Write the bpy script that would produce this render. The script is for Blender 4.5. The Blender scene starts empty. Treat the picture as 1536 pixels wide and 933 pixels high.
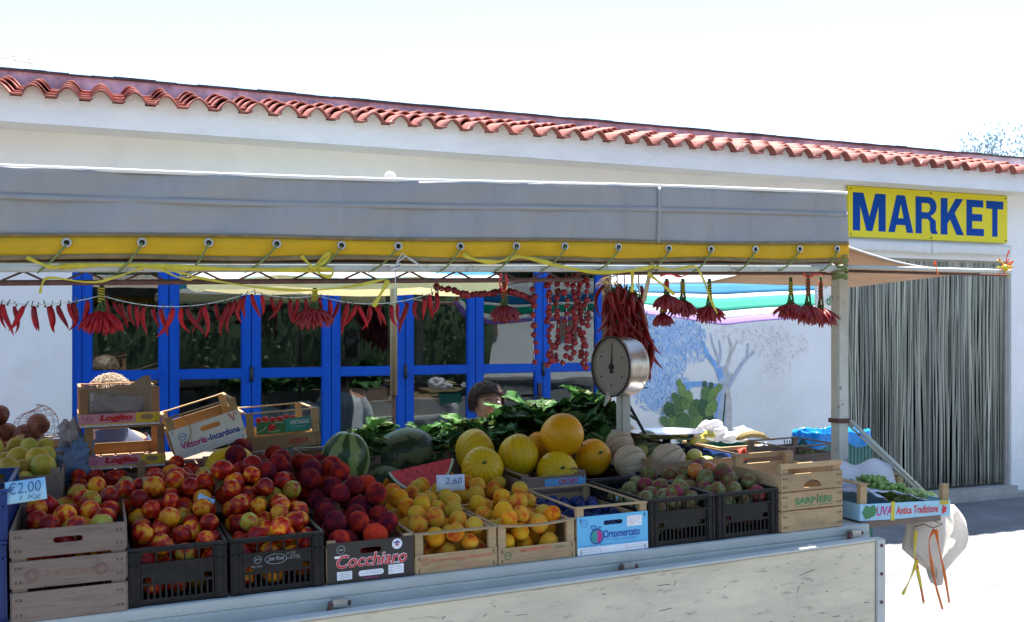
import bpy, bmesh, math, random
import numpy as np
from mathutils import Vector, Matrix, Euler, noise
R = math.radians
random.seed(7)
rng = np.random.default_rng(11)
scn = bpy.context.scene
col = scn.collection

# ------------------------------------------------------------------ camera, sky, sun
SA, CA, FP, HY = math.sin(R(22.5)), math.cos(R(22.5)), 1500.0, 487.0
cam_d = bpy.data.cameras.new('camera')
cam = bpy.data.objects.new('camera', cam_d)
col.objects.link(cam)
cam.location = (0, 0, 1.6)
cam.rotation_euler = (R(90), 0, R(-22.5))
cam_d.sensor_width = 36
cam_d.lens = FP / 1536 * 36
cam_d.shift_y = (HY - 466.5) / 1536
cam_d.clip_start = 0.05
cam_d.clip_end = 2000
scn.camera = cam

SUN = Vector((0.20, 0.278, 1.0)).normalized()
world = bpy.data.worlds.new('World')
scn.world = world
world.use_nodes = True
wn = world.node_tree.nodes
wl = world.node_tree.links
bg = wn['Background']
sky = wn.new('ShaderNodeTexSky')
sky.sky_type = 'NISHITA'
sky.sun_disc = False
sky.sun_elevation = math.asin(SUN.z)
sky.sun_rotation = math.atan2(SUN.x, SUN.y)
sky.air_density = 1.0
sky.dust_density = 0.5
sky.ozone_density = 2.0
wl.new(sky.outputs[0], bg.inputs[0])
bg.inputs[1].default_value = 0.10
sl = bpy.data.lights.new('sun', 'SUN')
sl.energy = 5.0
sl.angle = R(0.5)
sl.color = (1.0, 0.95, 0.87)
so = bpy.data.objects.new('sun', sl)
col.objects.link(so)
so.rotation_euler = (-SUN).to_track_quat('-Z', 'Y').to_euler()
so.location = (2, 5, 12)
scn.view_settings.view_transform = 'Standard'
scn.view_settings.look = 'None'
scn.view_settings.exposure = 1.95
scn.render.engine = 'CYCLES'
scn.cycles.max_bounces = 8
scn.cycles.diffuse_bounces = 4
scn.cycles.transparent_max_bounces = 16

# a picture ray turned into a point at a known distance in the place
def ray(px, py):
    r = (px - 768) / FP
    return Vector((SA + CA * r, CA - SA * r, (HY - py) / FP))
def atY(px, py, Y):
    d = ray(px, py)
    t = Y / d.y
    return Vector((d.x * t, Y, 1.6 + d.z * t))
def XatY(px, Y):
    return atY(px, HY, Y).x

# ------------------------------------------------------------------ materials
def nt(name):
    m = bpy.data.materials.new(name)
    m.use_nodes = True
    t = m.node_tree
    return m, t.nodes, t.links, t.nodes['Principled BSDF']

def mat(name, c, rough=0.6, var=0.12, scale=6, bump=0.0, bscale=60, metal=0.0, spec=0.5,
        dirt=None, dscale=5, damt=0.5, dlo=0.5, dhi=0.7, rnd=0.0, stretch=(1, 1, 1), coat=0, transl=None, trans=0.0, alpha=None, sheen=0):
    m, n, l, b = nt(name)
    tc = n.new('ShaderNodeTexCoord')
    mp = n.new('ShaderNodeMapping')
    mp.inputs['Scale'].default_value = stretch
    l.new(tc.outputs['Object'], mp.inputs[0])
    vec = mp.outputs[0]
    oi = n.new('ShaderNodeObjectInfo')
    if rnd:
        ad = n.new('ShaderNodeVectorMath'); ad.operation = 'ADD'
        cm = n.new('ShaderNodeMath'); cm.operation = 'MULTIPLY'; cm.inputs[1].default_value = 37
        l.new(oi.outputs['Random'], cm.inputs[0])
        l.new(vec, ad.inputs[0]); l.new(cm.outputs[0], ad.inputs[1])
        vec = ad.outputs[0]
    ns = n.new('ShaderNodeTexNoise')
    ns.inputs['Scale'].default_value = scale
    ns.inputs['Detail'].default_value = 6
    ns.inputs['Roughness'].default_value = 0.65
    l.new(vec, ns.inputs['Vector'])
    rp = n.new('ShaderNodeValToRGB')
    e = rp.color_ramp.elements
    e[0].position = 0.3; e[1].position = 0.7
    e[0].color = (*[x * (1 - var) for x in c], 1)
    e[1].color = (*[min(1, x * (1 + var)) for x in c], 1)
    l.new(ns.outputs[0], rp.inputs[0])
    out = rp.outputs[0]
    if dirt:
        n2 = n.new('ShaderNodeTexNoise')
        n2.inputs['Scale'].default_value = dscale
        n2.inputs['Detail'].default_value = 9
        n2.inputs['Roughness'].default_value = 0.7
        l.new(vec, n2.inputs['Vector'])
        r2 = n.new('ShaderNodeValToRGB')
        r2.color_ramp.elements[0].position = dlo
        r2.color_ramp.elements[1].position = dhi
        r2.color_ramp.elements[1].color = (damt, damt, damt, 1)
        l.new(n2.outputs[0], r2.inputs[0])
        mx = n.new('ShaderNodeMixRGB')
        mx.inputs[2].default_value = (*dirt, 1)
        l.new(r2.outputs[0], mx.inputs[0]); l.new(out, mx.inputs[1])
        out = mx.outputs[0]
    if rnd:
        hs = n.new('ShaderNodeHueSaturation')
        mr = n.new('ShaderNodeMapRange')
        mr.inputs[3].default_value = 1 - rnd; mr.inputs[4].default_value = 1 + rnd
        l.new(oi.outputs['Random'], mr.inputs[0])
        l.new(mr.outputs[0], hs.inputs['Value']); l.new(out, hs.inputs['Color'])
        out = hs.outputs[0]
    l.new(out, b.inputs['Base Color'])
    b.inputs['Roughness'].default_value = rough
    b.inputs['Metallic'].default_value = metal
    b.inputs['Specular IOR Level'].default_value = spec
    b.inputs['Coat Weight'].default_value = coat
    b.inputs['Sheen Weight'].default_value = sheen
    if trans:
        b.inputs['Transmission Weight'].default_value = trans
    if bump:
        nb = n.new('ShaderNodeTexNoise')
        nb.inputs['Scale'].default_value = bscale
        nb.inputs['Detail'].default_value = 8
        l.new(vec, nb.inputs['Vector'])
        bp = n.new('ShaderNodeBump')
        bp.inputs['Strength'].default_value = 0.6
        bp.inputs['Distance'].default_value = bump
        l.new(nb.outputs[0], bp.inputs['Height'])
        l.new(bp.outputs[0], b.inputs['Normal'])
    if transl:
        o = n['Material Output']
        tl = n.new('ShaderNodeBsdfTranslucent')
        l.new(out, tl.inputs[0])
        ms = n.new('ShaderNodeMixShader')
        ms.inputs[0].default_value = transl
        l.new(b.outputs[0], ms.inputs[1]); l.new(tl.outputs[0], ms.inputs[2])
        last = ms.outputs[0]
        if alpha:
            tp = n.new('ShaderNodeBsdfTransparent')
            m2 = n.new('ShaderNodeMixShader')
            m2.inputs[0].default_value = 1 - alpha
            l.new(last, m2.inputs[1]); l.new(tp.outputs[0], m2.inputs[2])
            last = m2.outputs[0]
        l.new(last, o.inputs[0])
    return m

def wood(name, c, dark=0.45, rough=0.75, stretch=(1.2, 14, 14)):
    m, n, l, b = nt(name)
    tc = n.new('ShaderNodeTexCoord'); mp = n.new('ShaderNodeMapping')
    oi = n.new('ShaderNodeObjectInfo')
    ad = n.new('ShaderNodeVectorMath'); ad.operation = 'ADD'
    ml = n.new('ShaderNodeMath'); ml.operation = 'MULTIPLY'; ml.inputs[1].default_value = 23
    mp.inputs['Scale'].default_value = stretch
    l.new(oi.outputs['Random'], ml.inputs[0])
    l.new(tc.outputs['Object'], ad.inputs[0]); l.new(ml.outputs[0], ad.inputs[1])
    l.new(ad.outputs[0], mp.inputs[0])
    ns = n.new('ShaderNodeTexNoise'); ns.inputs['Scale'].default_value = 7; ns.inputs['Detail'].default_value = 9
    ns.inputs['Roughness'].default_value = 0.7; ns.inputs['Distortion'].default_value = 0.6
    l.new(mp.outputs[0], ns.inputs['Vector'])
    rp = n.new('ShaderNodeValToRGB')
    e = rp.color_ramp.elements
    e[0].position = 0.25; e[1].position = 0.72
    e[0].color = (*[x * dark for x in c], 1); e[1].color = (*c, 1)
    k = e.new(0.47); k.color = (*[x * 0.85 for x in c], 1)
    l.new(ns.outputs[0], rp.inputs[0])
    n2 = n.new('ShaderNodeTexNoise'); n2.inputs['Scale'].default_value = 14; n2.inputs['Detail'].default_value = 4
    l.new(ad.outputs[0], n2.inputs['Vector'])
    r2 = n.new('ShaderNodeValToRGB'); r2.color_ramp.elements[0].position = 0.55; r2.color_ramp.elements[1].position = 0.8
    r2.color_ramp.elements[1].color = (0.4, 0.4, 0.4, 1)
    l.new(n2.outputs[0], r2.inputs[0])
    mx = n.new('ShaderNodeMixRGB'); mx.inputs[2].default_value = (*[x * 0.35 for x in c], 1)
    l.new(r2.outputs[0], mx.inputs[0]); l.new(rp.outputs[0], mx.inputs[1])
    hs = n.new('ShaderNodeHueSaturation'); mr = n.new('ShaderNodeMapRange')
    mr.inputs[3].default_value = 0.85; mr.inputs[4].default_value = 1.12
    l.new(oi.outputs['Random'], mr.inputs[0]); l.new(mr.outputs[0], hs.inputs['Value']); l.new(mx.outputs[0], hs.inputs['Color'])
    l.new(hs.outputs[0], b.inputs['Base Color'])
    b.inputs['Roughness'].default_value = rough
    b.inputs['Specular IOR Level'].default_value = 0.25
    bp = n.new('ShaderNodeBump'); bp.inputs['Strength'].default_value = 0.4; bp.inputs['Distance'].default_value = 0.002
    l.new(ns.outputs[0], bp.inputs['Height']); l.new(bp.outputs[0], b.inputs['Normal'])
    return m

def fruit(name, c1, c2, c3, p1=0.38, p2=0.62, scale=16, rough=0.38, spec=0.4, bloom=0.0, vr=0.18, shift=0.12, speck=0.0):
    """two skin colours blended over each fruit, different on every one"""
    m, n, l, b = nt(name)
    tc = n.new('ShaderNodeTexCoord'); oi = n.new('ShaderNodeObjectInfo')
    ml = n.new('ShaderNodeMath'); ml.operation = 'MULTIPLY'; ml.inputs[1].default_value = 91
    ad = n.new('ShaderNodeVectorMath'); ad.operation = 'ADD'
    l.new(oi.outputs['Random'], ml.inputs[0]); l.new(tc.outputs['Object'], ad.inputs[0]); l.new(ml.outputs[0], ad.inputs[1])
    ns = n.new('ShaderNodeTexNoise'); ns.inputs['Scale'].default_value = scale / 12; ns.inputs['Detail'].default_value = 4
    ns.inputs['Roughness'].default_value = 0.5
    l.new(ad.outputs[0], ns.inputs['Vector'])
    s1 = n.new('ShaderNodeMath'); s1.operation = 'MULTIPLY_ADD'; s1.inputs[1].default_value = shift * 2; s1.inputs[2].default_value = -shift
    fr = n.new('ShaderNodeMath'); fr.operation = 'FRACT'
    m7 = n.new('ShaderNodeMath'); m7.operation = 'MULTIPLY'; m7.inputs[1].default_value = 7.31
    l.new(oi.outputs['Random'], m7.inputs[0]); l.new(m7.outputs[0], fr.inputs[0]); l.new(fr.outputs[0], s1.inputs[0])
    s2 = n.new('ShaderNodeMath'); s2.operation = 'ADD'
    l.new(ns.outputs[0], s2.inputs[0]); l.new(s1.outputs[0], s2.inputs[1])
    rp = n.new('ShaderNodeValToRGB'); e = rp.color_ramp.elements
    e[0].position = p1; e[0].color = (*c1, 1); e[1].position = p2; e[1].color = (*c3, 1)
    k = e.new((p1 + p2) / 2); k.color = (*c2, 1)
    l.new(s2.outputs[0], rp.inputs[0])
    hs = n.new('ShaderNodeHueSaturation'); mr = n.new('ShaderNodeMapRange')
    mr.inputs[3].default_value = 1 - vr; mr.inputs[4].default_value = 1 + vr
    l.new(oi.outputs['Random'], mr.inputs[0]); l.new(mr.outputs[0], hs.inputs['Value']); l.new(rp.outputs[0], hs.inputs['Color'])
    out = hs.outputs[0]
    if speck:
        vo = n.new('ShaderNodeTexNoise'); vo.inputs['Scale'].default_value = 14; vo.inputs['Detail'].default_value = 2
        l.new(ad.outputs[0], vo.inputs['Vector'])
        r3 = n.new('ShaderNodeValToRGB'); r3.color_ramp.elements[0].position = 0.6; r3.color_ramp.elements[1].position = 0.72
        r3.color_ramp.elements[1].color = (speck, speck, speck, 1)
        l.new(vo.outputs[0], r3.inputs[0])
        mx = n.new('ShaderNodeMixRGB'); mx.inputs[2].default_value = (0.6, 0.5, 0.3, 1)
        l.new(r3.outputs[0], mx.inputs[0]); l.new(out, mx.inputs[1]); out = mx.outputs[0]
    l.new(out, b.inputs['Base Color'])
    b.inputs['Roughness'].default_value = rough
    b.inputs['Specular IOR Level'].default_value = spec
    b.inputs['Sheen Weight'].default_value = bloom
    b.inputs['Sheen Roughness'].default_value = 0.5
    b.inputs['Subsurface Weight'].default_value = 0.0
    nb = n.new('ShaderNodeTexNoise'); nb.inputs['Scale'].default_value = 5; nb.inputs['Detail'].default_value = 3
    l.new(ad.outputs[0], nb.inputs['Vector'])
    bp = n.new('ShaderNodeBump'); bp.inputs['Strength'].default_value = 0.3; bp.inputs['Distance'].default_value = 0.0015
    l.new(nb.outputs[0], bp.inputs['Height']); l.new(bp.outputs[0], b.inputs['Normal'])
    return m

M = {}
M['plaster'] = mat('white_plaster', (0.80, 0.795, 0.78), 0.9, 0.05, 1.5, 0.006, 28, dirt=(0.5, 0.47, 0.40), dscale=1.6, damt=0.4, dlo=0.52, dhi=0.8)
M['fascia'] = mat('fascia_paint', (0.76, 0.76, 0.76), 0.85, 0.05, 3, 0.003, 40, dirt=(0.42, 0.4, 0.36), dscale=2.2, damt=0.4, dlo=0.55, dhi=0.8, stretch=(1, 1, 3))
M['soffit'] = mat('soffit_paint', (0.78, 0.76, 0.70), 0.9, 0.05, 2, 0.003, 30)
M['tile'] = mat('terracotta', (0.30, 0.085, 0.062), 0.75, 0.25, 9, 0.002, 80, rnd=0.22, dirt=(0.55, 0.38, 0.3), dscale=11, damt=0.4, dlo=0.55, dhi=0.75)
M['parapet'] = mat('faded_pink_render', (0.52, 0.40, 0.47), 0.95, 0.45, 3, 0.006, 20, dirt=(0.17, 0.12, 0.15), dscale=3.4, damt=0.85, dlo=0.44, dhi=0.66)
M['parapet_cap'] = mat('sooty_cap', (0.07, 0.06, 0.065), 0.95, 0.4, 6, 0.004, 30)
M['bluepaint'] = mat('blue_gloss_paint', (0.001, 0.075, 0.46), 0.5, 0.07, 3, 0.0006, 50, spec=0.2, dirt=(0.002, 0.03, 0.25), dscale=7, damt=0.35)
M['dark'] = mat('black_iron', (0.015, 0.015, 0.018), 0.45, 0.2, 20)
M['asphalt'] = mat('dusty_asphalt', (0.175, 0.175, 0.178), 0.95, 0.26, 2.5, 0.012, 110, dirt=(0.14, 0.13, 0.12), dscale=38, damt=0.55, dlo=0.55, dhi=0.7)
M['concrete'] = mat('concrete', (0.38, 0.36, 0.32), 0.9, 0.15, 7, 0.003, 70)
M['canvas_grey'] = mat('grey_canvas', (0.46, 0.44, 0.42), 0.85, 0.07, 1.3, 0.004, 14, spec=0.2, transl=0.22, dirt=(0.36, 0.34, 0.32), dscale=2.5, damt=0.6, dlo=0.48, dhi=0.8, stretch=(5, 1, 1))
M['canvas_seam'] = mat('grey_canvas_doubled', (0.34, 0.325, 0.31), 0.75, 0.12, 5, 0.0008, 300, stretch=(1, 1, 1))
M['canvas_yellow'] = mat('yellow_canvas', (0.80, 0.44, 0.002), 0.7, 0.08, 5, 0.0008, 300, transl=0.15, dirt=(0.4, 0.26, 0.05), dscale=8, damt=0.5, dlo=0.55, dhi=0.8, stretch=(1, 1, 3))
M['canvas_brown'] = mat('worn_canvas_edge', (0.25, 0.17, 0.07), 0.85, 0.3, 20, 0.001, 300)
M['canvas_tan'] = mat('tan_canvas', (0.46, 0.34, 0.24), 0.8, 0.12, 4, 0.006, 18, transl=0.30)
M['canvas_roof'] = mat('roof_canvas', (0.42, 0.34, 0.26), 0.8, 0.10, 4, 0.003, 30, transl=0.10)
M['canvas_white'] = mat('white_canvas', (0.8, 0.8, 0.78), 0.8, 0.05, 4, transl=0.2)
M['pipe'] = mat('flaking_grey_paint', (0.50, 0.52, 0.47), 0.55, 0.12, 9, 0.001, 90, dirt=(0.14, 0.06, 0.035), dscale=16, damt=0.9, dlo=0.6, dhi=0.66)
M['rust'] = mat('rusty_steel', (0.12, 0.055, 0.04), 0.8, 0.4, 24, 0.001, 120)
M['steel_paint'] = mat('grey_white_steel', (0.52, 0.54, 0.50), 0.5, 0.1, 4, 0.0006, 60, dirt=(0.12, 0.09, 0.07), dscale=26, damt=0.8, dlo=0.68, dhi=0.72)
M['panel'] = mat('scratched_cream_panel', (0.70, 0.62, 0.46), 0.6, 0.16, 2.5, 0.0012, 60, dirt=(0.20, 0.16, 0.12), dscale=9, damt=0.8, dlo=0.56, dhi=0.72, stretch=(1, 1, 4))
M['scratch'] = mat('grey_scratch', (0.15, 0.14, 0.13), 0.6)
M['metal'] = mat('dull_steel', (0.5, 0.5, 0.48), 0.35, 0.15, 14, metal=0.9)
M['brass'] = mat('eyelet_metal', (0.55, 0.53, 0.5), 0.35, 0.1, 14, metal=0.8)
M['wood_old'] = wood('weathered_wood', (0.26, 0.19, 0.15))
M['wood_new'] = wood('pale_wood', (0.50, 0.345, 0.185), 0.6)
M['wood_red'] = wood('reddish_wood', (0.42, 0.24, 0.13), 0.6)
M['wood_pole'] = wood('pole_wood', (0.36, 0.27, 0.19), 0.6, stretch=(14, 14, 1.2))
M['wood_dark'] = wood('dark_wood', (0.16, 0.085, 0.055), 0.5, stretch=(14, 14, 1.2))
M['black_plastic'] = mat('charcoal_plastic', (0.009, 0.009, 0.0095), 0.5, 0.12, 14, 0.0004, 120, spec=0.3, dirt=(0.06, 0.05, 0.045), dscale=30, damt=0.35)
M['navy_plastic'] = mat('navy_plastic', (0.010, 0.013, 0.035), 0.4, 0.15, 14)
M['blue_plastic'] = mat('blue_plastic', (0.008, 0.035, 0.17), 0.42, 0.15, 14)
M['green_plastic'] = mat('green_plastic', (0.02, 0.13, 0.115), 0.42, 0.15, 14)
M['black_card'] = mat('black_carton', (0.03, 0.027, 0.024), 0.5, 0.1, 8)
M['blue_card'] = mat('sky_blue_carton', (0.13, 0.50, 0.80), 0.45, 0.05, 6)
M['pale_blue_card'] = mat('pale_blue_carton', (0.33, 0.58, 0.72), 0.5, 0.05, 6)
M['white_card'] = mat('white_carton', (0.72, 0.74, 0.78), 0.5, 0.05, 6)
M['cream_card'] = mat('cream_carton', (0.74, 0.74, 0.70), 0.5, 0.05, 6)
M['pink_card'] = mat('pink_carton', (0.68, 0.30, 0.40), 0.5, 0.05, 6)
M['brown_card'] = mat('brown_cardboard', (0.30, 0.19, 0.10), 0.85, 0.12, 5, 0.001, 60)
M['grey_card'] = mat('grey_cardboard', (0.34, 0.29, 0.24), 0.85, 0.12, 5)
M['p_red'] = mat('red_print', (0.62, 0.02, 0.03), 0.5)
M['p_pale_red'] = mat('pale_red_print', (0.62, 0.16, 0.10), 0.6)
M['p_faded'] = mat('faded_red_stamp', (0.27, 0.12, 0.09), 0.7)
M['p_blue'] = mat('blue_print', (0.02, 0.06, 0.35), 0.5)
M['p_sky'] = mat('sky_print', (0.12, 0.35, 0.62), 0.5)
M['p_green'] = mat('green_print', (0.05, 0.22, 0.08), 0.6)
M['p_teal'] = mat('teal_print', (0.03, 0.32, 0.30), 0.5)
M['p_white'] = mat('white_print', (0.82, 0.84, 0.88), 0.5)
M['p_grey'] = mat('grey_print', (0.30, 0.32, 0.33), 0.5)
M['p_black'] = mat('black_print', (0.02, 0.02, 0.03), 0.5)
M['p_yellow'] = mat('yellow_print', (0.75, 0.55, 0.03), 0.5)
M['p_magenta'] = mat('magenta_print', (0.5, 0.03, 0.25), 0.5)
M['staple'] = mat('rusty_staple', (0.08, 0.04, 0.03), 0.7)
M['sign_yellow'] = mat('sign_yellow', (0.70, 0.60, 0.0), 0.6, 0.04, 2, dirt=(0.6, 0.55, 0.08), dscale=3, damt=0.4)
M['sign_blue'] = mat('sign_blue', (0.001, 0.055, 0.30), 0.6, 0.04, 4, spec=0.1)
M['card_pen'] = mat('price_card_white', (0.62, 0.70, 0.80), 0.7, 0.04, 9)
M['card_blue'] = mat('price_card_blue', (0.34, 0.60, 0.78), 0.7, 0.04, 9)
M['pen'] = mat('marker_ink', (0.03, 0.10, 0.22), 0.6)
M['red_card'] = mat('red_card', (0.65, 0.05, 0.02), 0.6)
M['raffia_y'] = mat('yellow_ribbon', (0.80, 0.66, 0.06), 0.45, 0.15, 20, transl=0.3)
M['raffia_o'] = mat('orange_ribbon', (0.85, 0.22, 0.03), 0.45, 0.15, 20, transl=0.4)
M['raffia_r'] = mat('red_ribbon', (0.75, 0.06, 0.04), 0.45, 0.15, 20, transl=0.3)
M['cord_green'] = mat('olive_cord', (0.20, 0.23, 0.06), 0.8, 0.2, 60)
M['string'] = mat('white_string', (0.7, 0.7, 0.68), 0.8)
M['chilli'] = mat('chilli_skin', (0.30, 0.004, 0.008), 0.4, 0.4, 40, rnd=0.35, spec=0.3)
M['chilli_dark'] = mat('dried_chilli_skin', (0.22, 0.004, 0.006), 0.45, 0.35, 40, 0.0012, 150, rnd=0.25)
M['stem'] = mat('green_stem', (0.07, 0.12, 0.03), 0.7, 0.3, 40)
M['leaf'] = mat('chard_leaf', (0.035, 0.105, 0.022), 0.62, 0.5, 14, 0.003, 70, spec=0.2, rnd=0.35, transl=0.18)
M['leaf2'] = mat('pale_leaf', (0.13, 0.20, 0.06), 0.5, 0.35, 14, 0.003, 60, rnd=0.25, transl=0.2)
M['rib'] = mat('leaf_rib', (0.42, 0.48, 0.28), 0.5, 0.1)
M['bag_blue'] = mat('blue_bag_film', (0.30, 0.48, 0.78), 0.25, 0.2, 20, 0.006, 30, transl=0.5)
M['bag_cyan'] = mat('cyan_bag_film', (0.01, 0.30, 0.80), 0.3, 0.1, 10, transl=0.3)
M['bag_white'] = mat('white_bag_film', (0.80, 0.80, 0.84), 0.25, 0.05, 12, 0.003, 40, transl=0.45)
M['bag_cream'] = mat('cream_bag_film', (0.88, 0.85, 0.80), 0.3, 0.05, 12, 0.008, 22, transl=0.55, alpha=0.82)
M['bag_grey'] = mat('smoky_bag_film', (0.5, 0.47, 0.50), 0.3, 0.2, 12, 0.003, 40, transl=0.35)
M['onion'] = fruit('onion_skin', (0.16, 0.05, 0.03), (0.28, 0.11, 0.05), (0.22, 0.06, 0.05), rough=0.5)
M['net'] = mat('orange_net', (0.45, 0.16, 0.12), 0.6)
M['nectarine'] = fruit('nectarine_skin', (0.22, 0.004, 0.006), (0.54, 0.022, 0.005), (0.70, 0.30, 0.012), 0.38, 0.66, 15, 0.36, 0.25, speck=0.06, shift=0.13, vr=0.25)
M['gnectarine'] = fruit('green_nectarine_skin', (0.34, 0.02, 0.01), (0.42, 0.24, 0.02), (0.36, 0.36, 0.05), 0.30, 0.58, 15, 0.36, 0.25, speck=0.06, shift=0.08)
M['peach'] = fruit('red_peach_skin', (0.07, 0.006, 0.017), (0.20, 0.010, 0.013), (0.44, 0.028, 0.008), 0.34, 0.66, 12, 0.7, 0.1, bloom=0.02, vr=0.25, shift=0.14)
M['ypeach'] = fruit('yellow_peach_skin', (0.52, 0.075, 0.015), (0.70, 0.26, 0.013), (0.54, 0.33, 0.03), 0.30, 0.56, 13, 0.65, 0.15, bloom=0.03, shift=0.10)
M['opeach'] = fruit('orange_peach_skin', (0.64, 0.095, 0.006), (0.78, 0.29, 0.005), (0.72, 0.40, 0.018), 0.28, 0.6, 13, 0.6, 0.15, bloom=0.02, shift=0.10)
M['plum'] = fruit('blue_plum_skin', (0.006, 0.012, 0.06), (0.012, 0.028, 0.12), (0.03, 0.06, 0.2), 0.4, 0.7, 30, 0.55, 0.2, bloom=0.06)
M['gplum'] = fruit('mottled_plum_skin', (0.20, 0.025, 0.04), (0.14, 0.13, 0.02), (0.22, 0.23, 0.10), 0.36, 0.66, 16, 0.55, 0.2, bloom=0.05, shift=0.14)
M['tomato'] = fruit('orange_fruit_skin', (0.48, 0.10, 0.02), (0.5, 0.15, 0.025), (0.42, 0.2, 0.04), rough=0.35)
M['lemon'] = fruit('yellow_fruit_skin', (0.45, 0.30, 0.03), (0.48, 0.40, 0.05), (0.30, 0.34, 0.06), 0.4, 0.66, 12, 0.45, 0.3, speck=0.1)
M['pear'] = fruit('yellow_green_skin', (0.5, 0.42, 0.12), (0.45, 0.45, 0.14), (0.28, 0.32, 0.08), 0.4, 0.66, 12, 0.45, 0.3)
M['grape'] = mat('sunlit_tint_grape_skin', (0.50, 0.62, 0.22), 0.3, 0.2, 40, transl=0.35, rnd=0.2)  # paler copy of the grape skin, sunlight put into the colour
M['grape_shade_tint'] = mat('shade_tint_grape_skin', (0.26, 0.42, 0.09), 0.3, 0.25, 40, transl=0.25, rnd=0.25)  # darker copy of the same skin, shade put into the colour
M['banana'] = mat('banana_peel', (0.55, 0.45, 0.06), 0.5, 0.2, 16, dirt=(0.10, 0.07, 0.02), dscale=30, damt=0.6, dlo=0.6, dhi=0.7)
M['banana_old'] = mat('brown_banana_peel', (0.33, 0.25, 0.10), 0.5, 0.2, 16, dirt=(0.06, 0.04, 0.02), dscale=20, damt=0.8, dlo=0.5, dhi=0.7)
M['wm_flesh'] = mat('watermelon_flesh', (0.72, 0.045, 0.05), 0.35, 0.2, 30, 0.002, 120)
M['wm_white'] = mat('watermelon_pith', (0.60, 0.66, 0.48), 0.5)
M['hair_brown'] = mat('brown_hair', (0.055, 0.022, 0.016), 0.5, 0.4, 50)
M['hair_pale'] = mat('pale_hair', (0.36, 0.26, 0.17), 0.55, 0.35, 50)
M['skin'] = mat('skin', (0.46, 0.24, 0.16), 0.5, 0.08, 20)
M['shirt_w'] = mat('white_shirt', (0.55, 0.56, 0.58), 0.8)
M['shirt_b'] = mat('dark_shirt', (0.06, 0.07, 0.12), 0.8)
M['chair'] = mat('white_moulded_plastic', (0.70, 0.72, 0.74), 0.4, 0.04)
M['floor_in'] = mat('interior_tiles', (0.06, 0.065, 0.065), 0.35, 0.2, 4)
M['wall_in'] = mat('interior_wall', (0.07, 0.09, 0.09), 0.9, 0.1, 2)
M['scale_face'] = mat('enamel_dial', (0.25, 0.225, 0.20), 0.4, 0.08, 6, dirt=(0.2, 0.15, 0.1), dscale=12, damt=0.4)
M['scale_body'] = mat('old_chrome', (0.40, 0.36, 0.31), 0.34, 0.3, 10, metal=0.85, dirt=(0.18, 0.11, 0.07), dscale=9, damt=0.8, dlo=0.5, dhi=0.7)
M['pan'] = mat('polished_pan', (0.66, 0.66, 0.68), 0.22, 0.1, 8, metal=1.0)
M['bark'] = mat('bark', (0.16, 0.13, 0.11), 0.9, 0.3, 10, 0.01, 30)
M['tree_leaf'] = mat('tree_foliage', (0.07, 0.11, 0.045), 0.6, 0.4, 3, transl=0.25, rnd=0.2)
M['tree_leaf_haze'] = mat('haze_tinted_foliage', (0.22, 0.28, 0.31), 0.6, 0.4, 3, transl=0.25)  # distance haze put into the pale bluish leaf colour
M['hole_shade'] = mat('painted_hole_shade', (0.02, 0.018, 0.016), 0.9)  # near black colour painting the darkness inside holes
M['rubber'] = mat('tyre_rubber', (0.02, 0.02, 0.02), 0.8)
for k, (c) in {'mu_blue': (0.22, 0.42, 0.74), 'mu_pale': (0.42, 0.57, 0.78), 'mu_tan': (0.68, 0.62, 0.58), 'mu_trunk': (0.46, 0.50, 0.60),
               'mu_trunk2': (0.56, 0.52, 0.50), 'mu_g1': (0.11, 0.20, 0.08), 'mu_g2': (0.20, 0.30, 0.09), 'mu_g3': (0.06, 0.12, 0.06), 'mu_sky': (0.42, 0.58, 0.82)}.items():
    M[k] = mat('mural_' + k[3:], c, 0.9, 0.2, 14)

def glass_mat():
    m, n, l, b = nt('window_glass')
    o = n['Material Output']
    n.remove(b)
    g = n.new('ShaderNodeBsdfGlossy'); g.inputs['Roughness'].default_value = 0.015; g.inputs['Color'].default_value = (0.85, 0.92, 1, 1)
    t = n.new('ShaderNodeBsdfTransparent'); t.inputs['Color'].default_value = (0.80, 0.86, 0.86, 1)
    f = n.new('ShaderNodeFresnel'); f.inputs['IOR'].default_value = 1.7
    mx = n.new('ShaderNodeMixShader')
    l.new(f.outputs[0], mx.inputs[0]); l.new(t.outputs[0], mx.inputs[1]); l.new(g.outputs[0], mx.inputs[2])
    l.new(mx.outputs[0], o.inputs[0])
    tc = n.new('ShaderNodeTexCoord'); ns = n.new('ShaderNodeTexNoise'); ns.inputs['Scale'].default_value = 1.7
    l.new(tc.outputs['Object'], ns.inputs['Vector'])
    bp = n.new('ShaderNodeBump'); bp.inputs['Distance'].default_value = 0.004; bp.inputs['Strength'].default_value = 0.5
    l.new(ns.outputs[0], bp.inputs['Height']); l.new(bp.outputs[0], g.inputs['Normal'])
    return m
M['glass'] = glass_mat()

def clear_film():
    m, n, l, b = nt('clear_film')
    o = n['Material Output']
    t = n.new('ShaderNodeBsdfTransparent'); t.inputs['Color'].default_value = (0.93, 0.95, 1, 1)
    b.inputs['Base Color'].default_value = (0.75, 0.78, 0.86, 1); b.inputs['Roughness'].default_value = 0.15
    mx = n.new('ShaderNodeMixShader'); mx.inputs[0].default_value = 0.55
    l.new(t.outputs[0], mx.inputs[1]); l.new(b.outputs[0], mx.inputs[2]); l.new(mx.outputs[0], o.inputs[0])
    return m
M['film'] = clear_film()

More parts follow.
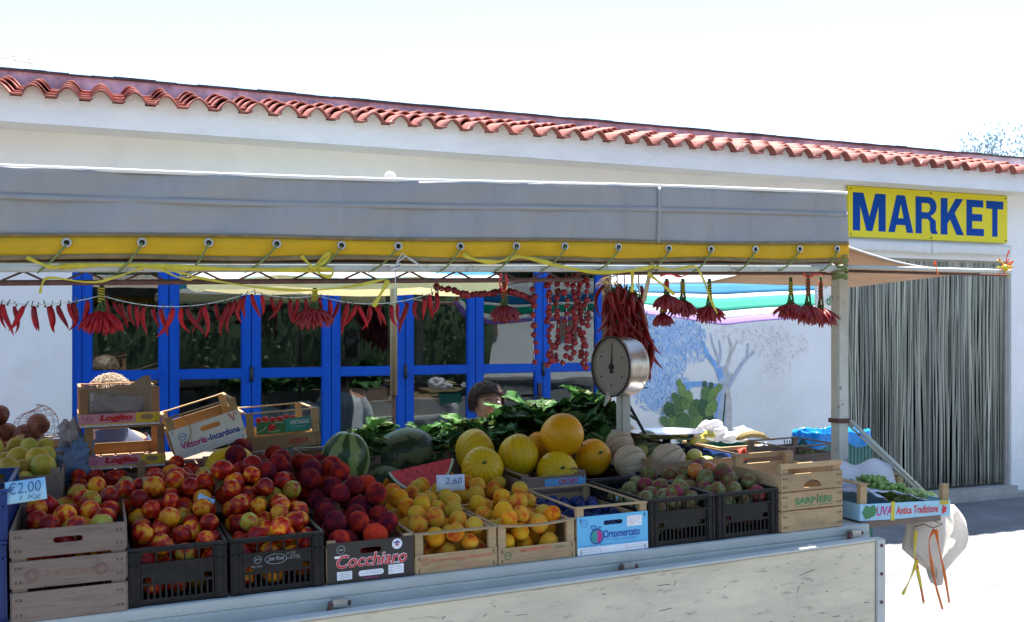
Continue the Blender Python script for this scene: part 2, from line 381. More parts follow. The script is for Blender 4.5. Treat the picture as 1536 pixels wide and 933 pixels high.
def melon_mat(name, c1, c2, stripes, rough=0.5, wav=1.2, bumpd=0.003, lo=0.35, hi=0.65, c3=None):
    """meridian pattern round the local z axis"""
    m, n, l, b = nt(name)
    tc = n.new('ShaderNodeTexCoord'); sx = n.new('ShaderNodeSeparateXYZ')
    l.new(tc.outputs['Object'], sx.inputs[0])
    at = n.new('ShaderNodeMath'); at.operation = 'ARCTAN2'
    l.new(sx.outputs[0], at.inputs[0]); l.new(sx.outputs[1], at.inputs[1])
    ns = n.new('ShaderNodeTexNoise'); ns.inputs['Scale'].default_value = 14; ns.inputs['Detail'].default_value = 5
    l.new(tc.outputs['Object'], ns.inputs['Vector'])
    ma = n.new('ShaderNodeMath'); ma.operation = 'MULTIPLY'; ma.inputs[1].default_value = stripes
    l.new(at.outputs[0], ma.inputs[0])
    mb = n.new('ShaderNodeMath'); mb.operation = 'MULTIPLY_ADD'; mb.inputs[1].default_value = wav * 2
    l.new(ns.outputs[0], mb.inputs[0]); l.new(ma.outputs[0], mb.inputs[2])
    sn = n.new('ShaderNodeMath'); sn.operation = 'SINE'
    l.new(mb.outputs[0], sn.inputs[0])
    mr = n.new('ShaderNodeMapRange'); mr.inputs[1].default_value = -1
    l.new(sn.outputs[0], mr.inputs[0])
    rp = n.new('ShaderNodeValToRGB'); e = rp.color_ramp.elements
    e[0].position = lo; e[0].color = (*c1, 1); e[1].position = hi; e[1].color = (*c2, 1)
    l.new(mr.outputs[0], rp.inputs[0])
    out = rp.outputs[0]
    if c3:
        n2 = n.new('ShaderNodeTexNoise'); n2.inputs['Scale'].default_value = 8; n2.inputs['Detail'].default_value = 3
        l.new(tc.outputs['Object'], n2.inputs['Vector'])
        mx = n.new('ShaderNodeMixRGB'); mx.inputs[2].default_value = (*c3, 1)
        r2 = n.new('ShaderNodeValToRGB'); r2.color_ramp.elements[0].position = 0.45; r2.color_ramp.elements[1].position = 0.68
        l.new(n2.outputs[0], r2.inputs[0]); l.new(r2.outputs[0], mx.inputs[0]); l.new(out, mx.inputs[1]); out = mx.outputs[0]
    l.new(out, b.inputs['Base Color'])
    b.inputs['Roughness'].default_value = rough
    b.inputs['Specular IOR Level'].default_value = 0.35
    bp = n.new('ShaderNodeBump'); bp.inputs['Distance'].default_value = bumpd; bp.inputs['Strength'].default_value = 0.6
    l.new(mr.outputs[0], bp.inputs['Height']); l.new(bp.outputs[0], b.inputs['Normal'])
    return m
M['ymelon'] = melon_mat('yellow_melon_rind', (0.58, 0.35, 0.004), (0.70, 0.44, 0.004), 17, 0.45, 3.5, 0.002, 0.0, 0.5, c3=(0.62, 0.43, 0.005))
M['omelon'] = melon_mat('orange_melon_rind', (0.72, 0.31, 0.002), (0.76, 0.34, 0.002), 15, 0.42, 3.5, 0.001, 0.0, 0.5, c3=(0.72, 0.36, 0.003))
M['cantaloupe'] = melon_mat('cantaloupe_rind', (0.20, 0.16, 0.09), (0.52, 0.39, 0.26), 9, 0.7, 0.5, 0.004, 0.0, 0.16, c3=(0.50, 0.40, 0.29))
M['cantaloupe_g'] = melon_mat('green_cantaloupe_rind', (0.10, 0.13, 0.07), (0.32, 0.32, 0.2), 9, 0.7, 0.5, 0.004, 0.0, 0.2)
M['wm_light'] = melon_mat('striped_watermelon_rind', (0.03, 0.075, 0.02), (0.22, 0.30, 0.10), 7, 0.35, 3.0, 0.0005, 0.35, 0.6)
M['wm_dark'] = melon_mat('dark_watermelon_rind', (0.022, 0.042, 0.018), (0.10, 0.13, 0.055), 7, 0.4, 4.5, 0.0005, 0.55, 0.75)

# ------------------------------------------------------------------ mesh building
class MB:
    def __init__(s):
        s.v = []; s.f = []; s.mi = []; s.sm = []
    def add(s, vs, fs, mi=0, smooth=False):
        o = len(s.v)
        s.v += [tuple(v) for v in vs]
        for f in fs:
            s.f.append(tuple(o + i for i in f)); s.mi.append(mi); s.sm.append(smooth)
        return s
    def box(s, x0, x1, y0, y1, z0, z1, mi=0):
        return s.add([(x0, y0, z0), (x1, y0, z0), (x1, y1, z0), (x0, y1, z0), (x0, y0, z1), (x1, y0, z1), (x1, y1, z1), (x0, y1, z1)],
                     [(0, 3, 2, 1), (4, 5, 6, 7), (0, 1, 5, 4), (1, 2, 6, 5), (2, 3, 7, 6), (3, 0, 4, 7)], mi)
    def obox(s, mtx, sx, sy, sz, mi=0):
        a, b, c = sx / 2, sy / 2, sz / 2
        vs = [mtx @ Vector(p) for p in [(-a, -b, -c), (a, -b, -c), (a, b, -c), (-a, b, -c), (-a, -b, c), (a, -b, c), (a, b, c), (-a, b, c)]]
        return s.add(vs, [(0, 3, 2, 1), (4, 5, 6, 7), (0, 1, 5, 4), (1, 2, 6, 5), (2, 3, 7, 6), (3, 0, 4, 7)], mi)
    def tube(s, pts, r, seg=8, mi=0, smooth=True, cap=True, flat=1.0):
        pts = [Vector(p) for p in pts]
        rs = r if isinstance(r, (list, tuple)) else [r] * len(pts)
        vs = []; up = None
        for i, p in enumerate(pts):
            t = (pts[min(i + 1, len(pts) - 1)] - pts[max(i - 1, 0)])
            if t.length < 1e-9: t = Vector((0, 0, 1))
            t.normalize()
            if up is None:
                up = Vector((0, 0, 1)) if abs(t.z) < 0.9 else Vector((0, 1, 0))
            a = t.cross(up)
            if a.length < 1e-5: a = t.orthogonal()
            a.normalize(); b = a.cross(t).normalized(); up = b
            for k in range(seg):
                an = 2 * math.pi * k / seg
                vs.append(p + (a * math.cos(an) + b * math.sin(an) * flat) * rs[i])
        fs = []
        for i in range(len(pts) - 1):
            for k in range(seg):
                k2 = (k + 1) % seg
                fs.append((i * seg + k, i * seg + k2, (i + 1) * seg + k2, (i + 1) * seg + k))
        s.add(vs, fs, mi, smooth)
        if cap:
            o = len(s.v) - len(vs)
            s.f.append(tuple(o + k for k in reversed(range(seg)))); s.mi.append(mi); s.sm.append(False)
            s.f.append(tuple(o + (len(pts) - 1) * seg + k for k in range(seg))); s.mi.append(mi); s.sm.append(False)
        return s
    def ball(s, c, rx, ry=None, rz=None, nu=14, nv=10, mi=0, fn=None):
        ry = rx if ry is None else ry; rz = rx if rz is None else rz
        c = Vector(c)
        vs = [c + Vector((0, 0, rz))] if not fn else [c + fn(Vector((0, 0, 1)), rx, ry, rz)]
        for j in range(1, nv):
            ph = math.pi * j / nv
            for i in range(nu):
                th = 2 * math.pi * i / nu
                d = Vector((math.sin(ph) * math.cos(th), math.sin(ph) * math.sin(th), math.cos(ph)))
                vs.append(c + (fn(d, rx, ry, rz) if fn else Vector((d.x * rx, d.y * ry, d.z * rz))))
        vs.append(c + (fn(Vector((0, 0, -1)), rx, ry, rz) if fn else Vector((0, 0, -rz))))
        L = len(vs) - 1
        fs = [(0, 1 + i, 1 + (i + 1) % nu) for i in range(nu)]
        for j in range(nv - 2):
            for i in range(nu):
                a = 1 + j * nu; b = 1 + (j + 1) * nu; i2 = (i + 1) % nu
                fs.append((a + i, b + i, b + i2, a + i2))
        a = 1 + (nv - 2) * nu
        fs += [(a + i, L, a + (i + 1) % nu) for i in range(nu)]
        return s.add(vs, fs, mi, True)
    def grid(s, fn, nu, nv, mi=0, smooth=True, thick=0.0):
        vs = [Vector(fn(i / nu, j / nv)) for j in range(nv + 1) for i in range(nu + 1)]
        fs = [(j * (nu + 1) + i, j * (nu + 1) + i + 1, (j + 1) * (nu + 1) + i + 1, (j + 1) * (nu + 1) + i) for j in range(nv) for i in range(nu)]
        if thick:
            n0 = len(vs)
            nrm = [Vector((0, 0, 0)) for _ in vs]
            for f in fs:
                nn = (vs[f[1]] - vs[f[0]]).cross(vs[f[3]] - vs[f[0]])
                for i in f: nrm[i] += nn
            vs2 = [v + (q.normalized() if q.length > 1e-12 else Vector((0, 0, 1))) * thick for v, q in zip(vs, nrm)]
            fs2 = [tuple(n0 + i for i in reversed(f)) for f in fs]
            W = nu + 1
            rim = [i for i in range(nu + 1)] + [j * W + nu for j in range(1, nv + 1)] + [nv * W + i for i in range(nu - 1, -1, -1)] + [j * W for j in range(nv - 1, 0, -1)]
            fr = []
            for a, b in zip(rim, rim[1:] + rim[:1]):
                fr.append((b, a, a + n0, b + n0))
            vs = vs + vs2; fs = fs + fs2 + fr
        return s.add(vs, fs, mi, smooth)
    def mesh(s, name, mats):
        me = bpy.data.meshes.new(name)
        me.from_pydata(s.v, [], s.f)
        for m in (mats if isinstance(mats, (list, tuple)) else [mats]):
            me.materials.append(m)
        me.polygons.foreach_set('material_index', s.mi)
        me.polygons.foreach_set('use_smooth', s.sm)
        me.update()
        return me
    def build(s, name, mats, parent=None, loc=None, rot=None):
        return put(s.mesh(name, mats), name, parent, loc, rot)

def put(me, name, parent=None, loc=None, rot=None):
    o = bpy.data.objects.new(name, me)
    col.objects.link(o)
    if loc is not None: o.location = loc
    if rot is not None: o.rotation_euler = rot
    if parent is not None: o.parent = parent
    return o
def tag(o, label=None, cat=None, group=None, kind=None):
    if label: o['label'] = label
    if cat: o['category'] = cat
    if group: o['group'] = group
    if kind: o['kind'] = kind
    return o
def thing(name, loc, rot, label, cat, group=None):
    o = bpy.data.objects.new(name, None)
    o.empty_display_size = 0.1
    col.objects.link(o)
    o.location = loc
    if rot is not None: o.rotation_euler = rot
    return tag(o, label, cat, group)
_kids = {}
def copy_tree(o, parent=None):
    c = o.copy(); col.objects.link(c); c.parent = parent
    for ch in [x for x in col.objects if x.parent == o]:
        copy_tree(ch, c)
    return c
def bevel(me, w=0.002, seg=1):
    bm = bmesh.new(); bm.from_mesh(me)
    bmesh.ops.bevel(bm, geom=bm.edges[:], offset=w, segments=seg, affect='EDGES', clamp_overlap=True)
    bm.to_mesh(me); bm.free()

def text_mesh(s, x0, z0, w, h, m, bold=0.0, shear=0.0, y=-0.0012, name='lettering', outline=None):
    """flat lettering standing on the local xz plane"""
    cu = bpy.data.curves.new('t', 'FONT')
    cu.body = s; cu.size = 1; cu.offset = bold; cu.shear = shear; cu.resolution_u = 3
    o = bpy.data.objects.new('t', cu); col.objects.link(o)
    dg = bpy.context.evaluated_depsgraph_get()
    me = bpy.data.meshes.new_from_object(o.evaluated_get(dg))
    bpy.data.objects.remove(o); bpy.data.curves.remove(cu)
    me.name = name
    n = len(me.vertices)
    a = np.zeros(n * 3); me.vertices.foreach_get('co', a); a = a.reshape(-1, 3)
    mn, mx = a[:, :2].min(0), a[:, :2].max(0)
    q = np.zeros_like(a)
    q[:, 0] = x0 + (a[:, 0] - mn[0]) / (mx[0] - mn[0]) * w
    q[:, 2] = z0 + (a[:, 1] - mn[1]) / (mx[1] - mn[1]) * h
    q[:, 1] = y
    me.vertices.foreach_set('co', q.ravel())
    me.materials.clear(); me.materials.append(m); me.update()
    return me
def txt(parent, s, x0, z0, w, h, m, bold=0.0, shear=0.0, y=-0.0012, name='lettering'):
    return put(text_mesh(s, x0, z0, w, h, m, bold, shear, y), name, parent)
def poly_flat(pts, m, parent, name, y, holes=()):
    cu = bpy.data.curves.new('p', 'CURVE'); cu.dimensions = '2D'; cu.fill_mode = 'BOTH'
    for P in [pts] + list(holes):
        sp = cu.splines.new('POLY'); sp.points.add(len(P) - 1)
        for i, p in enumerate(P): sp.points[i].co = (p[0], p[1], 0, 1)
        sp.use_cyclic_u = True
    o = bpy.data.objects.new('p', cu); col.objects.link(o)
    dg = bpy.context.evaluated_depsgraph_get()
    me = bpy.data.meshes.new_from_object(o.evaluated_get(dg))
    bpy.data.objects.remove(o); bpy.data.curves.remove(cu)
    for v in me.vertices: v.co = (v.co.x, y, v.co.y)
    me.materials.clear(); me.materials.append(m); me.update(); me.name = name
    return put(me, name, parent)

#SECTION_BUILDING
# ------------------------------------------------------------------ ground and sky setting
WY = 6.86
g = MB(); g.add([(-60, -60, 0), (80, -60, 0), (80, 90, 0), (-60, 90, 0)], [(0, 1, 2, 3)])
tag(g.build('ground', M['asphalt']), kind='structure')
rd = MB(); rd.add([(-60, -60, .004), (80, -60, .004), (80, 0.9, .004), (-60, 0.9, .004)], [(0, 1, 2, 3)])  # unseen dark road sheet, added to cut light bounced off the ground
M['road'] = mat('bounce_cut_asphalt', (0.06, 0.06, 0.06), 0.9, 0.2, 3, 0.006, 120)
tag(rd.build('road', M['road']), kind='structure')
st = MB(); st.box(-4, 12, WY - 0.10, WY - 0.002, 0.0, 0.045)
tag(st.build('kerb_strip', M['concrete']), kind='structure')

# ------------------------------------------------------------------ the long low shop
shop = thing('shop_building', (0, WY, 0), None, 'long low white shop with terracotta tiled eave and blue glazed doors', 'building')
def L(x): return x   # building-local x is world x; local y is measured from the wall face
bx0, bx1 = XatY(108, WY), XatY(915, WY)
dx0, dx1 = XatY(1258, WY), XatY(1517, WY)
BT, DT, DB = 2.42, 2.19, 0.10
w = MB()
w.box(-5, bx0, 0, 0.3, 0, 2.80)
w.box(bx0, bx1, 0, 0.3, BT, 2.80)
w.box(bx1, dx0, 0, 0.3, 0, 2.80)
w.box(dx0, dx1, 0, 0.3, DT, 2.80)
w.box(dx1, 12, 0, 0.3, 0, 2.80)
w.build('wall', M['plaster'], shop)
w = MB(); w.box(dx0 - 0.03, dx1 + 0.03, -0.05, 0.30, 0.02, DB); w.build('doorstep', M['concrete'], shop)
w = MB(); w.box(bx0 - 0.002, bx1 + 0.002, -0.03, 0.30, 0.02, 0.08); w.build('threshold', M['concrete'], shop)
# eaves: soffit, fascia, roof
w = MB(); w.box(-5, 12, -0.26, 0.0, 2.80, 2.83); w.build('soffit', M['soffit'], shop)
w = MB(); w.box(-5, 12, -0.285, -0.262, 2.797, 2.935); w.build('fascia', M['fascia'], shop)
w = MB()
w.add([(-5, -0.28, 2.91), (12, -0.28, 2.91), (12, 0.73, 3.18), (-5, 0.73, 3.18), (-5, -0.28, 2.88), (12, -0.28, 2.88), (12, 0.73, 3.1), (-5, 0.73, 3.1)],
      [(0, 1, 2, 3), (4, 7, 6, 5), (0, 4, 5, 1), (1, 5, 6, 2), (2, 6, 7, 3), (3, 7, 4, 0)])
w.build('roof_deck', M['concrete'], shop)
w = MB(); w.box(-5, 12, 0.72, 0.90, 3.0, 3.325); w.build('parapet', M['parapet'], shop)
w = MB()
nseg = 120
for i in range(nseg):
    xa = -5 + 17 * i / nseg; xb = -5 + 17 * (i + 1) / nseg
    h = 3.342 + 0.010 * noise.noise(Vector((xa * 3, 0, 0)))
    w.box(xa, xb, 0.705, 0.915, 3.325, h)
w.build('parapet_cap', M['parapet_cap'], shop)
w = MB(); w.box(-5, 12, 0.73, 5.2, 2.952, 3.05); w.build('roof_slab', M['concrete'], shop)
# interior shell
w = MB()
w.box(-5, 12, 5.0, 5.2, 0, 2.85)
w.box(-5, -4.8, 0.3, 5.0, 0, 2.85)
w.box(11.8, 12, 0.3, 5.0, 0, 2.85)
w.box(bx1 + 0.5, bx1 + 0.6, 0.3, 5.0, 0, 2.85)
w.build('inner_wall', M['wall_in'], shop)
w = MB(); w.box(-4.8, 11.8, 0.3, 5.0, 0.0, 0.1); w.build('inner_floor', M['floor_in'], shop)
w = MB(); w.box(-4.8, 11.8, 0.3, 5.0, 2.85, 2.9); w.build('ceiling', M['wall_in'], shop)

# roof tiles: S profile with real thickness, one mesh shared by all of them
def tile_mesh(seed):
    rn = random.Random(seed)
    W, LEN, T = 0.187, 0.32, 0.013
    prof = []
    for i in range(15):
        u = i / 14
        x = u * (W + 0.012)
        if u < 0.62:
            z = 0.056 * math.sin(math.pi * u / 0.62) ** 0.9 if 0 < u < 0.62 else 0
        else:
            z = -0.006 * math.sin(math.pi * (u - 0.62) / 0.38) ** .4
        prof.append((x, z))
    m = MB()
    ny = 2
    vs = []
    for j in range(ny + 1):
        y = LEN * j / ny
        zz = 0.27 * y + 0.038 * (1 - j / ny)
        for (x, z) in prof: vs.append((x, y, zz + z))
        for (x, z) in prof: vs.append((x, y, zz + z - T))
    n = len(prof); K = 2 * n; fs = []
    for j in range(ny):
        a = j * K; b = a + K
        for i in range(n - 1):
            fs.append((a + i, a + i + 1, b + i + 1, b + i))
            fs.append((a + n + i, b + n + i, b + n + i + 1, a + n + i + 1))
    for i in range(n - 1):
        fs.append((i, n + i, n + i + 1, i + 1))
        e = ny * K
        fs.append((e + i, e + i + 1, e + n + i + 1, e + n + i))
    m.add(vs, fs, 0, True)
    me = m.mesh('roof_tile', M['tile'])
    return me
tm = tile_mesh(1)
pitch = 0.187
x = -1.35
cnt = 0
while x < 8.1:
    for k in range(4):
        if cnt >= 299: break
        yy = -0.36 + k * 0.27
        zz = 2.925 + k * 0.27 * 0.265 + random.uniform(-0.003, 0.003)
        o = put(tm, 'roof_tile', shop, (x + random.uniform(-0.004, 0.004), yy + random.uniform(-0.006, 0.006), zz), (random.uniform(-0.008, 0.008), 0, random.uniform(-0.015, 0.015)))
        cnt += 1
    x += pitch
# the mortar bed under the first tile row
w = MB()
xx_ = -1.35
while xx_ < 8.1:
    P_ = [(xx_ + .004, 2.915)] + [(xx_ + (k / 10) * .62 * (pitch + .012), 2.925 + .044 + 0.056 * math.sin(math.pi * k / 10) ** .9) for k in range(11)] + [(xx_ + .62 * (pitch + .012) - .002, 2.915)]
    n_ = len(P_)
    w.add([(a, -0.2865, b) for a, b in P_] + [(a, -0.24, b) for a, b in P_], [tuple(range(n_)), tuple(reversed(range(n_, 2 * n_)))] + [(k, (k + 1) % n_, n_ + (k + 1) % n_, n_ + k) for k in range(n_)])
    xx_ += pitch
w.box(-5, 12, -0.2860, -0.2415, 2.936, 2.950)
tag(w.build('mortar_fill', M['fascia'], shop), kind='stuff')
# television aerial on the roof at far left
ae = thing('roof_aerial', (*atY(14, 104, 7.9)[:2], 3.1), None, 'thin white aerial on the roof at the far left', 'aerial')
w = MB(); w.tube([(0, 0, 0), (0, 0, 0.42)], 0.012, 6); w.build('mast', M['canvas_white'], ae)
w = MB(); w.tube([(-0.5, 0, 0.44), (0.16, 0, 0.36)], 0.008, 6)
for i in range(7):
    t = i / 6; xx = -0.45 + 0.58 * t; zz = 0.434 - 0.07 * t
    w.tube([(xx, -0.12, zz), (xx, 0.12, zz + 0.02)], 0.005, 5)
w.build('boom', M['canvas_white'], ae)

# blue folding doors
splits = [XatY(p, WY) for p in (122, 253.8, 377.9, 498.4, 609.8, 715.6, 817, 908)]
w = MB(); w.box(bx0, splits[0], 0.02, 0.12, 0.08, BT); w.box(splits[-1], bx1, 0.02, 0.12, 0.08, BT)
w.box(splits[0], splits[-1], 0.03, 0.12, BT - 0.05, BT)
w.build('door_frame', M['bluepaint'], shop)
for i in range(7):
    a, b = splits[i] + 0.003, splits[i + 1] - 0.003
    f = 0.055
    m = MB()
    z0, z1 = 0.09, BT - 0.053
    zc0 = 1.6 - (573.5 - HY) / 1500 * 6.2 + 0.0; zc0 = 1.247; zc1 = zc0 + 0.052
    m.box(a, a + f, 0.03, 0.075, z0, z1); m.box(b - f, b, 0.03, 0.075, z0, z1)
    m.box(a + f, b - f, 0.032, 0.073, z1 - 0.07, z1); m.box(a + f, b - f, 0.032, 0.073, z0, z0 + 0.14)
    m.box(a + f, b - f, 0.032, 0.073, zc0, zc1)
    # glazing beads
    for (p, q) in ((z0 + 0.14, zc0), (zc1, z1 - 0.07)):
        m.box(a + f, a + f + 0.008, 0.037, 0.066, p, q); m.box(b - f - 0.008, b - f, 0.037, 0.066, p, q)
        m.box(a + f + 0.008, b - f - 0.008, 0.037, 0.066, p, p + 0.008); m.box(a + f + 0.008, b - f - 0.008, 0.037, 0.066, q - 0.008, q)
    me = m.mesh('door_leaf', M['bluepaint'])
    leaf = put(me, 'door_leaf', shop)
    for (p, q) in ((z0 + 0.148, zc0 - 0.008), (zc1 + 0.008, z1 - 0.078)):
        gl = MB(); gl.box(a + f + 0.006, b - f - 0.006, 0.050, 0.054, p - 0.002, q + 0.002); gl.build('pane', M['glass'], leaf)
    if i in (2, 4, 6):
        h = MB(); h.tube([(a - 0.003, 0.022, zc0 - 0.03), (a - 0.003, 0.022, zc0 + 0.07)], 0.012, 8); h.build('hinge', M['dark'], leaf)
    if i == 5:
        h = MB(); h.box(b - 0.045, b - 0.015, 0.012, 0.03, 1.0, 1.16); h.tube([(b - 0.03, 0.015, 1.06), (b - 0.03, -0.03, 1.06), (b - 0.13, -0.03, 1.06)], 0.009, 8)
        h.build('handle', M['dark'], leaf)

# market sign
sgn = thing('market_sign', (0, WY - 0.03, 0), None, 'yellow shop sign lettered MARKET in blue above the curtained doorway', 'sign')
SX0, SX1 = XatY(1273, WY - 0.03), XatY(1511, WY - 0.03)
pz = lambda px, py: atY(px, py, WY - 0.03).z
z00 = (pz(1273, 354.5) + pz(1511, 365)) / 2; z01 = (pz(1273, 277) + pz(1511, 295.5)) / 2
m = MB(); m.box(SX0, SX1, 0.0, 0.022, z00, z01); bevel(m.mesh('x', M['sign_yellow']), 0.002)
m.build('board', M['sign_yellow'], sgn)
SW, SH = SX1 - SX0, z01 - z00
def letter(ch, polys, holes=(), u0=0, u1=1, name='letter'):
    def T(p): return (SX0 + SW * (u0 + (u1 - u0) * p[0]), z00 + SH * (0.125 + 0.75 * p[1]))
    poly_flat([T(p) for p in polys], M['sign_blue'], sgn, name, -0.0015, [[T(p) for p in h] for h in holes])
def arc(cx, cy, rx, ry, a0, a1, n=10):
    return [(cx + rx * math.cos(R(a0 + (a1 - a0) * i / n)), cy + ry * math.sin(R(a0 + (a1 - a0) * i / n))) for i in range(n + 1)]
letter('M', [(0, 0), (0, 1), (.32, 1), (.5, .38), (.68, 1), (1, 1), (1, 0), (.78, 0), (.78, .66), (.59, 0), (.41, 0), (.22, .66), (.22, 0)], (), .024, .219)
letter('A', [(0, 0), (.33, 1), (.67, 1), (1, 0), (.74, 0), (.68, .2), (.32, .2), (.26, 0)], [[(.39, .38), (.61, .38), (.5, .76)]], .235, .387)
letter('R', [(0, 0), (0, 1)] + [(.5, 1)] + arc(.60, .745, .36, .255, 80, -70) + [(.70, .47), (.92, .36), (.93, .12), (1, .03), (1, 0), (.72, 0), (.66, .1), (.65, .32), (.55, .4), (.28, .4), (.28, 0)],
       [[(.28, .58), (.28, .83), (.5, .83)] + arc(.54, .705, .13, .125, 80, -80, 6) + [(.5, .58)]], .402, .540)
letter('K', [(0, 0), (0, 1), (.29, 1), (.29, .58), (.64, 1), (.97, 1), (.60, .60), (1, 0), (.68, 0), (.40, .42), (.29, .30), (.29, 0)], (), .560, .710)
letter('E', [(0, 0), (0, 1), (.96, 1), (.96, .8), (.33, .8), (.33, .61), (.9, .61), (.9, .41), (.33, .41), (.33, .2), (1, .2), (1, 0)], (), .726, .842)
letter('T', [(.35, 0), (.35, .78), (0, .78), (0, 1), (1, 1), (1, .78), (.66, .78), (.66, 0)], (), .857, .972)
for (u, v) in ((.012, .95), (.012, .05), (.5, .955), (.5, .04), (.988, .95), (.988, .05)):
    m = MB(); m.ball((SX0 + SW * u, -0.002, z00 + SH * v), 0.007, nu=8, nv=6); m.build('screw', M['dark'], sgn)

# curtain header strip: two folded white sheets above the doorway
hd = thing('curtain_header', (0, WY - 0.045, 0), None, 'white sagging header cloth above the stringy door curtain', 'cloth')
for (pa, pb, s) in ((1262, 1394, 0), (1395, 1514, 1)):
    xa, xb = XatY(pa, WY - 0.04), XatY(pb, WY - 0.04)
    za = atY(1394, 358, WY).z
    def fn(u, v, xa=xa, xb=xb):
        sag = 0.025 * math.sin(math.pi * u)
        return (xa + (xb - xa) * u, -0.01 - 0.02 * v * (1 - v) + 0.004 * math.sin(u * 23), 2.335 - v * (0.105 - sag * 0.8) - sag * 0.3)
    m = MB(); m.grid(fn, 20, 4, thick=0.004); m.build('sheet', M['canvas_white'], hd)
# string door curtain
cu = thing('door_curtain', (0, WY, 0), None, 'grey green string curtain filling the doorway below the yellow sign', 'curtain')
M['cstrip'] = [mat('curtain_strand_%s' % n, c, 0.6, 0.15, 4, rnd=0.3, stretch=(6, 6, 1), transl=0.15) for n, c in
               (('olive', (0.40, 0.40, 0.31)), ('grey', (0.36, 0.37, 0.31)), ('pale', (0.46, 0.46, 0.37)), ('dark', (0.29, 0.29, 0.25)))]
n = 165
ms = []
for q in range(10):
    m = MB()
    ph = random.uniform(0, 6); am = random.uniform(0.003, 0.014); wd = random.uniform(0.0065, 0.0095)
    def fn(u, v, ph=ph, am=am, wd=wd):
        tw = 0.6 * math.sin(v * 4 + ph)
        xx = am * math.sin(v * 5 + ph) + am * 0.5 * math.sin(v * 11 + ph * 2)
        return (xx + (u - .5) * 2 * wd * math.cos(tw), (u - .5) * 2 * wd * math.sin(tw) + am * 0.7 * math.cos(v * 6 + ph), -v * 2.05 + 0.0)
    m.grid(fn, 2, 16, thick=0.003)
    ms.append([m.mesh('strand', mm) for mm in M['cstrip']])
for i in range(n):
    xx = dx0 + 0.02 + (dx1 - dx0 - 0.04) * i / (n - 1)
    k = noise.noise(Vector((xx * 3.1, 0, 3)))
    c = random.choice([0, 1, 1, 2, 3] if k < 0 else [0, 2, 2, 1, 0])
    put(random.choice(ms)[c], 'strand', cu, (xx, 0.05 + random.uniform(-0.012, 0.012), DT - 0.02), (0, 0, random.uniform(-.3, .3)))
m = MB(); m.box(dx0 + 0.002, dx1 - 0.002, 0.045, 0.065, DT - 0.075, DT - 0.002); m.build('rail', M['concrete'], cu)
for (a, b) in ((dx0 + 0.004, dx0 + 0.045), (dx1 - 0.04, dx1 - 0.004)):
    m = MB(); m.box(a, b, 0.03, 0.12, DB, DT - 0.08); m.build('door_jamb', M['concrete'], shop)

# mural painted on the wall between the doors (flat paint, a few mm proud)
mu = MB()
YM = -0.0022
def dab(cx, cz, a, b, ang, mi, y=YM):
    ca, sa = math.cos(ang), math.sin(ang)
    pts = []
    for t in range(6):
        u = math.cos(t * math.pi / 3) * a; v = math.sin(t * math.pi / 3) * b
        pts.append((cx + u * ca - v * sa, y, cz + u * sa + v * ca))
    mu.add(pts, [tuple(range(6))], mi)
def mp(px, py):
    p = atY(px, py, WY); return p.x, p.z
rn = random.Random(5)
def blob(px, py, rx, ry, n, mis, size=0.016, y=YM, dr=(-2.2, -0.9)):
    for _ in range(n):
        a = rn.uniform(0, 6.28); r = math.sqrt(rn.random())
        q, z = mp(px + rx * r * math.cos(a), py + ry * r * math.sin(a))
        dab(q, z, size * rn.uniform(.5, 1.3), size * rn.uniform(.18, .4), rn.uniform(*dr), rn.choice(mis), y - rn.random() * 0.0008)
def wash(px, py, rx, ry, mi, sd):
    pts = []
    for t in range(26):
        a = -t * 6.2832 / 26; k = 1 + .30 * noise.noise(Vector((math.cos(a) * 1.7, math.sin(a) * 1.7, sd)))
        q, z = mp(px + rx * k * math.cos(a), py + ry * k * math.sin(a)); pts.append((q, -.0010 - .00008 * sd, z))
    mu.add(pts, [tuple(range(26))], mi)
M['mu_wash'] = mat('mural_wash', (0.60, 0.68, 0.80), 0.9, 0.12, 9)
for sd, (a, b, c, d) in enumerate(((985, 500, 27, 25), (1022, 503, 28, 24), (1000, 545, 24, 24), (978, 588, 20, 22), (1012, 582, 22, 18), (975, 555, 14, 30))): wash(a, b, c, d, 9, sd)
for (px, py, rx, ry, n) in ((985, 500, 30, 30, 420), (1025, 505, 34, 28, 420), (1000, 545, 30, 26, 300), (975, 590, 26, 26, 300), (1010, 580, 26, 22, 240), (1040, 525, 22, 20, 160), (975, 560, 20, 40, 220), (1000, 610, 22, 14, 100)):
    blob(px, py, rx, ry, n, [0, 0, 1, 1, 1])
for (px, py, rx, ry, n) in ((1150, 510, 40, 26, 220), (1180, 520, 34, 24, 160), (1165, 550, 22, 18, 70), (1100, 500, 30, 16, 80)):
    blob(px, py, rx, ry, n, [2], 0.010)
LQ = [0]
def limb(pts, w0, w1, mi, y=-0.0034):
    LQ[0] += 1; y = -0.0032 - .00025 * LQ[0]
    P = [Vector((*mp(*p), 0)) for p in pts]
    # smooth
    for _ in range(2):
        Q = [P[0]]
        for a, b in zip(P, P[1:]): Q += [a * .75 + b * .25, a * .25 + b * .75]
        Q.append(P[-1]); P = Q
    n = len(P); vs = []
    for i, p in enumerate(P):
        t = (P[min(i + 1, n - 1)] - P[max(i - 1, 0)]).normalized(); nn = Vector((-t.y, t.x, 0)); w = w0 + (w1 - w0) * i / (n - 1)
        vs += [(p.x + nn.x * w, y, p.y + nn.y * w), (p.x - nn.x * w, y, p.y - nn.y * w)]
    mu.add(vs, [(2 * i, 2 * i + 1, 2 * i + 3, 2 * i + 2) for i in range(n - 1)], mi)
limb([(1078, 650), (1080, 610), (1088, 575), (1082, 550)], 0.075, 0.05, 3)
limb([(1092, 655), (1094, 610), (1090, 580), (1098, 560)], 0.03, 0.02, 4, -0.0038)
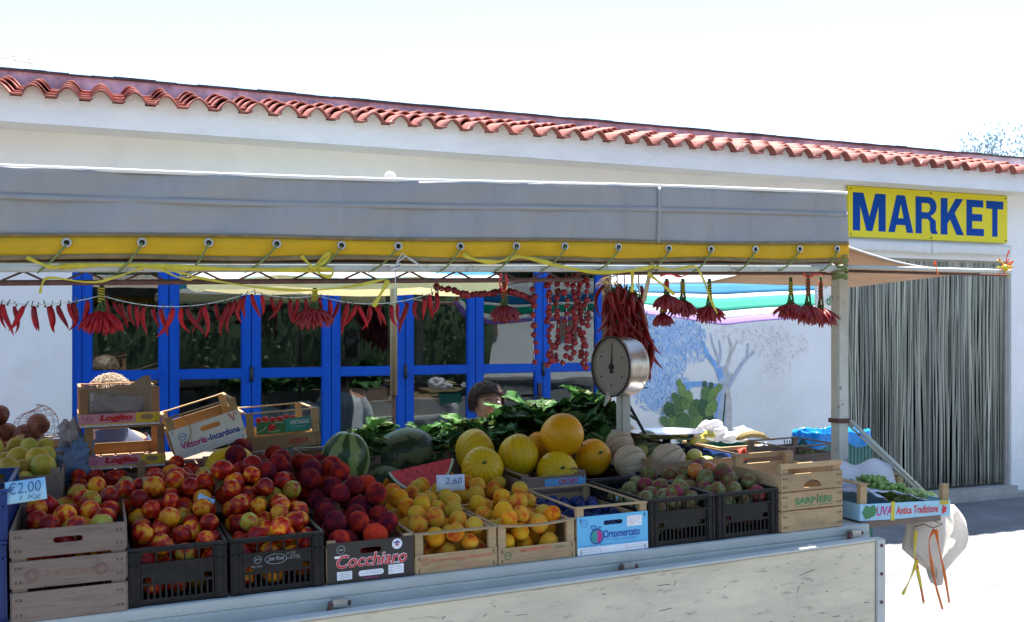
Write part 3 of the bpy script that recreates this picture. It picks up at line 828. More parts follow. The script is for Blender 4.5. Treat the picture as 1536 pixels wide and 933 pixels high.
limb([(1070, 655), (1074, 620), (1080, 590)], 0.014, 0.008, 0, -0.0042)
limb([(1082, 652), (1086, 615), (1088, 590)], 0.010, 0.006, 7, -0.0044)
limb([(1082, 568), (1076, 550), (1062, 535), (1052, 510)], 0.035, 0.008, 0)
limb([(1076, 552), (1082, 530), (1078, 510)], 0.014, 0.005, 3)
limb([(1078, 540), (1068, 515), (1066, 500)], 0.012, 0.004, 3, -0.004)
limb([(1086, 565), (1092, 545), (1098, 520), (1092, 505)], 0.018, 0.006, 4)
limb([(1098, 530), (1106, 510)], 0.01, 0.003, 4)
limb([(1092, 580), (1104, 560), (1116, 540), (1132, 528)], 0.022, 0.008, 3)
limb([(1120, 540), (1122, 515)], 0.012, 0.004, 3, -0.004)
limb([(1020, 580), (1045, 575), (1075, 578)], 0.03, 0.012, 0, -0.0030)
def pad(px, py, rx, ry, ang, mi, y):
    pts = []
    for t in range(14):
        a = t * math.pi * 2 / 14
        u = math.cos(a) * rx; v = math.sin(a) * ry
        x_, z_ = mp(px + u * math.cos(ang) - v * math.sin(ang), py + u * math.sin(ang) + v * math.cos(ang))
        pts.append((x_, y, z_))
    mu.add(pts, [tuple(range(13, -1, -1))], mi)
q = 0
for (px, py, rx, ry, a, c) in ((1010, 640, 13, 16, .1, 6), (1025, 635, 12, 17, -.1, 5), (1045, 635, 12, 18, .2, 6), (1062, 635, 10, 18, 0, 7), (1004, 615, 9, 12, -.4, 7), (1018, 610, 9, 14, .1, 5),
                               (1030, 600, 9, 15, .1, 6), (1042, 612, 9, 14, .2, 5), (1055, 610, 9, 15, .1, 7), (1066, 612, 8, 14, .5, 6), (1022, 585, 6, 10, 0, 6), (1018, 574, 4, 6, 0, 6),
                               (1058, 590, 7, 12, .1, 5), (1068, 592, 7, 12, .6, 6), (1076, 583, 5, 9, .7, 6), (1056, 576, 3.5, 5, 0, 7), (1066, 578, 3.5, 5, 0, 7), (996, 632, 6, 9, -.7, 5),
                               (1035, 655, 22, 14, 0, 7), (1000, 650, 12, 10, 0, 5), (1012, 596, 5, 8, -.3, 5)):
    q += 1; pad(px, py, rx, ry, a, c, -0.0070 - q * 0.0002)
rr = random.Random(2)
for _ in range(140):
    a, b = mp(rr.uniform(1000, 1074), rr.uniform(590, 648)); dab(a, b, 0.006, 0.004, rr.uniform(0, 3), rr.choice([5, 6, 7, 7]), -0.0125)
blob(1020, 620, 30, 26, 200, [5, 6, 7], 0.012, -0.0115, (0, 3))
mu.build('mural', [M[k] for k in ('mu_blue', 'mu_pale', 'mu_tan', 'mu_trunk', 'mu_trunk2', 'mu_g1', 'mu_g2', 'mu_g3', 'mu_sky', 'mu_wash')], shop)

# white plastic chairs seen inside, through the glass
def make_chair():
    c = thing('plastic_chair', (0, 0, 0), None, 'x', 'chair')
    m = MB()
    m.grid(lambda u, v: ((u - .5) * .46, (v - .5) * .42, .43 - .02 * math.sin(math.pi * u) * math.sin(math.pi * v)), 6, 6, thick=-0.012)
    m.build('seat', M['chair'], c)
    def back(u, v):
        w_ = .23 * (1 - 0.12 * v) * math.sqrt(max(0.02, 1 - max(0, (v - .45) / .55) ** 2.2)) if v > .45 else .23 * (1 - 0.12 * v)
        return ((u - .5) * 2 * w_, .21 + .09 * v - .02 * (1 - (2 * u - 1) ** 2), .43 + .44 * v)
    m = MB(); m.grid(back, 10, 12, thick=0.012); m.build('backrest', M['chair'], c)
    for (a, b) in ((-1, -1), (1, -1), (-1, 1), (1, 1)):
        m = MB(); m.tube([(a * .2, b * .18, .43), (a * .23, b * .22, 0)], [.022, .015], 6); m.build('leg', M['chair'], c)
    for a in (-1, 1):
        m = MB(); m.tube([(a * .22, .22, .62), (a * .25, 0, .64), (a * .25, -.16, .62), (a * .23, -.2, .43)], .016, 6); m.build('armrest', M['chair'], c)
    m = MB(); m.box(-.05, .05, .262, .30, .78, .805); m.build('grip_hole_shade', M['hole_shade'], c)  # solid dark block painted as the shade of the grip opening
    return c
ch0 = make_chair()
spots = [(395, 7.75, 3.0, 'leftmost white plastic chair seen through the third glass leaf from the left'), (438, 8.0, 2.6, 'white plastic chair with tall rounded back in the third blue leaf'),
         (468, 7.5, 3.4, 'nearest white plastic chair behind the box with cherries'), (573, 7.8, 3.0, 'white plastic chair seen through the glass left of the wooden pole'),
         (628, 8.0, 2.7, 'white plastic chair seen through the glass right of the wooden pole'), (662, 7.6, 2.0, 'white plastic chair turned side on in the fifth blue leaf')]
for i, (px, Y, rz, lb) in enumerate(spots):
    c = ch0 if i == 0 else copy_tree(ch0)
    c.location = (XatY(px, Y), Y, 0.10); c.rotation_euler = (0, 0, rz + math.pi)
    tag(c, lb, 'chair', 'white plastic chairs inside the shop')

# trees behind: one far at the upper right, a row across the road behind the viewer (seen mirrored in the glass)
def make_tree(loc, h, crown, seed, nleaf, lsize, label, leafm, sparse=False, group=None):
    rn = random.Random(seed)
    t = thing('tree', loc, None, label, 'tree', group)
    tips = []
    m = MB()
    def branch(p, d, ln, r, lev):
        pts = [p]; rs = [r]
        for i in range(4):
            d = (d + Vector((rn.uniform(-.22, .22), rn.uniform(-.22, .22), rn.uniform(-.05, .16)))).normalized()
            p = p + d * ln / 4; pts.append(p); rs.append(r * (1 - .14 * (i + 1)))
            if lev > 0 and i >= 1:
                a = rn.uniform(0, 6.28)
                nd = (d * .7 + Vector((math.cos(a), math.sin(a), rn.uniform(0, .5))) * .8).normalized()
                branch(p, nd, ln * rn.uniform(.55, .75), rs[-1] * .55, lev - 1)
        m.tube(pts, rs, 5 if lev < 2 else 8, cap=False)
        if lev <= 1: tips.extend(pts[1:])
    branch(Vector((0, 0, 0)), Vector((0, 0, 1)), h * .62, h * .022, 4 if sparse else 3)
    m.build('trunk', M['bark'], t)
    m = MB()
    for _ in range(nleaf):
        c = rn.choice(tips) + Vector([rn.gauss(0, crown) for _ in range(3)])
        q = Euler((rn.uniform(0, 6), rn.uniform(0, 6), rn.uniform(0, 6))).to_matrix()
        s_ = lsize * rn.uniform(.5, 1.3)
        a, b, e, f_ = [c + q @ Vector(v) for v in ((-s_, 0, 0), (0, -s_ * .35, s_ * .1), (s_, 0, 0), (0, s_ * .35, s_ * .1))]
        m.add([a, b, e, f_], [(0, 1, 2, 3)], 0)
    m.build('crown', leafm, t)
    return t
tp = atY(1505, 240, 24)
make_tree((tp.x + .3, 24, 0), 6.5, 0.20, 4, 9000, 0.07, 'sparse feathery tree rising beyond the roof at the far right', M['tree_leaf_haze'], True)
tA = make_tree((-6, -9, 0), 5.6, 0.35, 9, 9000, 0.16, 'leafy tree across the road, mirrored faintly in the glass doors', M['tree_leaf'], group='trees across the road behind the viewer')
for (x_, y_, rz, sc) in ((-1.5, -10, 1, 1.05), (3, -9.5, 2.2, .9), (7.5, -10.5, 4, 1.1), (-11, -8, 3.1, 1.0), (12.5, -9, 5, .95)):
    c = copy_tree(tA); c.location = (x_, y_, 0); c.rotation_euler = (0, 0, rz); c.scale = (sc,) * 3
    tag(c, 'leafy tree across the road, mirrored faintly in the glass doors', 'tree', 'trees across the road behind the viewer')
hs = thing('house', (0, 0, 0), None, 'pale house added across the road for pale reflections in the right glass doors', 'house')  # unseen house added to put pale shapes into the glass reflections
mb = MB(); mb.box(9, 21, -19, -14, 0, 3.6); mb.build('wall', M['plaster'], hs)
mb = MB(); mb.add([(8.6, -13.6, 3.6), (21.4, -13.6, 3.6), (21.4, -16.5, 4.9), (8.6, -16.5, 4.9), (8.6, -19.4, 3.6), (21.4, -19.4, 3.6)], [(0, 1, 2, 3), (3, 2, 5, 4), (0, 3, 4), (1, 5, 2), (0, 4, 5, 1)]); mb.build('roof', M['tile'], hs)
for i in range(4):
    mb = MB(); mb.box(10.2 + i * 2.8, 11.0 + i * 2.8, -14.0, -13.96, 1.2, 2.2); mb.build('window', M['wood_old'], hs)
rn = random.Random(44); mb = MB()
for _ in range(30000):
    c = Vector((rn.uniform(-16, 8), -7.5 + rn.gauss(0, .35), 0)); hh = 2.5 + .5 * noise.noise(Vector((c.x * .6, 0, 0))) + .3 * noise.noise(Vector((c.x * 2, 3, 0))); c.z = hh * rn.random() ** .6
    q = Euler((rn.uniform(0, 6), rn.uniform(0, 6), rn.uniform(0, 6))).to_matrix(); s_ = rn.uniform(.03, .09)
    mb.add([c + q @ Vector(v) for v in ((-s_, 0, 0), (0, -s_ * .6, 0), (s_, 0, 0), (0, s_ * .6, 0))], [(0, 1, 2, 3)])
for k in range(24):
    xa = -16 + k; mb.ball((xa + .5, -7.5, 1.25), .85, .42, 1.45 + .25 * math.sin(k * 2.1), nu=14, nv=10)
hg = mb.build('hedge', M['tree_leaf']); tag(hg, 'long dark hedge added across the road to darken reflections in the left glass doors', 'hedge')  # unseen hedge added so the left panes reflect something dark
#SECTION_STALL
# ------------------------------------------------------------------ the market stall trailer
TL = 0.016                      # the trailer stands slightly nose-down: height gained per metre to the right
TR = (0, -math.atan(TL), 0)
def bz(x, z): return z + TL * x  # height over the sloping deck
DECK = 0.722
YF = 3.30
XR = 2.97
stall = thing('market_stall', (0, YF, 0), None, 'folding trailer stall with grey and yellow awning and a long cream drop side', 'market stall')
def sp(mb, name, mats, **k):
    return mb.build(name, mats, stall, **k)
def sbox(x0, x1, y0, y1, z0, z1, name, m, tl=TL, bv=0.0):
    mb = MB()
    mb.add([(x0, y0, z0 + tl * x0), (x1, y0, z0 + tl * x1), (x1, y1, z0 + tl * x1), (x0, y1, z0 + tl * x0),
            (x0, y0, z1 + tl * x0), (x1, y0, z1 + tl * x1), (x1, y1, z1 + tl * x1), (x0, y1, z1 + tl * x0)],
           [(0, 3, 2, 1), (4, 5, 6, 7), (0, 1, 5, 4), (1, 2, 6, 5), (2, 3, 7, 6), (3, 0, 4, 7)])
    me = mb.mesh(name, m)
    if bv: bevel(me, bv, 2)
    return put(me, name, stall)
# local y: 0 is the crate fronts
sbox(-1.4, XR, -0.022, 1.75, DECK - 0.035, DECK, 'deck', M['steel_paint'], bv=0.003)
sbox(-1.4, XR + 0.002, -0.026, 0.03, DECK - 0.135, DECK - 0.0355, 'side_beam', M['steel_paint'], bv=0.006)
sbox(-1.4, XR, 0.04, 1.7, DECK - 0.30, DECK - 0.14, 'chassis_rail', M['rust'])
# cream drop side with its riveted end post
PT = 0.640; PTL = 0.027
sbox(-1.4, 2.925, -0.105, -0.075, 0.12, PT, 'drop_side', M['panel'], tl=PTL, bv=0.003)
sbox(-1.4, 2.925, -0.112, -0.068, PT + 0.001, PT + 0.012, 'top_rim', M['steel_paint'], tl=PTL, bv=0.002)
sbox(2.927, 2.972, -0.112, -0.066, 0.10, PT + 0.006, 'end_post', M['steel_paint'], tl=PTL, bv=0.003)
for k in range(5):
    m = MB(); m.ball((2.95, -0.113, 0.24 + k * 0.115), 0.007, nu=8, nv=6); sp(m, 'rivet', M['rust'])
rn = random.Random(3)
m = MB()
for _ in range(150):
    x_ = rn.uniform(0.0, 2.9); z_ = rn.uniform(0.2, PT - 0.02 + PTL * x_)
    ln = rn.choice([.004, .006, .008, .012, .03]) * rn.uniform(.5, 1.4); a = rn.choice([rn.uniform(-.1, .15), rn.uniform(-.1, .1), rn.uniform(.2, 1.3)])
    wv = rn.uniform(.0006, .0016)
    dx, dz = math.cos(a) * ln, math.sin(a) * ln
    m.add([(x_ - dx, -0.1058, z_ - dz), (x_ + dx, -0.1058, z_ + dz), (x_ + dx * .9 - wv, -0.1058, z_ + dz * .9 + wv * 2), (x_ - dx * .8 - wv, -0.1058, z_ - dz * .8 + wv * 2)], [(0, 1, 2, 3)])
tag(sp(m, 'scratches', M['scratch']), kind='stuff')
for px, py in ((510, 905), (943, 850), (1283, 800)):
    p = atY(px, py, YF - 0.05)
    x_, z_ = p.x, p.z
    m = MB(); m.box(x_ - .028, x_ + .024, -0.062, -0.0265, z_ - .012, z_ + .014); me = m.mesh('latch', M['metal']); bevel(me, .004, 2); lt = put(me, 'latch', stall)
    m = MB(); m.tube([(x_ - .03, -.05, z_ + .008), (x_ - .036, -.058, z_ - .012), (x_ - .034, -.05, z_ - .035)], .009, 8); m.tube([(x_ + .02, -.05, z_), (x_ + .036, -.052, z_)], .008, 8)
    m.build('hook', M['rust'], lt)
# wheels and legs below (mostly out of the picture)
for (wx, wy) in ((0.4, 0.2), (0.4, 1.5)):
    wh = MB(); wh.tube([(wx, wy - .09, .29), (wx, wy + .09, .29)], .29, 24); w_ = wh.build('tyre', M['rubber'], stall)
    rm = MB(); rm.tube([(wx, wy - .095, .29), (wx, wy + .095, .29)], .17, 18); rm.build('rim', M['metal'], w_)
for (wx, wy) in ((2.7, 0.15), (2.7, 1.5), (-1.2, 0.15), (-1.2, 1.5)):
    m = MB(); m.box(wx - .03, wx + .03, wy - .03, wy + .03, 0.0, DECK - .2); sp(m, 'prop_leg', M['steel_paint'])
# stepped display boards carrying the rear rows
XL = -1.3
sbox(XL, 1.04, 0.53, 1.03, DECK + 0.001, DECK + 0.135, 'display_step', M['wood_old'])
sbox(XL, 0.80, 1.035, 1.70, DECK + 0.001, DECK + 0.270, 'display_step', M['wood_old'])
sbox(0.803, 2.93, 1.035, 1.70, DECK + 0.001, DECK + 0.150, 'display_step', M['wood_old'])
# front right post, top pipe, lattice girder
AT = 0.021
def az(x, z): return z + AT * x
pxp = XatY(1260, YF - .03)
PQ = XatY(1260, YF + .37)
m = MB(); m.box(PQ - .031, PQ + .031, .345, .400, .02, az(pxp, 1.815)); me = m.mesh('post', M['pipe']); bevel(me, .006, 2); put(me, 'post', stall)
m = MB(); m.box(PQ - .037, PQ + .037, .339, .406, 1.150, 1.170); sp(m, 'clamp', M['rust'])
m = MB(); m.tube([(pxp, -.03, az(pxp, 1.775)), (PQ, .37, az(pxp, 1.80))], .014, 8); sp(m, 'corner_arm', M['pipe'])
zb = 1.6 + (HY - 402) / 1500 * 3.04 + 0.0
zb = 1.775
m = MB(); m.tube([(-1.4, -.03, az(-1.4, zb)), (pxp + .03, -.03, az(pxp, zb))], .0165, 12); sp(m, 'top_pipe', M['pipe'])
m = MB(); m.tube([(-1.4, -.012, az(-1.4, zb + .022)), (pxp, -.012, az(pxp, zb + .022))], .009, 8); sp(m, 'inner_rod', M['rust'])
xe = XatY(872, YF)
m = MB(); m.tube([(-1.4, 0, az(-1.4, zb - .048)), (xe, 0, az(xe, zb - .048 + .004))], .0085, 8); sp(m, 'lattice_bar', M['rust'])
m = MB(); m.tube([(xe - .02, 0, az(xe, zb - .02)), (pxp, 0, az(pxp, zb - .022))], .0075, 8); sp(m, 'lattice_bar', M['rust'])
x_ = -1.3
k = 0
while x_ < xe - .06:
    m = MB(); m.tube([(x_, -.004, az(x_, zb - .048)), (x_ + .075, -.004, az(x_, zb - .012))] if k % 2 == 0 else [(x_, -.004, az(x_, zb - .012)), (x_ + .075, -.004, az(x_, zb - .048))], .0036, 6)
    sp(m, 'lattice_wire', M['rust']); x_ += .075 + (.02 if k % 2 else .0); k += 1
# rod running on to the right
xr = XatY(1508, YF)
m = MB(); m.tube([(pxp, -.03, az(pxp, zb + .004)), (xr, -.03, az(pxp, zb - .0) + .004)], .0085, 8); sp(m, 'side_rod', M['steel_paint'])
m = MB(); m.tube([(pxp, -.018, az(pxp, zb - .012)), (xr, -.018, az(pxp, zb - .014))], .006, 8); sp(m, 'side_rod', M['rust'])
# diagonal brace and the shelf for the grapes
m = MB(); m.tube([(PQ + .03, .34, 1.165), (atY(1386, 738, YF + .20).x, .20, atY(1386, 738, YF + .20).z)], .0095, 8)
m.tube([(PQ + .03, .36, 1.148), (atY(1386, 738, YF + .20).x, .22, atY(1386, 738, YF + .20).z - .01)], .006, 8); tag(sp(m, 'brace', M['pipe']))
m = MB(); m.box(XR - .02, XatY(1412, YF), .0, .42, .748, .776); me = m.mesh('side_shelf', M['wood_old']); bevel(me, .003); put(me, 'side_shelf', stall)
# rear posts and rails
for rx in (-1.2, XatY(910, YF + 1.68)):
    m = MB(); m.box(rx - .02, rx + .02, 1.66, 1.70, DECK + TL * rx, az(rx, 1.82)); sp(m, 'rear_post', M['wood_dark'])
# awning valance: grey cloth with a yellow hem, laced through eyelets
xv0, xv1 = -1.45, XatY(1271.5, YF - .05)
def top_z(x): return 2.063 + 0.026 * x - 0.004 * math.sin(x * 2.3)
def hem_z(x): return az(x, 1.868) + 0.003 * math.sin(x * 5)
def bot_z(x): return az(x, 1.797) + 0.0035 * math.sin(x * 9 + 1)
def vy(x, v): return -.050 + .006 * math.sin(x * 3.1 + v * 2) * (1 - v * .5) + .003 * math.sin(x * 11 + v * 5) + .010 * noise.noise(Vector((x * 4 + v * 1.5, v * 1.3, 0))) + .005 * noise.noise(Vector((x * 16, v * 2.2, 4))) * (.4 + v)
def vfn(u, v):
    x = xv0 + (xv1 - xv0) * u
    return (x, vy(x, v), top_z(x) * (1 - v) + hem_z(x) * v)
m = MB(); m.grid(vfn, 400, 16, thick=0.002)
val = sp(m, 'valance', M['canvas_grey'])
m = MB(); m.grid(lambda u, v: ((lambda x: (x, vy(x, 1 + v * .2) - .0015, hem_z(x) * (1 - v) + (bot_z(x)) * v))(xv0 + (xv1 - xv0) * u)), 400, 3, thick=0.002)
hem = sp(m, 'yellow_hem', M['canvas_yellow'])
for (za, zb_, nm) in ((0.006, -0.004, 'hem_stitching'), (-.044, -.058, 'hem_edge')):
    m = MB(); m.grid(lambda u, v: ((lambda x: (x, vy(x, 1.0 if za > 0 else 1.2) - .0042, (hem_z(x) + za + (zb_ - za) * v) if za > 0 else (bot_z(x) + .012 - .014 * v)))(xv0 + (xv1 - xv0) * u)), 400, 1, thick=0.0012)
    m.build(nm, M['canvas_brown'], val)
m = MB(); m.grid(lambda u, v: ((lambda x: (x, vy(x, .36) - .0040, top_z(x) - .078 - .016 * v))(xv0 + (xv1 - xv0) * u)), 400, 1, thick=0.001)
m.build('lap_seam', M['canvas_seam'], val)
xs = XatY(988, YF - .05)
m = MB(); m.grid(lambda u, v: (xs - .007 + .014 * u, vy(xs, v) - .0050, top_z(xs) * (1 - v) + hem_z(xs) * v - .001), 1, 10, thick=0.001)
m.build('cross_seam', M['canvas_seam'], val)
for px in (440, 488, 695, 715, 690, 1245):
    pass
m = MB(); m.tube([(xv0 + (xv1 - xv0) * i / 80, -.046, top_z(xv0 + (xv1 - xv0) * i / 80) + .003) for i in range(81)], .0065, 8)
m.build('sunlit_rim_roll', M['canvas_white'], val)  # white roll added along the edge to give the bright sunlit rim
gx = [XatY(p, YF - .055) for p in (100, 213, 313, 415, 512, 596, 690, 775, 848, 928, 1003, 1066, 1132, 1198, 1255)]
gx = [XatY(-20, YF - .055), XatY(-140, YF - .055)] + gx
for x_ in gx:
    zc = hem_z(x_) - .022
    ring = MB(); n_ = 20
    ring.tube([(x_ + .0112 * math.cos(6.2832 * i / n_), vy(x_, 1.1) - .006, zc + .0112 * math.sin(6.2832 * i / n_)) for i in range(n_ + 1)], .0036, 6, cap=False)
    e = ring.build('eyelet', M['brass'], hem)
    m = MB(); m.tube([(x_, vy(x_, 1.1) - .0036, zc), (x_, vy(x_, 1.1) - .0046, zc)], .0105, 14); m.build('eyelet_hole_shade', M['hole_shade'], e)  # solid dark disc painted as the shade inside the eyelet
    m = MB()
    lean = random.uniform(.05, .085)
    m.tube([(x_, -.052, zc), (x_ - .004, -.064, zc - .012), (x_ - lean * .6, -.064, az(x_, 1.775) + .012), (x_ - lean, -.052, az(x_, 1.775) - .012), (x_ - lean - .01, -.02, az(x_, 1.775) - .018)], .0035, 6)
    sp(m, 'lacing_cord', M['cord_green'])
# roof cloth, sloping to the rear
def roof(u, v):
    x = xv0 + (pxp + .01 - xv0) * u
    return (x, -.045 + 1.52 * v, top_z(x) * (1 - v) + (1.905 + .012 * x) * v - .018 * math.sin(math.pi * v) + .01 * math.sin(u * 20) * math.sin(math.pi * v))
m = MB(); m.grid(roof, 60, 8, thick=0.002); sp(m, 'roof_cloth', M['canvas_roof'])
# tan side cloth pulled out along the rod
A = Vector((pxp + .02, -.03, 1.925)); B = atY(1470, 406, YF - .02) - Vector((0, YF, 0)); Cc_ = atY(1280, 431, YF + 1.2) - Vector((0, YF, 0)); D_ = atY(1060, 424, YF + 1.2) - Vector((0, YF, 0))
def side(u, v):
    f = A.lerp(B, u); f.z -= .030 * math.sin(math.pi * u)
    b = (D_.lerp(Cc_, min(1, u * 1.5)) if u < .67 else Cc_.lerp(B, (u - .67) / .33))
    p = f.lerp(b, v); p.z -= .008 * math.sin(math.pi * v) * math.sin(math.pi * u)
    p.z += .006 * math.sin(u * 14 + v * 6) * v * (1 - v) * 4
    return p
m = MB(); m.grid(side, 24, 16, thick=0.0015); sp(m, 'side_cloth', M['canvas_tan'])
m = MB(); m.tube([side(i / 20, 0) for i in range(21)], .004, 6); sp(m, 'side_cloth_edge', M['canvas_white'])
# cloth cap of the ridge pole, poking above the awning
p = atY(585, 256, YF + .25)
m = MB(); m.ball((p.x, .25, p.z - .024), .022, .02, .022); m.tube([(p.x, .25, p.z - .15), (p.x, .25, p.z - .01)], .012, 8); sp(m, 'pole_cap', M['canvas_white'])

# --- wooden pole with parasol behind the stall
py0 = 5.5
pxx = XatY(590.5, py0)
par = thing('parasol', (pxx, py0, 0), None, 'striped parasol with cream border on a wooden pole behind the fruit', 'parasol')
m = MB(); m.tube([(0, 0, 1.2), (0, 0, 2.22)], .021, 10); m.build('pole', M['wood_pole'], par)
m = MB(); m.tube([(0, 0, .03), (0, 0, 1.2)], .013, 8); m.build('pole_shaft', M['rust'], par)
m = MB(); m.tube([(0, 0, 0), (0, 0, .06)], .22, 20); m.build('base', M['concrete'], par)
M['stripes'] = []
cols = {'w': (0.82, 0.82, 0.80), 't': (0.02, 0.30, 0.36), 'g': (0.05, 0.46, 0.34), 'b': (0.05, 0.30, 0.50), 'p': (0.42, 0.30, 0.62), 'c': (0.75, 0.62, 0.34)}
for k in cols: M['st_' + k] = mat('parasol_cloth_' + k, cols[k], 0.8, 0.06, 5, 0.001, 80, transl=0.6)
def canopy_rings(parent, n, Rr, z0, z1, bands, rot=0.2):
    order = list('wtgbpc')
    m = MB()
    for (a, b, k) in bands:
        for s_ in range(n):
            a0, a1 = rot + 2 * math.pi * s_ / n, rot + 2 * math.pi * (s_ + 1) / n
            P = lambda an, t: Vector((math.cos(an) * Rr * t, math.sin(an) * Rr * t, z1 + (z0 - z1) * t ** 1.15))
            p0, p1, p2, p3 = P(a0, a), P(a1, a), P(a1, b), P(a0, b)
            sg = .05 * b * b
            mid_o = (p2 + p3) / 2 + Vector((0, 0, -sg * .3)); mid_i = (p0 + p1) / 2 + Vector((0, 0, -.05 * a * a * .3))
            m.add([p0, mid_i, p1, p2, mid_o, p3], [(0, 5, 4, 1), (1, 4, 3, 2)], order.index(k))
    return m.build('canopy', [M['st_' + k] for k in order], parent)
CAN = canopy_rings(par, 8, .64, 1.845, 2.24, [(0.0, .25, 't'), (.25, .38, 'w'), (.38, .55, 'g'), (.55, .62, 'w'), (.62, .76, 't'), (.76, .82, 'w'), (.82, .93, 'b'), (.93, 1.0, 'w')])
m = MB()
for s_ in range(8):
    a0, a1 = .2 + math.pi / 4 * s_, .2 + math.pi / 4 * (s_ + 1)
    p0 = Vector((math.cos(a0) * .64, math.sin(a0) * .64, 1.845)); p1 = Vector((math.cos(a1) * .64, math.sin(a1) * .64, 1.845))
    for q in range(4):
        t0, t1 = q / 4, (q + 1) / 4
        c0 = p0.lerp(p1, t0) - Vector((0, 0, .015 * math.sin(math.pi * t0))); c1 = p0.lerp(p1, t1) - Vector((0, 0, .015 * math.sin(math.pi * t1)))
        m.add([c0, c1, c1 - Vector((0, 0, .055)), c0 - Vector((0, 0, .055))], [(0, 1, 2, 3)])
m.build('border', M['st_c'], par)
for o_ in par.children:
    if o_.name.startswith(('canopy', 'border')): o_.scale = (1.45, 1, 1); o_.location.x = -.22
for s_ in range(8):
    a0 = .2 + math.pi / 4 * s_
    m = MB(); m.tube([(0, 0, 2.19), (math.cos(a0) * .91 - .22, math.sin(a0) * .63, 1.838)], .005, 5); m.build('rib', M['metal'], par)

# --- striped cloth hanging at the back right (direct sun through it)
sc = thing('striped_cloth', (0, 0, 0), None, 'sunlit cloth with teal, green, white and lilac stripes hanging behind the chilli bunches', 'cloth')
top = [(905, 424, 5.9), (945, 412, 5.8), (1075, 402, 5.55), (1262, 400, 5.55)]
bot = [(905, 438, 5.5), (965, 470, 5.3), (1085, 488, 5.0), (1262, 476, 5.0)]
top3 = [atY(*p) + Vector((0, 0, .02)) for p in top]; bot3 = [atY(*p) for p in bot]
us = [0, .14, .48, 1]
def cl(P, u):
    for i in range(3):
        if u <= us[i + 1] + 1e-9:
            return P[i].lerp(P[i + 1], (u - us[i]) / (us[i + 1] - us[i]))
def scf(u, v):
    p = cl(top3, u).lerp(cl(bot3, u), v)
    p.y += .02 * math.sin(u * 13) ; p.z -= .012 * math.sin(math.pi * max(0, (u - .48) / .52)) * v * -1
    return p
bands = [(0, .33, 'w'), (.33, .52, 'b'), (.52, .59, 'w'), (.59, .79, 'g'), (.79, .90, 'w'), (.90, 1.0, 'p')]
order = list('wtgbpc')
m = MB()
for a, b, k in bands:
    m.grid(lambda u, v, a=a, b=b: scf(u, a + (b - a) * v), 24, 3, mi=order.index(k), thick=.0008)
m.build('cloth', [M['st_' + k] for k in order], sc)
m = MB(); m.tube([scf(i / 24, 0) + Vector((0, 0, .006)) for i in range(25)], .006, 6); m.build('hanging_cord', M['string'], sc)
# white banner with green lettering peeping out next to the post
bn = thing('white_banner', (0, 0, 0), None, 'white banner scrap with green letters beside the right post', 'banner')
b0, b1 = atY(1222, 474, 4.94), atY(1264, 412, 4.94)
m = MB(); m.grid(lambda u, v: (b0.x + (b1.x - b0.x) * u, 4.94 - .01 * math.sin(u * 5), b0.z + (b1.z - b0.z) * v), 6, 4, thick=.001); m.build('cloth', M['canvas_white'], bn)
me = text_mesh('V', 0, 0, .045, .06, M['p_teal'], bold=.02); put(me, 'lettering', bn, (b0.x + .05, 4.925, b1.z - .09))
me = text_mesh('di', 0, 0, .05, .06, M['p_green'], bold=.02); put(me, 'lettering', bn, (b0.x + .075, 4.925, b1.z - .19))

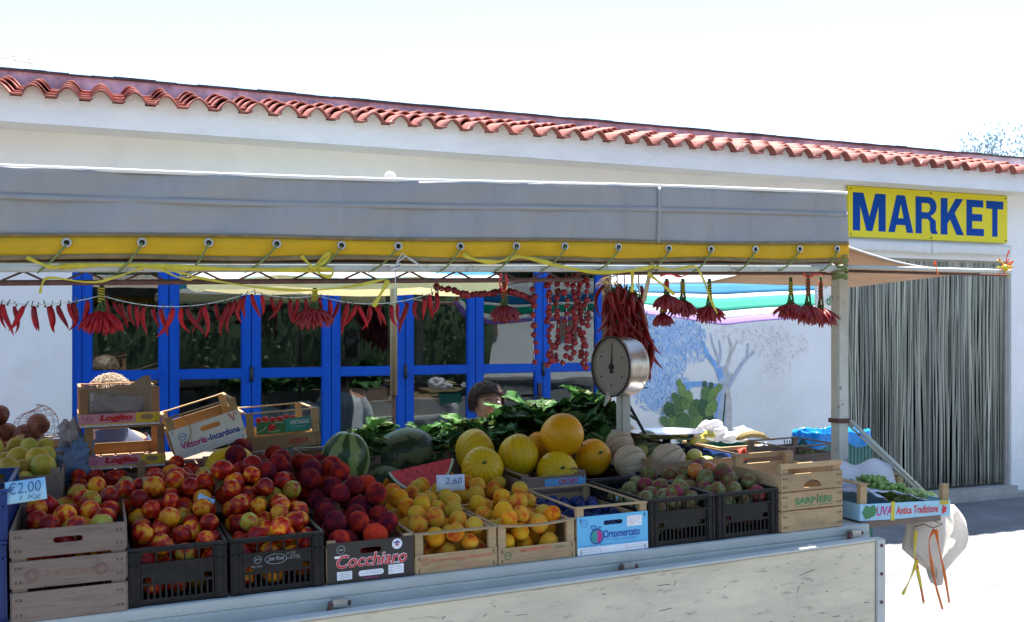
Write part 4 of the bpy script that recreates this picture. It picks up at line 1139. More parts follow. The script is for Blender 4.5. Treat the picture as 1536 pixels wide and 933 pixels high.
# ------------------------------------------------------------------ crates
MU = {}
def shared(key, fn):
    if key not in MU: MU[key] = fn()
    return MU[key]
def plank(parent, x0, x1, y0, y1, z0, z1, m, name='slat'):
    key = ('pl', round(x1 - x0, 3), round(y1 - y0, 3), round(z1 - z0, 3), m.name)
    def mk():
        mb = MB(); mb.box(0, x1 - x0, 0, y1 - y0, 0, z1 - z0); me = mb.mesh(name, m); bevel(me, min(.0015, (y1 - y0) * .3, (z1 - z0) * .3, (x1 - x0) * .3)); return me
    return put(shared(key, mk), name, parent, (x0, y0, z0))
def crate_root(name, x, y, z, label, cat='crate', group=None, rot=None):
    return thing(name, (x, y, z), rot if rot is not None else TR, label, cat, group)
def tray(x, y, z, label, w=.300, d=.50, h=.14, ph=.06, pm=None, wm=None, rail=True, rot=None, pb=None, name='fruit_box', slot=None, group=None, notch=0, front_rail=True, back=True):
    """light wooden fruit box: corner posts, low printed end panels, thin top rails, bottom slats"""
    wm = wm or M['wood_new']; pm = pm or wm
    r = crate_root(name, x, y, z, label, rot=rot, group=group)
    pw, pd = .030, .020
    for (a, b) in ((0.001, .004), (w - pw - .001, .004), (0.001, d - pd - .004), (w - pw - .001, d - pd - .004)):
        plank(r, a, a + pw, b, b + pd, .002, h - .004, wm, 'corner_post')
    if slot:
        # carton end panel with a hand hole
        sx0, sx1, sz0, sz1 = slot
        out = [(0, 0), (w, 0), (w, ph), (0, ph)]
        hr = (sz1 - sz0) / 2; hole = arc(sx1 - hr, (sz0 + sz1) / 2, hr, hr, -90, 90, 6) + arc(sx0 + hr, (sz0 + sz1) / 2, hr, hr, 90, 270, 6)
        poly_flat(out, pm, r, 'end_panel', 0.0, [hole])
        poly_flat(out, pm, r, 'end_panel_back', 0.0035, [hole])
        mb = MB(); mb.box(0.0, w, 0.0002, .0033, 0, .001); mb.box(0, .001, .0002, .0033, .001, ph); mb.box(w - .001, w, .0002, .0033, .001, ph); mb.build('panel_edge', M['brown_card'], r)
    else:
        plank(r, 0, w, 0, .0035, 0, ph, pm, 'end_panel')
    if back: plank(r, 0, w, d - .0035, d, 0, ph, M['brown_card'] if pm is not wm else wm, 'end_panel')
    for a in (0, w - .004):
        plank(r, a - (.002 if a == 0 else -.002), a + .004 + (-.002 if a == 0 else .002), .0037, d - .0037, .004, ph - .012 if not pb else pb, wm, 'side_board')
    if rail:
        def rl(yy):
            mb = MB(); 
            mb.grid(lambda u, v: (w * u, yy + (.024 if yy < .1 else -.024) * v - (0.001 if yy < .1 else -0.001), h - .006 - notch * math.sin(math.pi * u) * .008), 8, 1, thick=.005, smooth=False)
            mb.build('top_rail', wm, r)
        if front_rail: rl(0)
        if back: rl(d)
        for a in (.001, w - .014):
            plank(r, a, a + .013, .026, d - .026, h - .011, h - .005, wm, 'top_rail')
    for i in range(5):
        plank(r, w * i / 5 + .003, w * (i + 1) / 5 - .003, .008, d - .008, -.0005, .003, wm, 'floor_slat')
    mb = MB()
    for a in (.014, w - .014):
        for zz in (.012, ph - .012): mb.box(a - .001, a + .001, -.0022, -.0004, zz - .007, zz + .007)
    tag(mb.build('staples', M['staple'], r), kind='stuff')
    return r
def tall_crate(x, y, z, label, wm, w=.30, d=.5, h=.275, rail=True, logo=None, handle='slot'):
    r = crate_root('wooden_crate', x, y, z, label)
    for (a, b) in ((0.002, .007), (w - .042, .007), (0.002, d - .030), (w - .042, d - .030)):
        plank(r, a, a + .04, b, b + .022, .003, h - .003, wm, 'corner_post')
    if rail:
        zs = [(0, .082), (.088, .158), (.164, .232)]
        plank(r, 0, w, 0, .0065, h - .022, h, wm); plank(r, 0, w, d - .0065, d, h - .022, h, wm)
    else:
        zs = [(0, .088), (.098, .180), (.190, h)]
    for i, (a, b) in enumerate(zs):
        b2 = b + (.0 if i < 2 else 0)
        if i == 2:
            out = [(0, a), (w, a), (w, b), (0, b)]
            if handle == 'slot':
                hx0, hx1, hz = w * .36, w * .62, (a + b) / 2 + .004; hr = .009
                hole = arc(hx1 - hr, hz, hr, hr, -90, 90, 6) + arc(hx0 + hr, hz, hr, hr, 90, 270, 6)
            else:
                hole = [(w * .36, a + .010), (w * .66, a + .010)] + arc(w * .51, a + .010, w * .15, .030, 10, 170, 8)
            o = poly_flat(out, wm, r, 'slat', 0.0, [hole])
            sm_ = o.modifiers.new('thickness', 'SOLIDIFY'); sm_.thickness = .0065; sm_.offset = 0
            o.location = (0, .00325, 0)
        else:
            plank(r, 0, w, 0, .0065, a, b, wm)
        plank(r, 0, w, d - .0065, d, a, b, wm)
        for s_ in (-.0045, w - .0015):
            plank(r, s_, s_ + .006, .0067, d - .0067, a + .002, b, wm, 'side_board')
    for i in range(5):
        plank(r, w * i / 5 + .003, w * (i + 1) / 5 - .003, .0067, d - .0067, 0.001, .006, wm, 'floor_slat')
    mb = MB()
    for a in (.012, .024, w - .012, w - .024):
        for (p_, q_) in zs:
            for t in (.25, .75):
                zz = p_ + (q_ - p_) * t; mb.box(a - .0016, a + .0016, -.0022, -.0002, zz - .0035, zz + .0035)
    tag(mb.build('nails', M['staple'], r), kind='stuff')
    return r
def grid_panel(parent, m, w, h, name, xf, rows, thick=.006):
    """plastic crate wall with real openings; rows: list of (z0, z1, [(x0,x1) solid])"""
    mb = MB()
    for (z0, z1, sol) in rows:
        for (a, b) in sol:
            vs = []
            for q in [(a, 0, z0), (b, 0, z0), (b, thick, z0), (a, thick, z0), (a, 0, z1), (b, 0, z1), (b, thick, z1), (a, thick, z1)]:
                vs.append(xf @ Vector(q))
            mb.add(vs, [(0, 3, 2, 1), (4, 5, 6, 7), (0, 1, 5, 4), (1, 2, 6, 5), (2, 3, 7, 6), (3, 0, 4, 7)])
    return mb.build(name, m, parent)
def plastic_crate(x, y, z, label, m, w=.298, d=.498, h=.182, group=None, notch=0.0):
    r = crate_root('plastic_crate', x, y, z, label, group=group)
    def rows(W):
        n = max(9, int((W - .09) / .017))
        bars = lambda x0, x1, k, t: [(x0 + (x1 - x0 - t) * i / k, x0 + (x1 - x0 - t) * i / k + t) for i in range(k + 1)]
        a, b = .040, W - .040
        rws = [(0, .020, [(.016, W - .016)]),
               (.020, .062, bars(a, b, n, .006)),
               (.062, .070, [(a, b)]),
               (.070, .088, [(a, a + .006), (a + .030, b - .030), (b - .006, b)]),
               (.088, h - .050, [(a, b)]),
               (h - .050, h - .018, bars(a, b, 5, .005)),
               (h - .018, h - .010, [(.02, W - .02)])]
        return rws
    I = Matrix.Identity(4)
    fx = Matrix.Translation((0, .004, 0)); bk = Matrix.Translation((w, d - .004, 0)) @ Matrix.Rotation(math.pi, 4, 'Z')
    lf = Matrix.Translation((.004, d, 0)) @ Matrix.Rotation(-math.pi / 2, 4, 'Z'); rt = Matrix.Translation((w - .004, 0, 0)) @ Matrix.Rotation(math.pi / 2, 4, 'Z')
    grid_panel(r, m, w, h, 'end_wall', fx, rows(w)); grid_panel(r, m, w, h, 'end_wall', bk, rows(w))
    grid_panel(r, m, d, h, 'side_wall', lf, rows(d)); grid_panel(r, m, d, h, 'side_wall', rt, rows(d))
    for (a, b) in ((0.0, 0.0), (w - .038, 0.0), (0.0, d - .038), (w - .038, d - .038)):
        mb = MB(); mb.box(a, a + .038, b, b + .038, 0, h - .012)
        # two ribs standing proud
        yy = -.003 if b == 0 else b + .036
        mb.box(a + .006, a + .010, yy, yy + .0045, .004, h - .014); mb.box(a + .026, a + .030, yy, yy + .0045, .004, h - .014)
        me = mb.mesh('corner', m); put(me, 'corner', r)
    mb = MB()
    mb.box(-.003, w + .003, -.004, .010, h - .010, h); mb.box(-.003, w + .003, d - .010, d + .004, h - .010, h)
    mb.box(-.003, .010, .0102, d - .0102, h - .010, h); mb.box(w - .010, w + .003, .0102, d - .0102, h - .010, h)
    me = mb.mesh('rim', m); bevel(me, .0015); put(me, 'rim', r)
    mb = MB(); mb.box(-.001, w + .001, -.003, .006, h - .056, h - .0495); mb.build('band', m, r)
    for k in range(8):
        plank(r, .04, w - .04, .02 + k * .06, .055 + k * .06, .004, .010, m, 'floor_bar')
    return r
XX = [XatY(p, YF) for p in (15, 190, 345, 490, 622, 747, 865, 973, 1075, 1168, 1266)]
def cx(i): return XX[i] + .003
def dz(x): return DECK + TL * x + .0015
# front row, left to right
F = {}
F[1] = tall_crate(cx(0) + .004, YF - .02, dz(XX[0]), 'weathered three slat wooden crate of nectarines at the left end of the front row', M['wood_old'], w=.315, h=.272, rail=False)
txt(F[1], 'O N TOTALE C', .09, .128, .155, .018, M['p_faded'], .0)
for cxx in (.055, .245):
    a_ = MB(); a_.tube([(cxx + .016 * math.cos(t * .5236), -.0015, .137 + .016 * math.sin(t * .5236)) for t in range(13)], .0016, 4, cap=False); a_.build('stamp', M['p_faded'], F[1])
F[2] = plastic_crate(cx(1), YF, dz(XX[1]), 'plain charcoal plastic crate of nectarines next to the weathered wooden crate', M['black_plastic'], group='charcoal plastic crates along the front')
F[3] = plastic_crate(cx(2), YF, dz(XX[2]), 'charcoal plastic crate of nectarines with a white printed emblem', M['black_plastic'], w=.300, group='charcoal plastic crates along the front')
txt(F[3], 'Just Rosa', .118, .098, .052, .017, M['p_grey'], .01, .3, y=.002, name='emblem')
for (q, a, b, c_) in (('jm', .078, .104, .016), ('frutta e verdura', .066, .084, .034), ('tel. 0932', .178, .118, .030), ('prodotti di qualita', .178, .100, .046), ('di Sicilia', .19, .108, .03)):
    txt(F[3], q, a, b, c_, .007 if q != 'jm' else .010, M['p_grey'], .0, .1, y=.002)
rg = MB(); rg.tube([(.144 + .035 * math.cos(t * .3927), .002, .106 + .016 * math.sin(t * .3927)) for t in range(17)], .0012, 4, cap=False)
rg.tube([(.086 + .012 * math.cos(t * .5236), .002, .109 + .012 * math.sin(t * .5236)) for t in range(13)], .0010, 4, cap=False)
rg.tube([(.14, .002, .122), (.134, .002, .134), (.128, .002, .128), (.138, .002, .124), (.152, .002, .132)], .001, 4, cap=False); rg.build('emblem_outline', M['p_grey'], F[3])

F[4] = tray(cx(3), YF, dz(XX[3]), 'black carton box lettered Cocchiaro in red, holding dark peaches', w=.297, h=.147, ph=.137, pm=M['black_card'], slot=(.112, .185, .094, .113), rail=False, pb=.12)
P4 = F[4]
txt(P4, 'Cocchiaro', .030, .050, .245, .046, M['p_white'], .035, .25, y=-.0010)
txt(P4, 'Cocchiaro', .031, .051, .243, .043, M['p_red'], .012, .25, y=-.0020)
def pbox(p, x0, x1, z0, z1, m, name='printed_label', y=-.0008, r=0.0):
    if r:
        pts = arc(x1 - r, z1 - r, r, r, 0, 90, 4) + arc(x0 + r, z1 - r, r, r, 90, 180, 4) + arc(x0 + r, z0 + r, r, r, 180, 270, 4) + arc(x1 - r, z0 + r, r, r, 270, 360, 4)
    else: pts = [(x0, z0), (x1, z0), (x1, z1), (x0, z1)]
    return poly_flat(pts, m, p, name, y)
def lines(p, x0, x1, z0, z1, n, m, y=-.0016, seed=1, wd=.0012):
    rn = random.Random(seed); mb = MB()
    for i in range(n):
        zz = z1 - (z1 - z0) * (i + .5) / n; xx = x0
        while xx < x1:
            l_ = rn.uniform(.004, .014)
            if rn.random() < .82: mb.add([(xx, y, zz), (min(xx + l_, x1), y, zz), (min(xx + l_, x1), y, zz + wd), (xx, y, zz + wd)], [(0, 1, 2, 3)])
            xx += l_ + .002
    return tag(mb.build('small_print', m, p), kind='stuff')
pbox(P4, .032, .083, .012, .040, M['p_white']); lines(P4, .036, .078, .015, .037, 4, M['p_grey'])
pbox(P4, .208, .262, .014, .046, M['p_white']); lines(P4, .212, .256, .018, .043, 5, M['p_grey'], seed=4)
pbox(P4, .105, .192, .018, .037, M['p_white'], r=.009); lines(P4, .115, .185, .022, .033, 2, M['p_grey'], seed=6)
pbox(P4, .024, .062, .085, .093, M['p_white'], r=.0035); txt(P4, 'calabria', .122, .009, .05, .006, M['p_magenta'], .02, .2); txt(P4, 'Giancarlo', .216, .050, .045, .009, M['p_white'], .02, .3)
pbox(P4, .222, .258, .097, .133, M['p_white'], r=.0178); txt(P4, '*', .228, .102, .024, .025, M['p_blue'], .05, 0, y=-.0014); txt(P4, 'M', .235, .109, .010, .008, M['p_red'], .05, 0, y=-.0020)
mb = MB(); mb.tube([(.046 + .014 * math.cos(t * .5236), -.001, .113 + .014 * math.sin(t * .5236)) for t in range(13)], .0011, 4, cap=False); mb.build('emblem_outline', M['p_grey'], P4); txt(P4, 'jm', .038, .108, .016, .009, M['p_grey'], .03)

F[5] = tray(cx(4), YF, dz(XX[4]), 'pale wood box printed Santarcangelo Salvatore, heaped with yellow peaches', w=.303, h=.140, ph=.066)
txt(F[5], 'Santarcangelo Salvatore', .054, .034, .225, .018, M['p_pale_red'], .005, .25)
mb = MB(); mb.tube([(.035 + .013 * math.cos(t * .5236), -.001, .043 + .013 * math.sin(t * .5236)) for t in range(13)], .0011, 4, cap=False); mb.build('stamp', M['p_pale_red'], F[5]); txt(F[5], 'jm', .028, .039, .014, .008, M['p_pale_red'], .02)
txt(F[5], 'CONTRADA MADONNA', .115, .056, .08, .004, M['p_pale_red']); lines(F[5], .065, .27, .022, .028, 1, M['p_pale_red'], y=-.0008, seed=3); lines(F[5], .03, .13, .006, .020, 2, M['p_pale_red'], y=-.0008, seed=5); lines(F[5], .16, .27, .006, .020, 2, M['p_pale_red'], y=-.0008, seed=8)
F[6] = tray(cx(5), YF, dz(XX[5]), 'pale wood box printed Marfrutta with a bowed top rail, full of orange peaches', w=.303, h=.142, ph=.058, notch=1.2)
txt(F[6], 'MARFRUTTA', .085, .038, .125, .014, M['p_pale_red'], .03); lines(F[6], .05, .16, .006, .030, 3, M['p_pale_red'], y=-.0008, seed=13); lines(F[6], .2, .28, .008, .028, 3, M['p_pale_red'], y=-.0008, seed=15)
txt(F[6], 'Siciliana', .222, .040, .04, .010, M['p_green'], .0, .3)
mb = MB(); mb.tube([(.035 + .013 * math.cos(t * .5236), -.001, .030 + .013 * math.sin(t * .5236)) for t in range(13)], .0013, 4, cap=False); mb.build('stamp', M['p_green'], F[6]); txt(F[6], 'jm', .028, .026, .014, .008, M['p_green'], .02)

F[7] = tray(cx(6), YF, dz(XX[6]), 'sky blue carton box lettered Ortomercato holding blue plums', w=.298, h=.178, ph=.142, pm=M['blue_card'], slot=(.110, .190, .104, .121), pb=.12)
P7 = F[7]
pbox(P7, 0.001, .297, .001, .028, M['p_white']); lines(P7, .012, .10, .006, .024, 2, M['p_grey'], seed=21); lines(P7, .2, .29, .006, .024, 2, M['p_grey'], seed=22)
txt(P7, 'Ortomercato', .108, .056, .155, .030, M['p_blue'], .02)
pbox(P7, .208, .272, .091, .130, M['pink_card'] if False else M['p_white']); lines(P7, .214, .266, .096, .126, 4, M['p_pale_red'], seed=24)
lines(P7, .12, .25, .042, .052, 2, M['p_blue'], y=-.0008, seed=26); lines(P7, .012, .29, .031, .036, 1, M['p_blue'], y=-.0008, seed=27)
poly_flat(arc(.080, .065, .026, .024, 90, 270, 12), M['p_teal'], P7, 'printed_fruit', -.0012); poly_flat(arc(.083, .065, .020, .024, -90, 90, 12), M['p_magenta'], P7, 'printed_fruit', -.0012)
mb = MB(); mb.tube([(.081 + .027 * math.cos(t * .3927), -.002, .065 + .027 * math.sin(t * .3927)) for t in range(17)], .0016, 4, cap=False)
mb.tube([(.082, -.002, .090), (.074, -.002, .106), (.056, -.002, .104), (.062, -.002, .092), (.080, -.002, .092)], .0013, 4); mb.tube([(.084, -.002, .090), (.094, -.002, .102), (.1, -.002, .096)], .0013, 4); mb.build('printed_outline', M['p_blue'], P7)
mb = MB(); mb.tube([(.030 + .014 * math.cos(t * .5236), -.001, .117 + .014 * math.sin(t * .5236)) for t in range(13)], .0010, 4, cap=False); mb.build('stamp', M['p_sky'], P7); txt(P7, 'jm', .023, .112, .014, .008, M['p_sky'], .02)

F[8] = plastic_crate(cx(7) - .001, YF, dz(XX[7]), 'charcoal plastic crate of mottled plums beside the blue Ortomercato box', M['black_plastic'], group='charcoal plastic crates along the front')
F[9] = plastic_crate(cx(8) - .001, YF, dz(XX[8]), 'charcoal plastic crate of mottled plums beside the Sarpieri wooden crate', M['black_plastic'], w=.290, group='charcoal plastic crates along the front')
F[10] = tall_crate(cx(9) + .004, YF - .01, dz(XX[9]), 'clean pale wooden crate stamped SARPIERI in green at the right end', M['wood_new'], w=.308, d=.34, h=.276, rail=True, handle='moon')
txt(F[10], 'SARP', .068, .108, .102, .027, M['p_green'], .035); txt(F[10], 'ERI', .188, .108, .062, .027, M['p_green'], .035)
mb = MB(); mb.tube([(.178, -.001, .106), (.179, -.001, .128)], .003, 5); mb.tube([(.180, -.001, .130), (.184, -.001, .145), (.176, -.001, .138), (.182, -.001, .132)], .0012, 4); mb.build('lettering', M['p_green'], F[10])
pbox(F[10], .066, .165, .099, .102, M['p_green']); pbox(F[10], .190, .252, .099, .102, M['p_green'])
# blue crate at the left edge, cut by the frame
F[0] = plastic_crate(XX[0] - .305, YF + .01, dz(-.5), 'blue plastic crate cut off by the left edge', M['blue_plastic'], h=.24)
SB = plastic_crate(XX[0] - .305, YF + .012, dz(-.5) + .242, 'upper blue plastic crate stacked at the left edge', M['blue_plastic'], h=.15)

# second row
Z2 = DECK + .138
def z2(x): return Z2 + TL * x
def xr_(i): return XX[i] + .004
Y2 = YF + .535
S = {}
S[0] = tray(-.424, Y2, z2(-.4) + .06, 'worn wooden box of round yellow fruit behind the price card', h=.185, ph=.16, wm=M['wood_old'], w=.305, rail=False)
S[1] = tray(-.112, Y2, z2(-.1), 'brown wooden box of nectarines behind the weathered crate', h=.12, ph=.10, wm=M['wood_old'], w=.258, rail=False)
S[2] = tray(.150, Y2, z2(.15), 'wooden box of nectarines with a bare corner post behind the price scrap', h=.19, ph=.10, wm=M['wood_new'], w=.285, rail=False)
S[3] = tray(.44, Y2, z2(.44), 'wooden box of dark red peaches left of the watermelons', h=.08, ph=.07, wm=M['wood_old'])
S[4] = tray(.745, Y2, z2(.75), 'wooden box of dark red peaches below the striped watermelon', h=.13, ph=.07, wm=M['wood_new'], w=.165, rail=False)
S[5] = tray(1.05, Y2, dz(1.05), 'wooden box of yellow peaches below the watermelon slice', h=.12, ph=.10, wm=M['wood_new'], w=.285, rail=False)
S[6] = tray(1.34, Y2, dz(1.34), 'wooden box of yellow peaches below the yellow melons', h=.12, ph=.10, wm=M['wood_new'], w=.285, rail=False)
S[7] = tray(1.640, Y2 + .0, dz(1.64) + .045, 'wooden box with a small blue label printed ORCHI!! in front of the yellow melons', h=.180, ph=.165, wm=M['wood_old'], w=.295, front_rail=False)
S[8] = plastic_crate(1.945, Y2 + .0, dz(1.95), 'empty navy plastic crate between the plums and the ribbed melons', M['navy_plastic'], w=.295)
pbox(S[7], .10, .29, .118, .152, M['p_sky']); txt(S[7], 'ORCHI!!', .165, .126, .085, .022, M['p_red'], .03)
# cardboard box of yellow green fruit in the second row at the right
cb = crate_root('cardboard_box', 2.262, YF + .52, dz(2.26) + .03, 'brown cardboard box lined in blue with yellow green fruit', 'box')
for (a, b, c_, d_, nm) in ((0, .004, 0, .46, 'side'), (.46, .464, 0, .46, 'side'), (.0045, .4595, 0, .004, 'end'), (.0045, .4595, .456, .46, 'end')):
    mb = MB(); mb.box(a, b, c_, d_, 0, .21 if nm == 'side' else .20); mb.build(nm, M['brown_card'], cb)
mb = MB(); mb.box(.0045, .4595, .0045, .4555, .0, .004); mb.build('bottom', M['brown_card'], cb)
mb = MB(); mb.grid(lambda u, v: (.008 + .448 * u, .445 - .008 * math.sin(u * 22), .10 + .115 * v), 24, 3, thick=.001); mb.grid(lambda u, v: (.445 - .006 * math.sin(u * 20), .01 + .43 * u, .10 + .105 * v), 24, 3, thick=.001); mb.build('blue_liner', M['blue_plastic'], cb)
mb = MB(); mb.box(.01, .45, .01, .44, .11, .114); mb.build('layer_card', M['brown_card'], cb)

# third row boxes standing against the back
Z3 = DECK + .273
Z3R = DECK + .153
def z3(x): return Z3 + TL * x
def label_box(x, y, z, label, pm, rot=None, **k):
    return tray(x, y, z, label, pm=pm, rot=rot, **k)
def logito(r):
    pbox(r, .002, .304, .001, .050, M['pink_card'], y=-.0008)
    pbox(r, .212, .303, .014, .050, M['p_yellow'], y=-.0012)
    poly_flat(arc(.255, .033, .026, .012, 0, 360, 16)[:-1], M['wood_new'], r, 'printed_melon', -.0016)
    pbox(r, .002, .303, .009, .013, M['p_yellow'], y=-.0014); pbox(r, .002, .303, .001, .008, M['p_white'], y=-.0014)
    lines(r, .03, .29, .002, .007, 1, M['p_blue'], y=-.0018, seed=31)
    txt(r, 'Logito', .075, .017, .125, .031, M['p_red'], .06, .15, y=-.0020)
    txt(r, 'FRUTTA', .12, .045, .05, .004, M['p_red'], .02, y=-.002); txt(r, 'di qualita', .145, .016, .05, .004, M['p_magenta'], .0, y=-.002)
    mb = MB(); mb.tube([(.036 + .012 * math.cos(t * .5236), -.0012, .032 + .012 * math.sin(t * .5236)) for t in range(13)], .001, 4, cap=False); mb.build('stamp', M['p_magenta'], r); txt(r, 'jm', .029, .028, .014, .008, M['p_magenta'], .02)
p = atY(127, 706, 4.35)
L1 = label_box(p.x, 4.35, p.z, 'lower pink and yellow Logito box of the stack of two', M['pink_card'], h=.170, ph=.052, w=.306, wm=M['wood_red']); logito(L1)
p2 = atY(119, 643, 4.35)
L2 = label_box(p2.x, 4.35, p.z + .171, 'upper pink and yellow Logito box with torn paper sticking out', M['pink_card'], h=.155, ph=.052, w=.306, wm=M['wood_red'], rot=(0, TR[1], .03)); logito(L2)
pp = thing('torn_paper', (p2.x, 4.40, p.z + .18), None, 'torn grey brown wrapping paper sticking out of the upper Logito box', 'paper')
m = MB(); m.grid(lambda u, v: (.01 + .285 * u, .02 + .05 * v + .01 * math.sin(u * 9), .02 + v * (.125 + .095 * max(0, (u - .45)) + .008 * math.sin(u * 17)) * (1 if u < .93 else .6)), 24, 6, thick=.001); m.build('sheet', M['grey_card'], pp)
m = MB(); m.grid(lambda u, v: (.04 + .2 * u, .008 + .01 * math.sin(u * 9 + v * 4), .045 + v * .085 * (1 - .3 * u)), 12, 5, thick=.001); m.build('plastic_scrap', M['bag_grey'], pp)
# tilted box
p = atY(266, 691, 4.32)
V = tray(p.x, 4.32, p.z, 'white box lettered Vittoria-Incardona, tipped up on its left corner', h=.180, ph=.126, w=.292, d=.40, pm=M['cream_card'], wm=M['wood_new'], rot=(0, -R(16.5), -.0), slot=(.122, .205, .083, .104), back=True)
txt(V, 'Vittoria', .030, .036, .105, .028, M['p_magenta'], .03, .1); txt(V, '-Incardona', .138, .036, .135, .028, M['p_blue'], .03, .1); txt(V, 'snc', .272, .037, .016, .008, M['p_blue'])
lines(V, .02, .28, .006, .028, 3, M['p_sky'], y=-.0008, seed=41); lines(V, .1, .19, .120, .124, 1, M['p_blue'], y=-.0008, seed=43)
mb = MB(); mb.tube([(.046 + .015 * math.cos(t * .5236), -.001, .088 + .015 * math.sin(t * .5236)) for t in range(13)], .0018, 4, cap=False); mb.build('stamp', M['p_sky'], V); txt(V, 'jm', .037, .082, .018, .011, M['p_sky'], .03); lines(V, .028, .066, .064, .070, 1, M['p_sky'], y=-.0008, seed=44)
mb = MB(); mb.tube([(.245, -.001, .122), (.256, -.001, .100), (.262, -.001, .085), (.265, -.001, .105), (.272, -.001, .124)], .0018, 4); mb.tube([(.252, -.001, .118), (.262, -.001, .088), (.268, -.001, .12)], .0013, 4); mb.build('printed_mark', M['p_pale_red'], V)
mb = MB(); mb.tube([(.045 + .042 * math.cos(t * .3 - 1.4), -.006, .12 + .062 * math.sin(t * .3 - 1.4)) for t in range(14)], .0022, 5); mb.build('loose_band', M['wood_new'], V)
# box with the cherry picture
p = atY(372, 683, 4.42)
O = tray(p.x, 4.42, p.z + .015, 'pale wooden box with a green cherry picture and red SCELTA print', h=.165, ph=.060, w=.315, d=.42, wm=M['wood_new'], rot=(0, -R(3.2), 0))
txt(O, 'SCELTA', .18, .018, .085, .022, M['p_red'], .03)
oc = thing('cherry_card', (p.x, 4.447, p.z + .015), (0, -R(3.2), 0), 'green and teal picture card with cherries inside the SCELTA box', 'card')
pbox(oc, .045, .278, .064, .118, M['p_green'], y=0); pbox(oc, .17, .278, .070, .1265, M['p_teal'], y=-.0006); txt(oc, 'ORTAGGI', .192, .098, .08, .018, M['p_white'], .02, y=-.001)
lines(oc, .19, .27, .082, .092, 1, M['p_white'], y=-.0012, seed=51)
for (a, b) in ((.105, .088), (.118, .094), (.11, .099)): poly_flat(arc(a, b, .011, .011, 0, 360, 12)[:-1], M['p_red'], oc, 'printed_cherry', -.0012 - a * .001)
mb = MB(); mb.tube([(.11, -.001, .098), (.13, -.001, .112), (.16, -.001, .110)], .0014, 4); mb.tube([(.09, -.001, .076), (.12, -.001, .072), (.145, -.001, .078)], .0014, 4); mb.tube([(.05, -.001, .074), (.075, -.001, .086), (.09, -.001, .10)], .0014, 4); mb.build('printed_outline', M['p_white'], oc)
mb = MB(); 
for i in range(6): mb.ball((.06 + .03 * i, .03, .125 + .004 * math.sin(i * 2)), .014, nu=10, nv=7)
tag(mb.build('cherries', M['p_red'], oc), kind='stuff')
# display riser that carries lettuces, melons (the third row's crates are out of sight behind the fruit)
R3 = []
for k, x_ in enumerate((.87, 1.19, 1.51, 1.83, 2.15)):
    R3.append(tray(x_, YF + 1.07, Z3R + TL * x_, ('wooden box under the watermelons, behind the dark peaches', 'wooden box under the leafy greens right of the pole', 'wooden box under the greens behind the left yellow melons', 'wooden box under the greens behind the top yellow melon', 'wooden box under the greens next to the scale')[k], h=.12, ph=.10, w=.31, wm=M['wood_old']))
#SECTION_FRUIT
# ------------------------------------------------------------------ fruit
def fruit_mesh(name, m, kind, seed, stalk=True):
    rn = random.Random(seed)
    ph = rn.uniform(0, 6.28); w1, w2 = rn.uniform(-.05, .05), rn.uniform(-.05, .05)
    def fn(d, rx, ry, rz):
        r = 1.0
        a = math.atan2(d.y, d.x)
        lat = math.acos(max(-1, min(1, d.z)))
        if kind in ('peach', 'plum'):
            da = (a - ph + math.pi) % (2 * math.pi) - math.pi
            r -= .085 * math.exp(-(da / .20) ** 2) * math.sin(lat) ** .5 * (1 if kind == 'peach' else .5)
            r -= .20 * math.exp(-(lat / .34) ** 2)
            r += .035 * math.exp(-((math.pi - lat) / .22) ** 2)
        elif kind == 'apple':
            r -= .16 * math.exp(-(lat / .32) ** 2); r -= .10 * math.exp(-((math.pi - lat) / .3) ** 2)
        elif kind == 'lemon':
            r += .13 * math.exp(-(lat / .25) ** 2) + .13 * math.exp(-((math.pi - lat) / .25) ** 2)
        elif kind == 'pear':
            r += .28 * math.exp(-(lat / .55) ** 2)
        r += w1 * math.sin(a * 2 + ph) * math.sin(lat) + w2 * math.cos(lat * 2) + .015 * noise.noise(d * 3 + Vector((seed, 0, 0)))
        sz = {'peach': .96, 'plum': 1.12, 'apple': .93, 'lemon': 1.05, 'pear': 1.1}.get(kind, 1)
        return Vector((d.x * r, d.y * r, d.z * r * sz))
    mb = MB(); mb.ball((0, 0, 0), 1, 1, 1, nu=20, nv=13, fn=fn)
    me = mb.mesh(name, m)
    return me
def stalk_mesh():
    mb = MB(); mb.tube([(0, 0, .72), (.03, .02, .86), (.07, .0, .96)], [.06, .045, .05], 5); return mb.mesh('stalk', M['wood_dark'])
STALK = stalk_mesh()
KIND = {}
for nm, mk, kd in (('nectarine', 'nectarine', 'peach'), ('green_nectarine', 'gnectarine', 'peach'), ('peach', 'peach', 'peach'), ('yellow_peach', 'ypeach', 'peach'), ('orange_peach', 'opeach', 'peach'),
                   ('plum', 'plum', 'plum'), ('mottled_plum', 'gplum', 'plum'), ('orange_fruit', 'tomato', 'apple'), ('yellow_fruit', 'lemon', 'apple'), ('pear', 'pear', 'pear'), ('onion', 'onion', 'apple')):
    KIND[nm] = [fruit_mesh(nm, M[mk], kd, 10 + q) for q in range(4)]
PL = []   # all fruit placed so far: x, y, z, r
REC = []
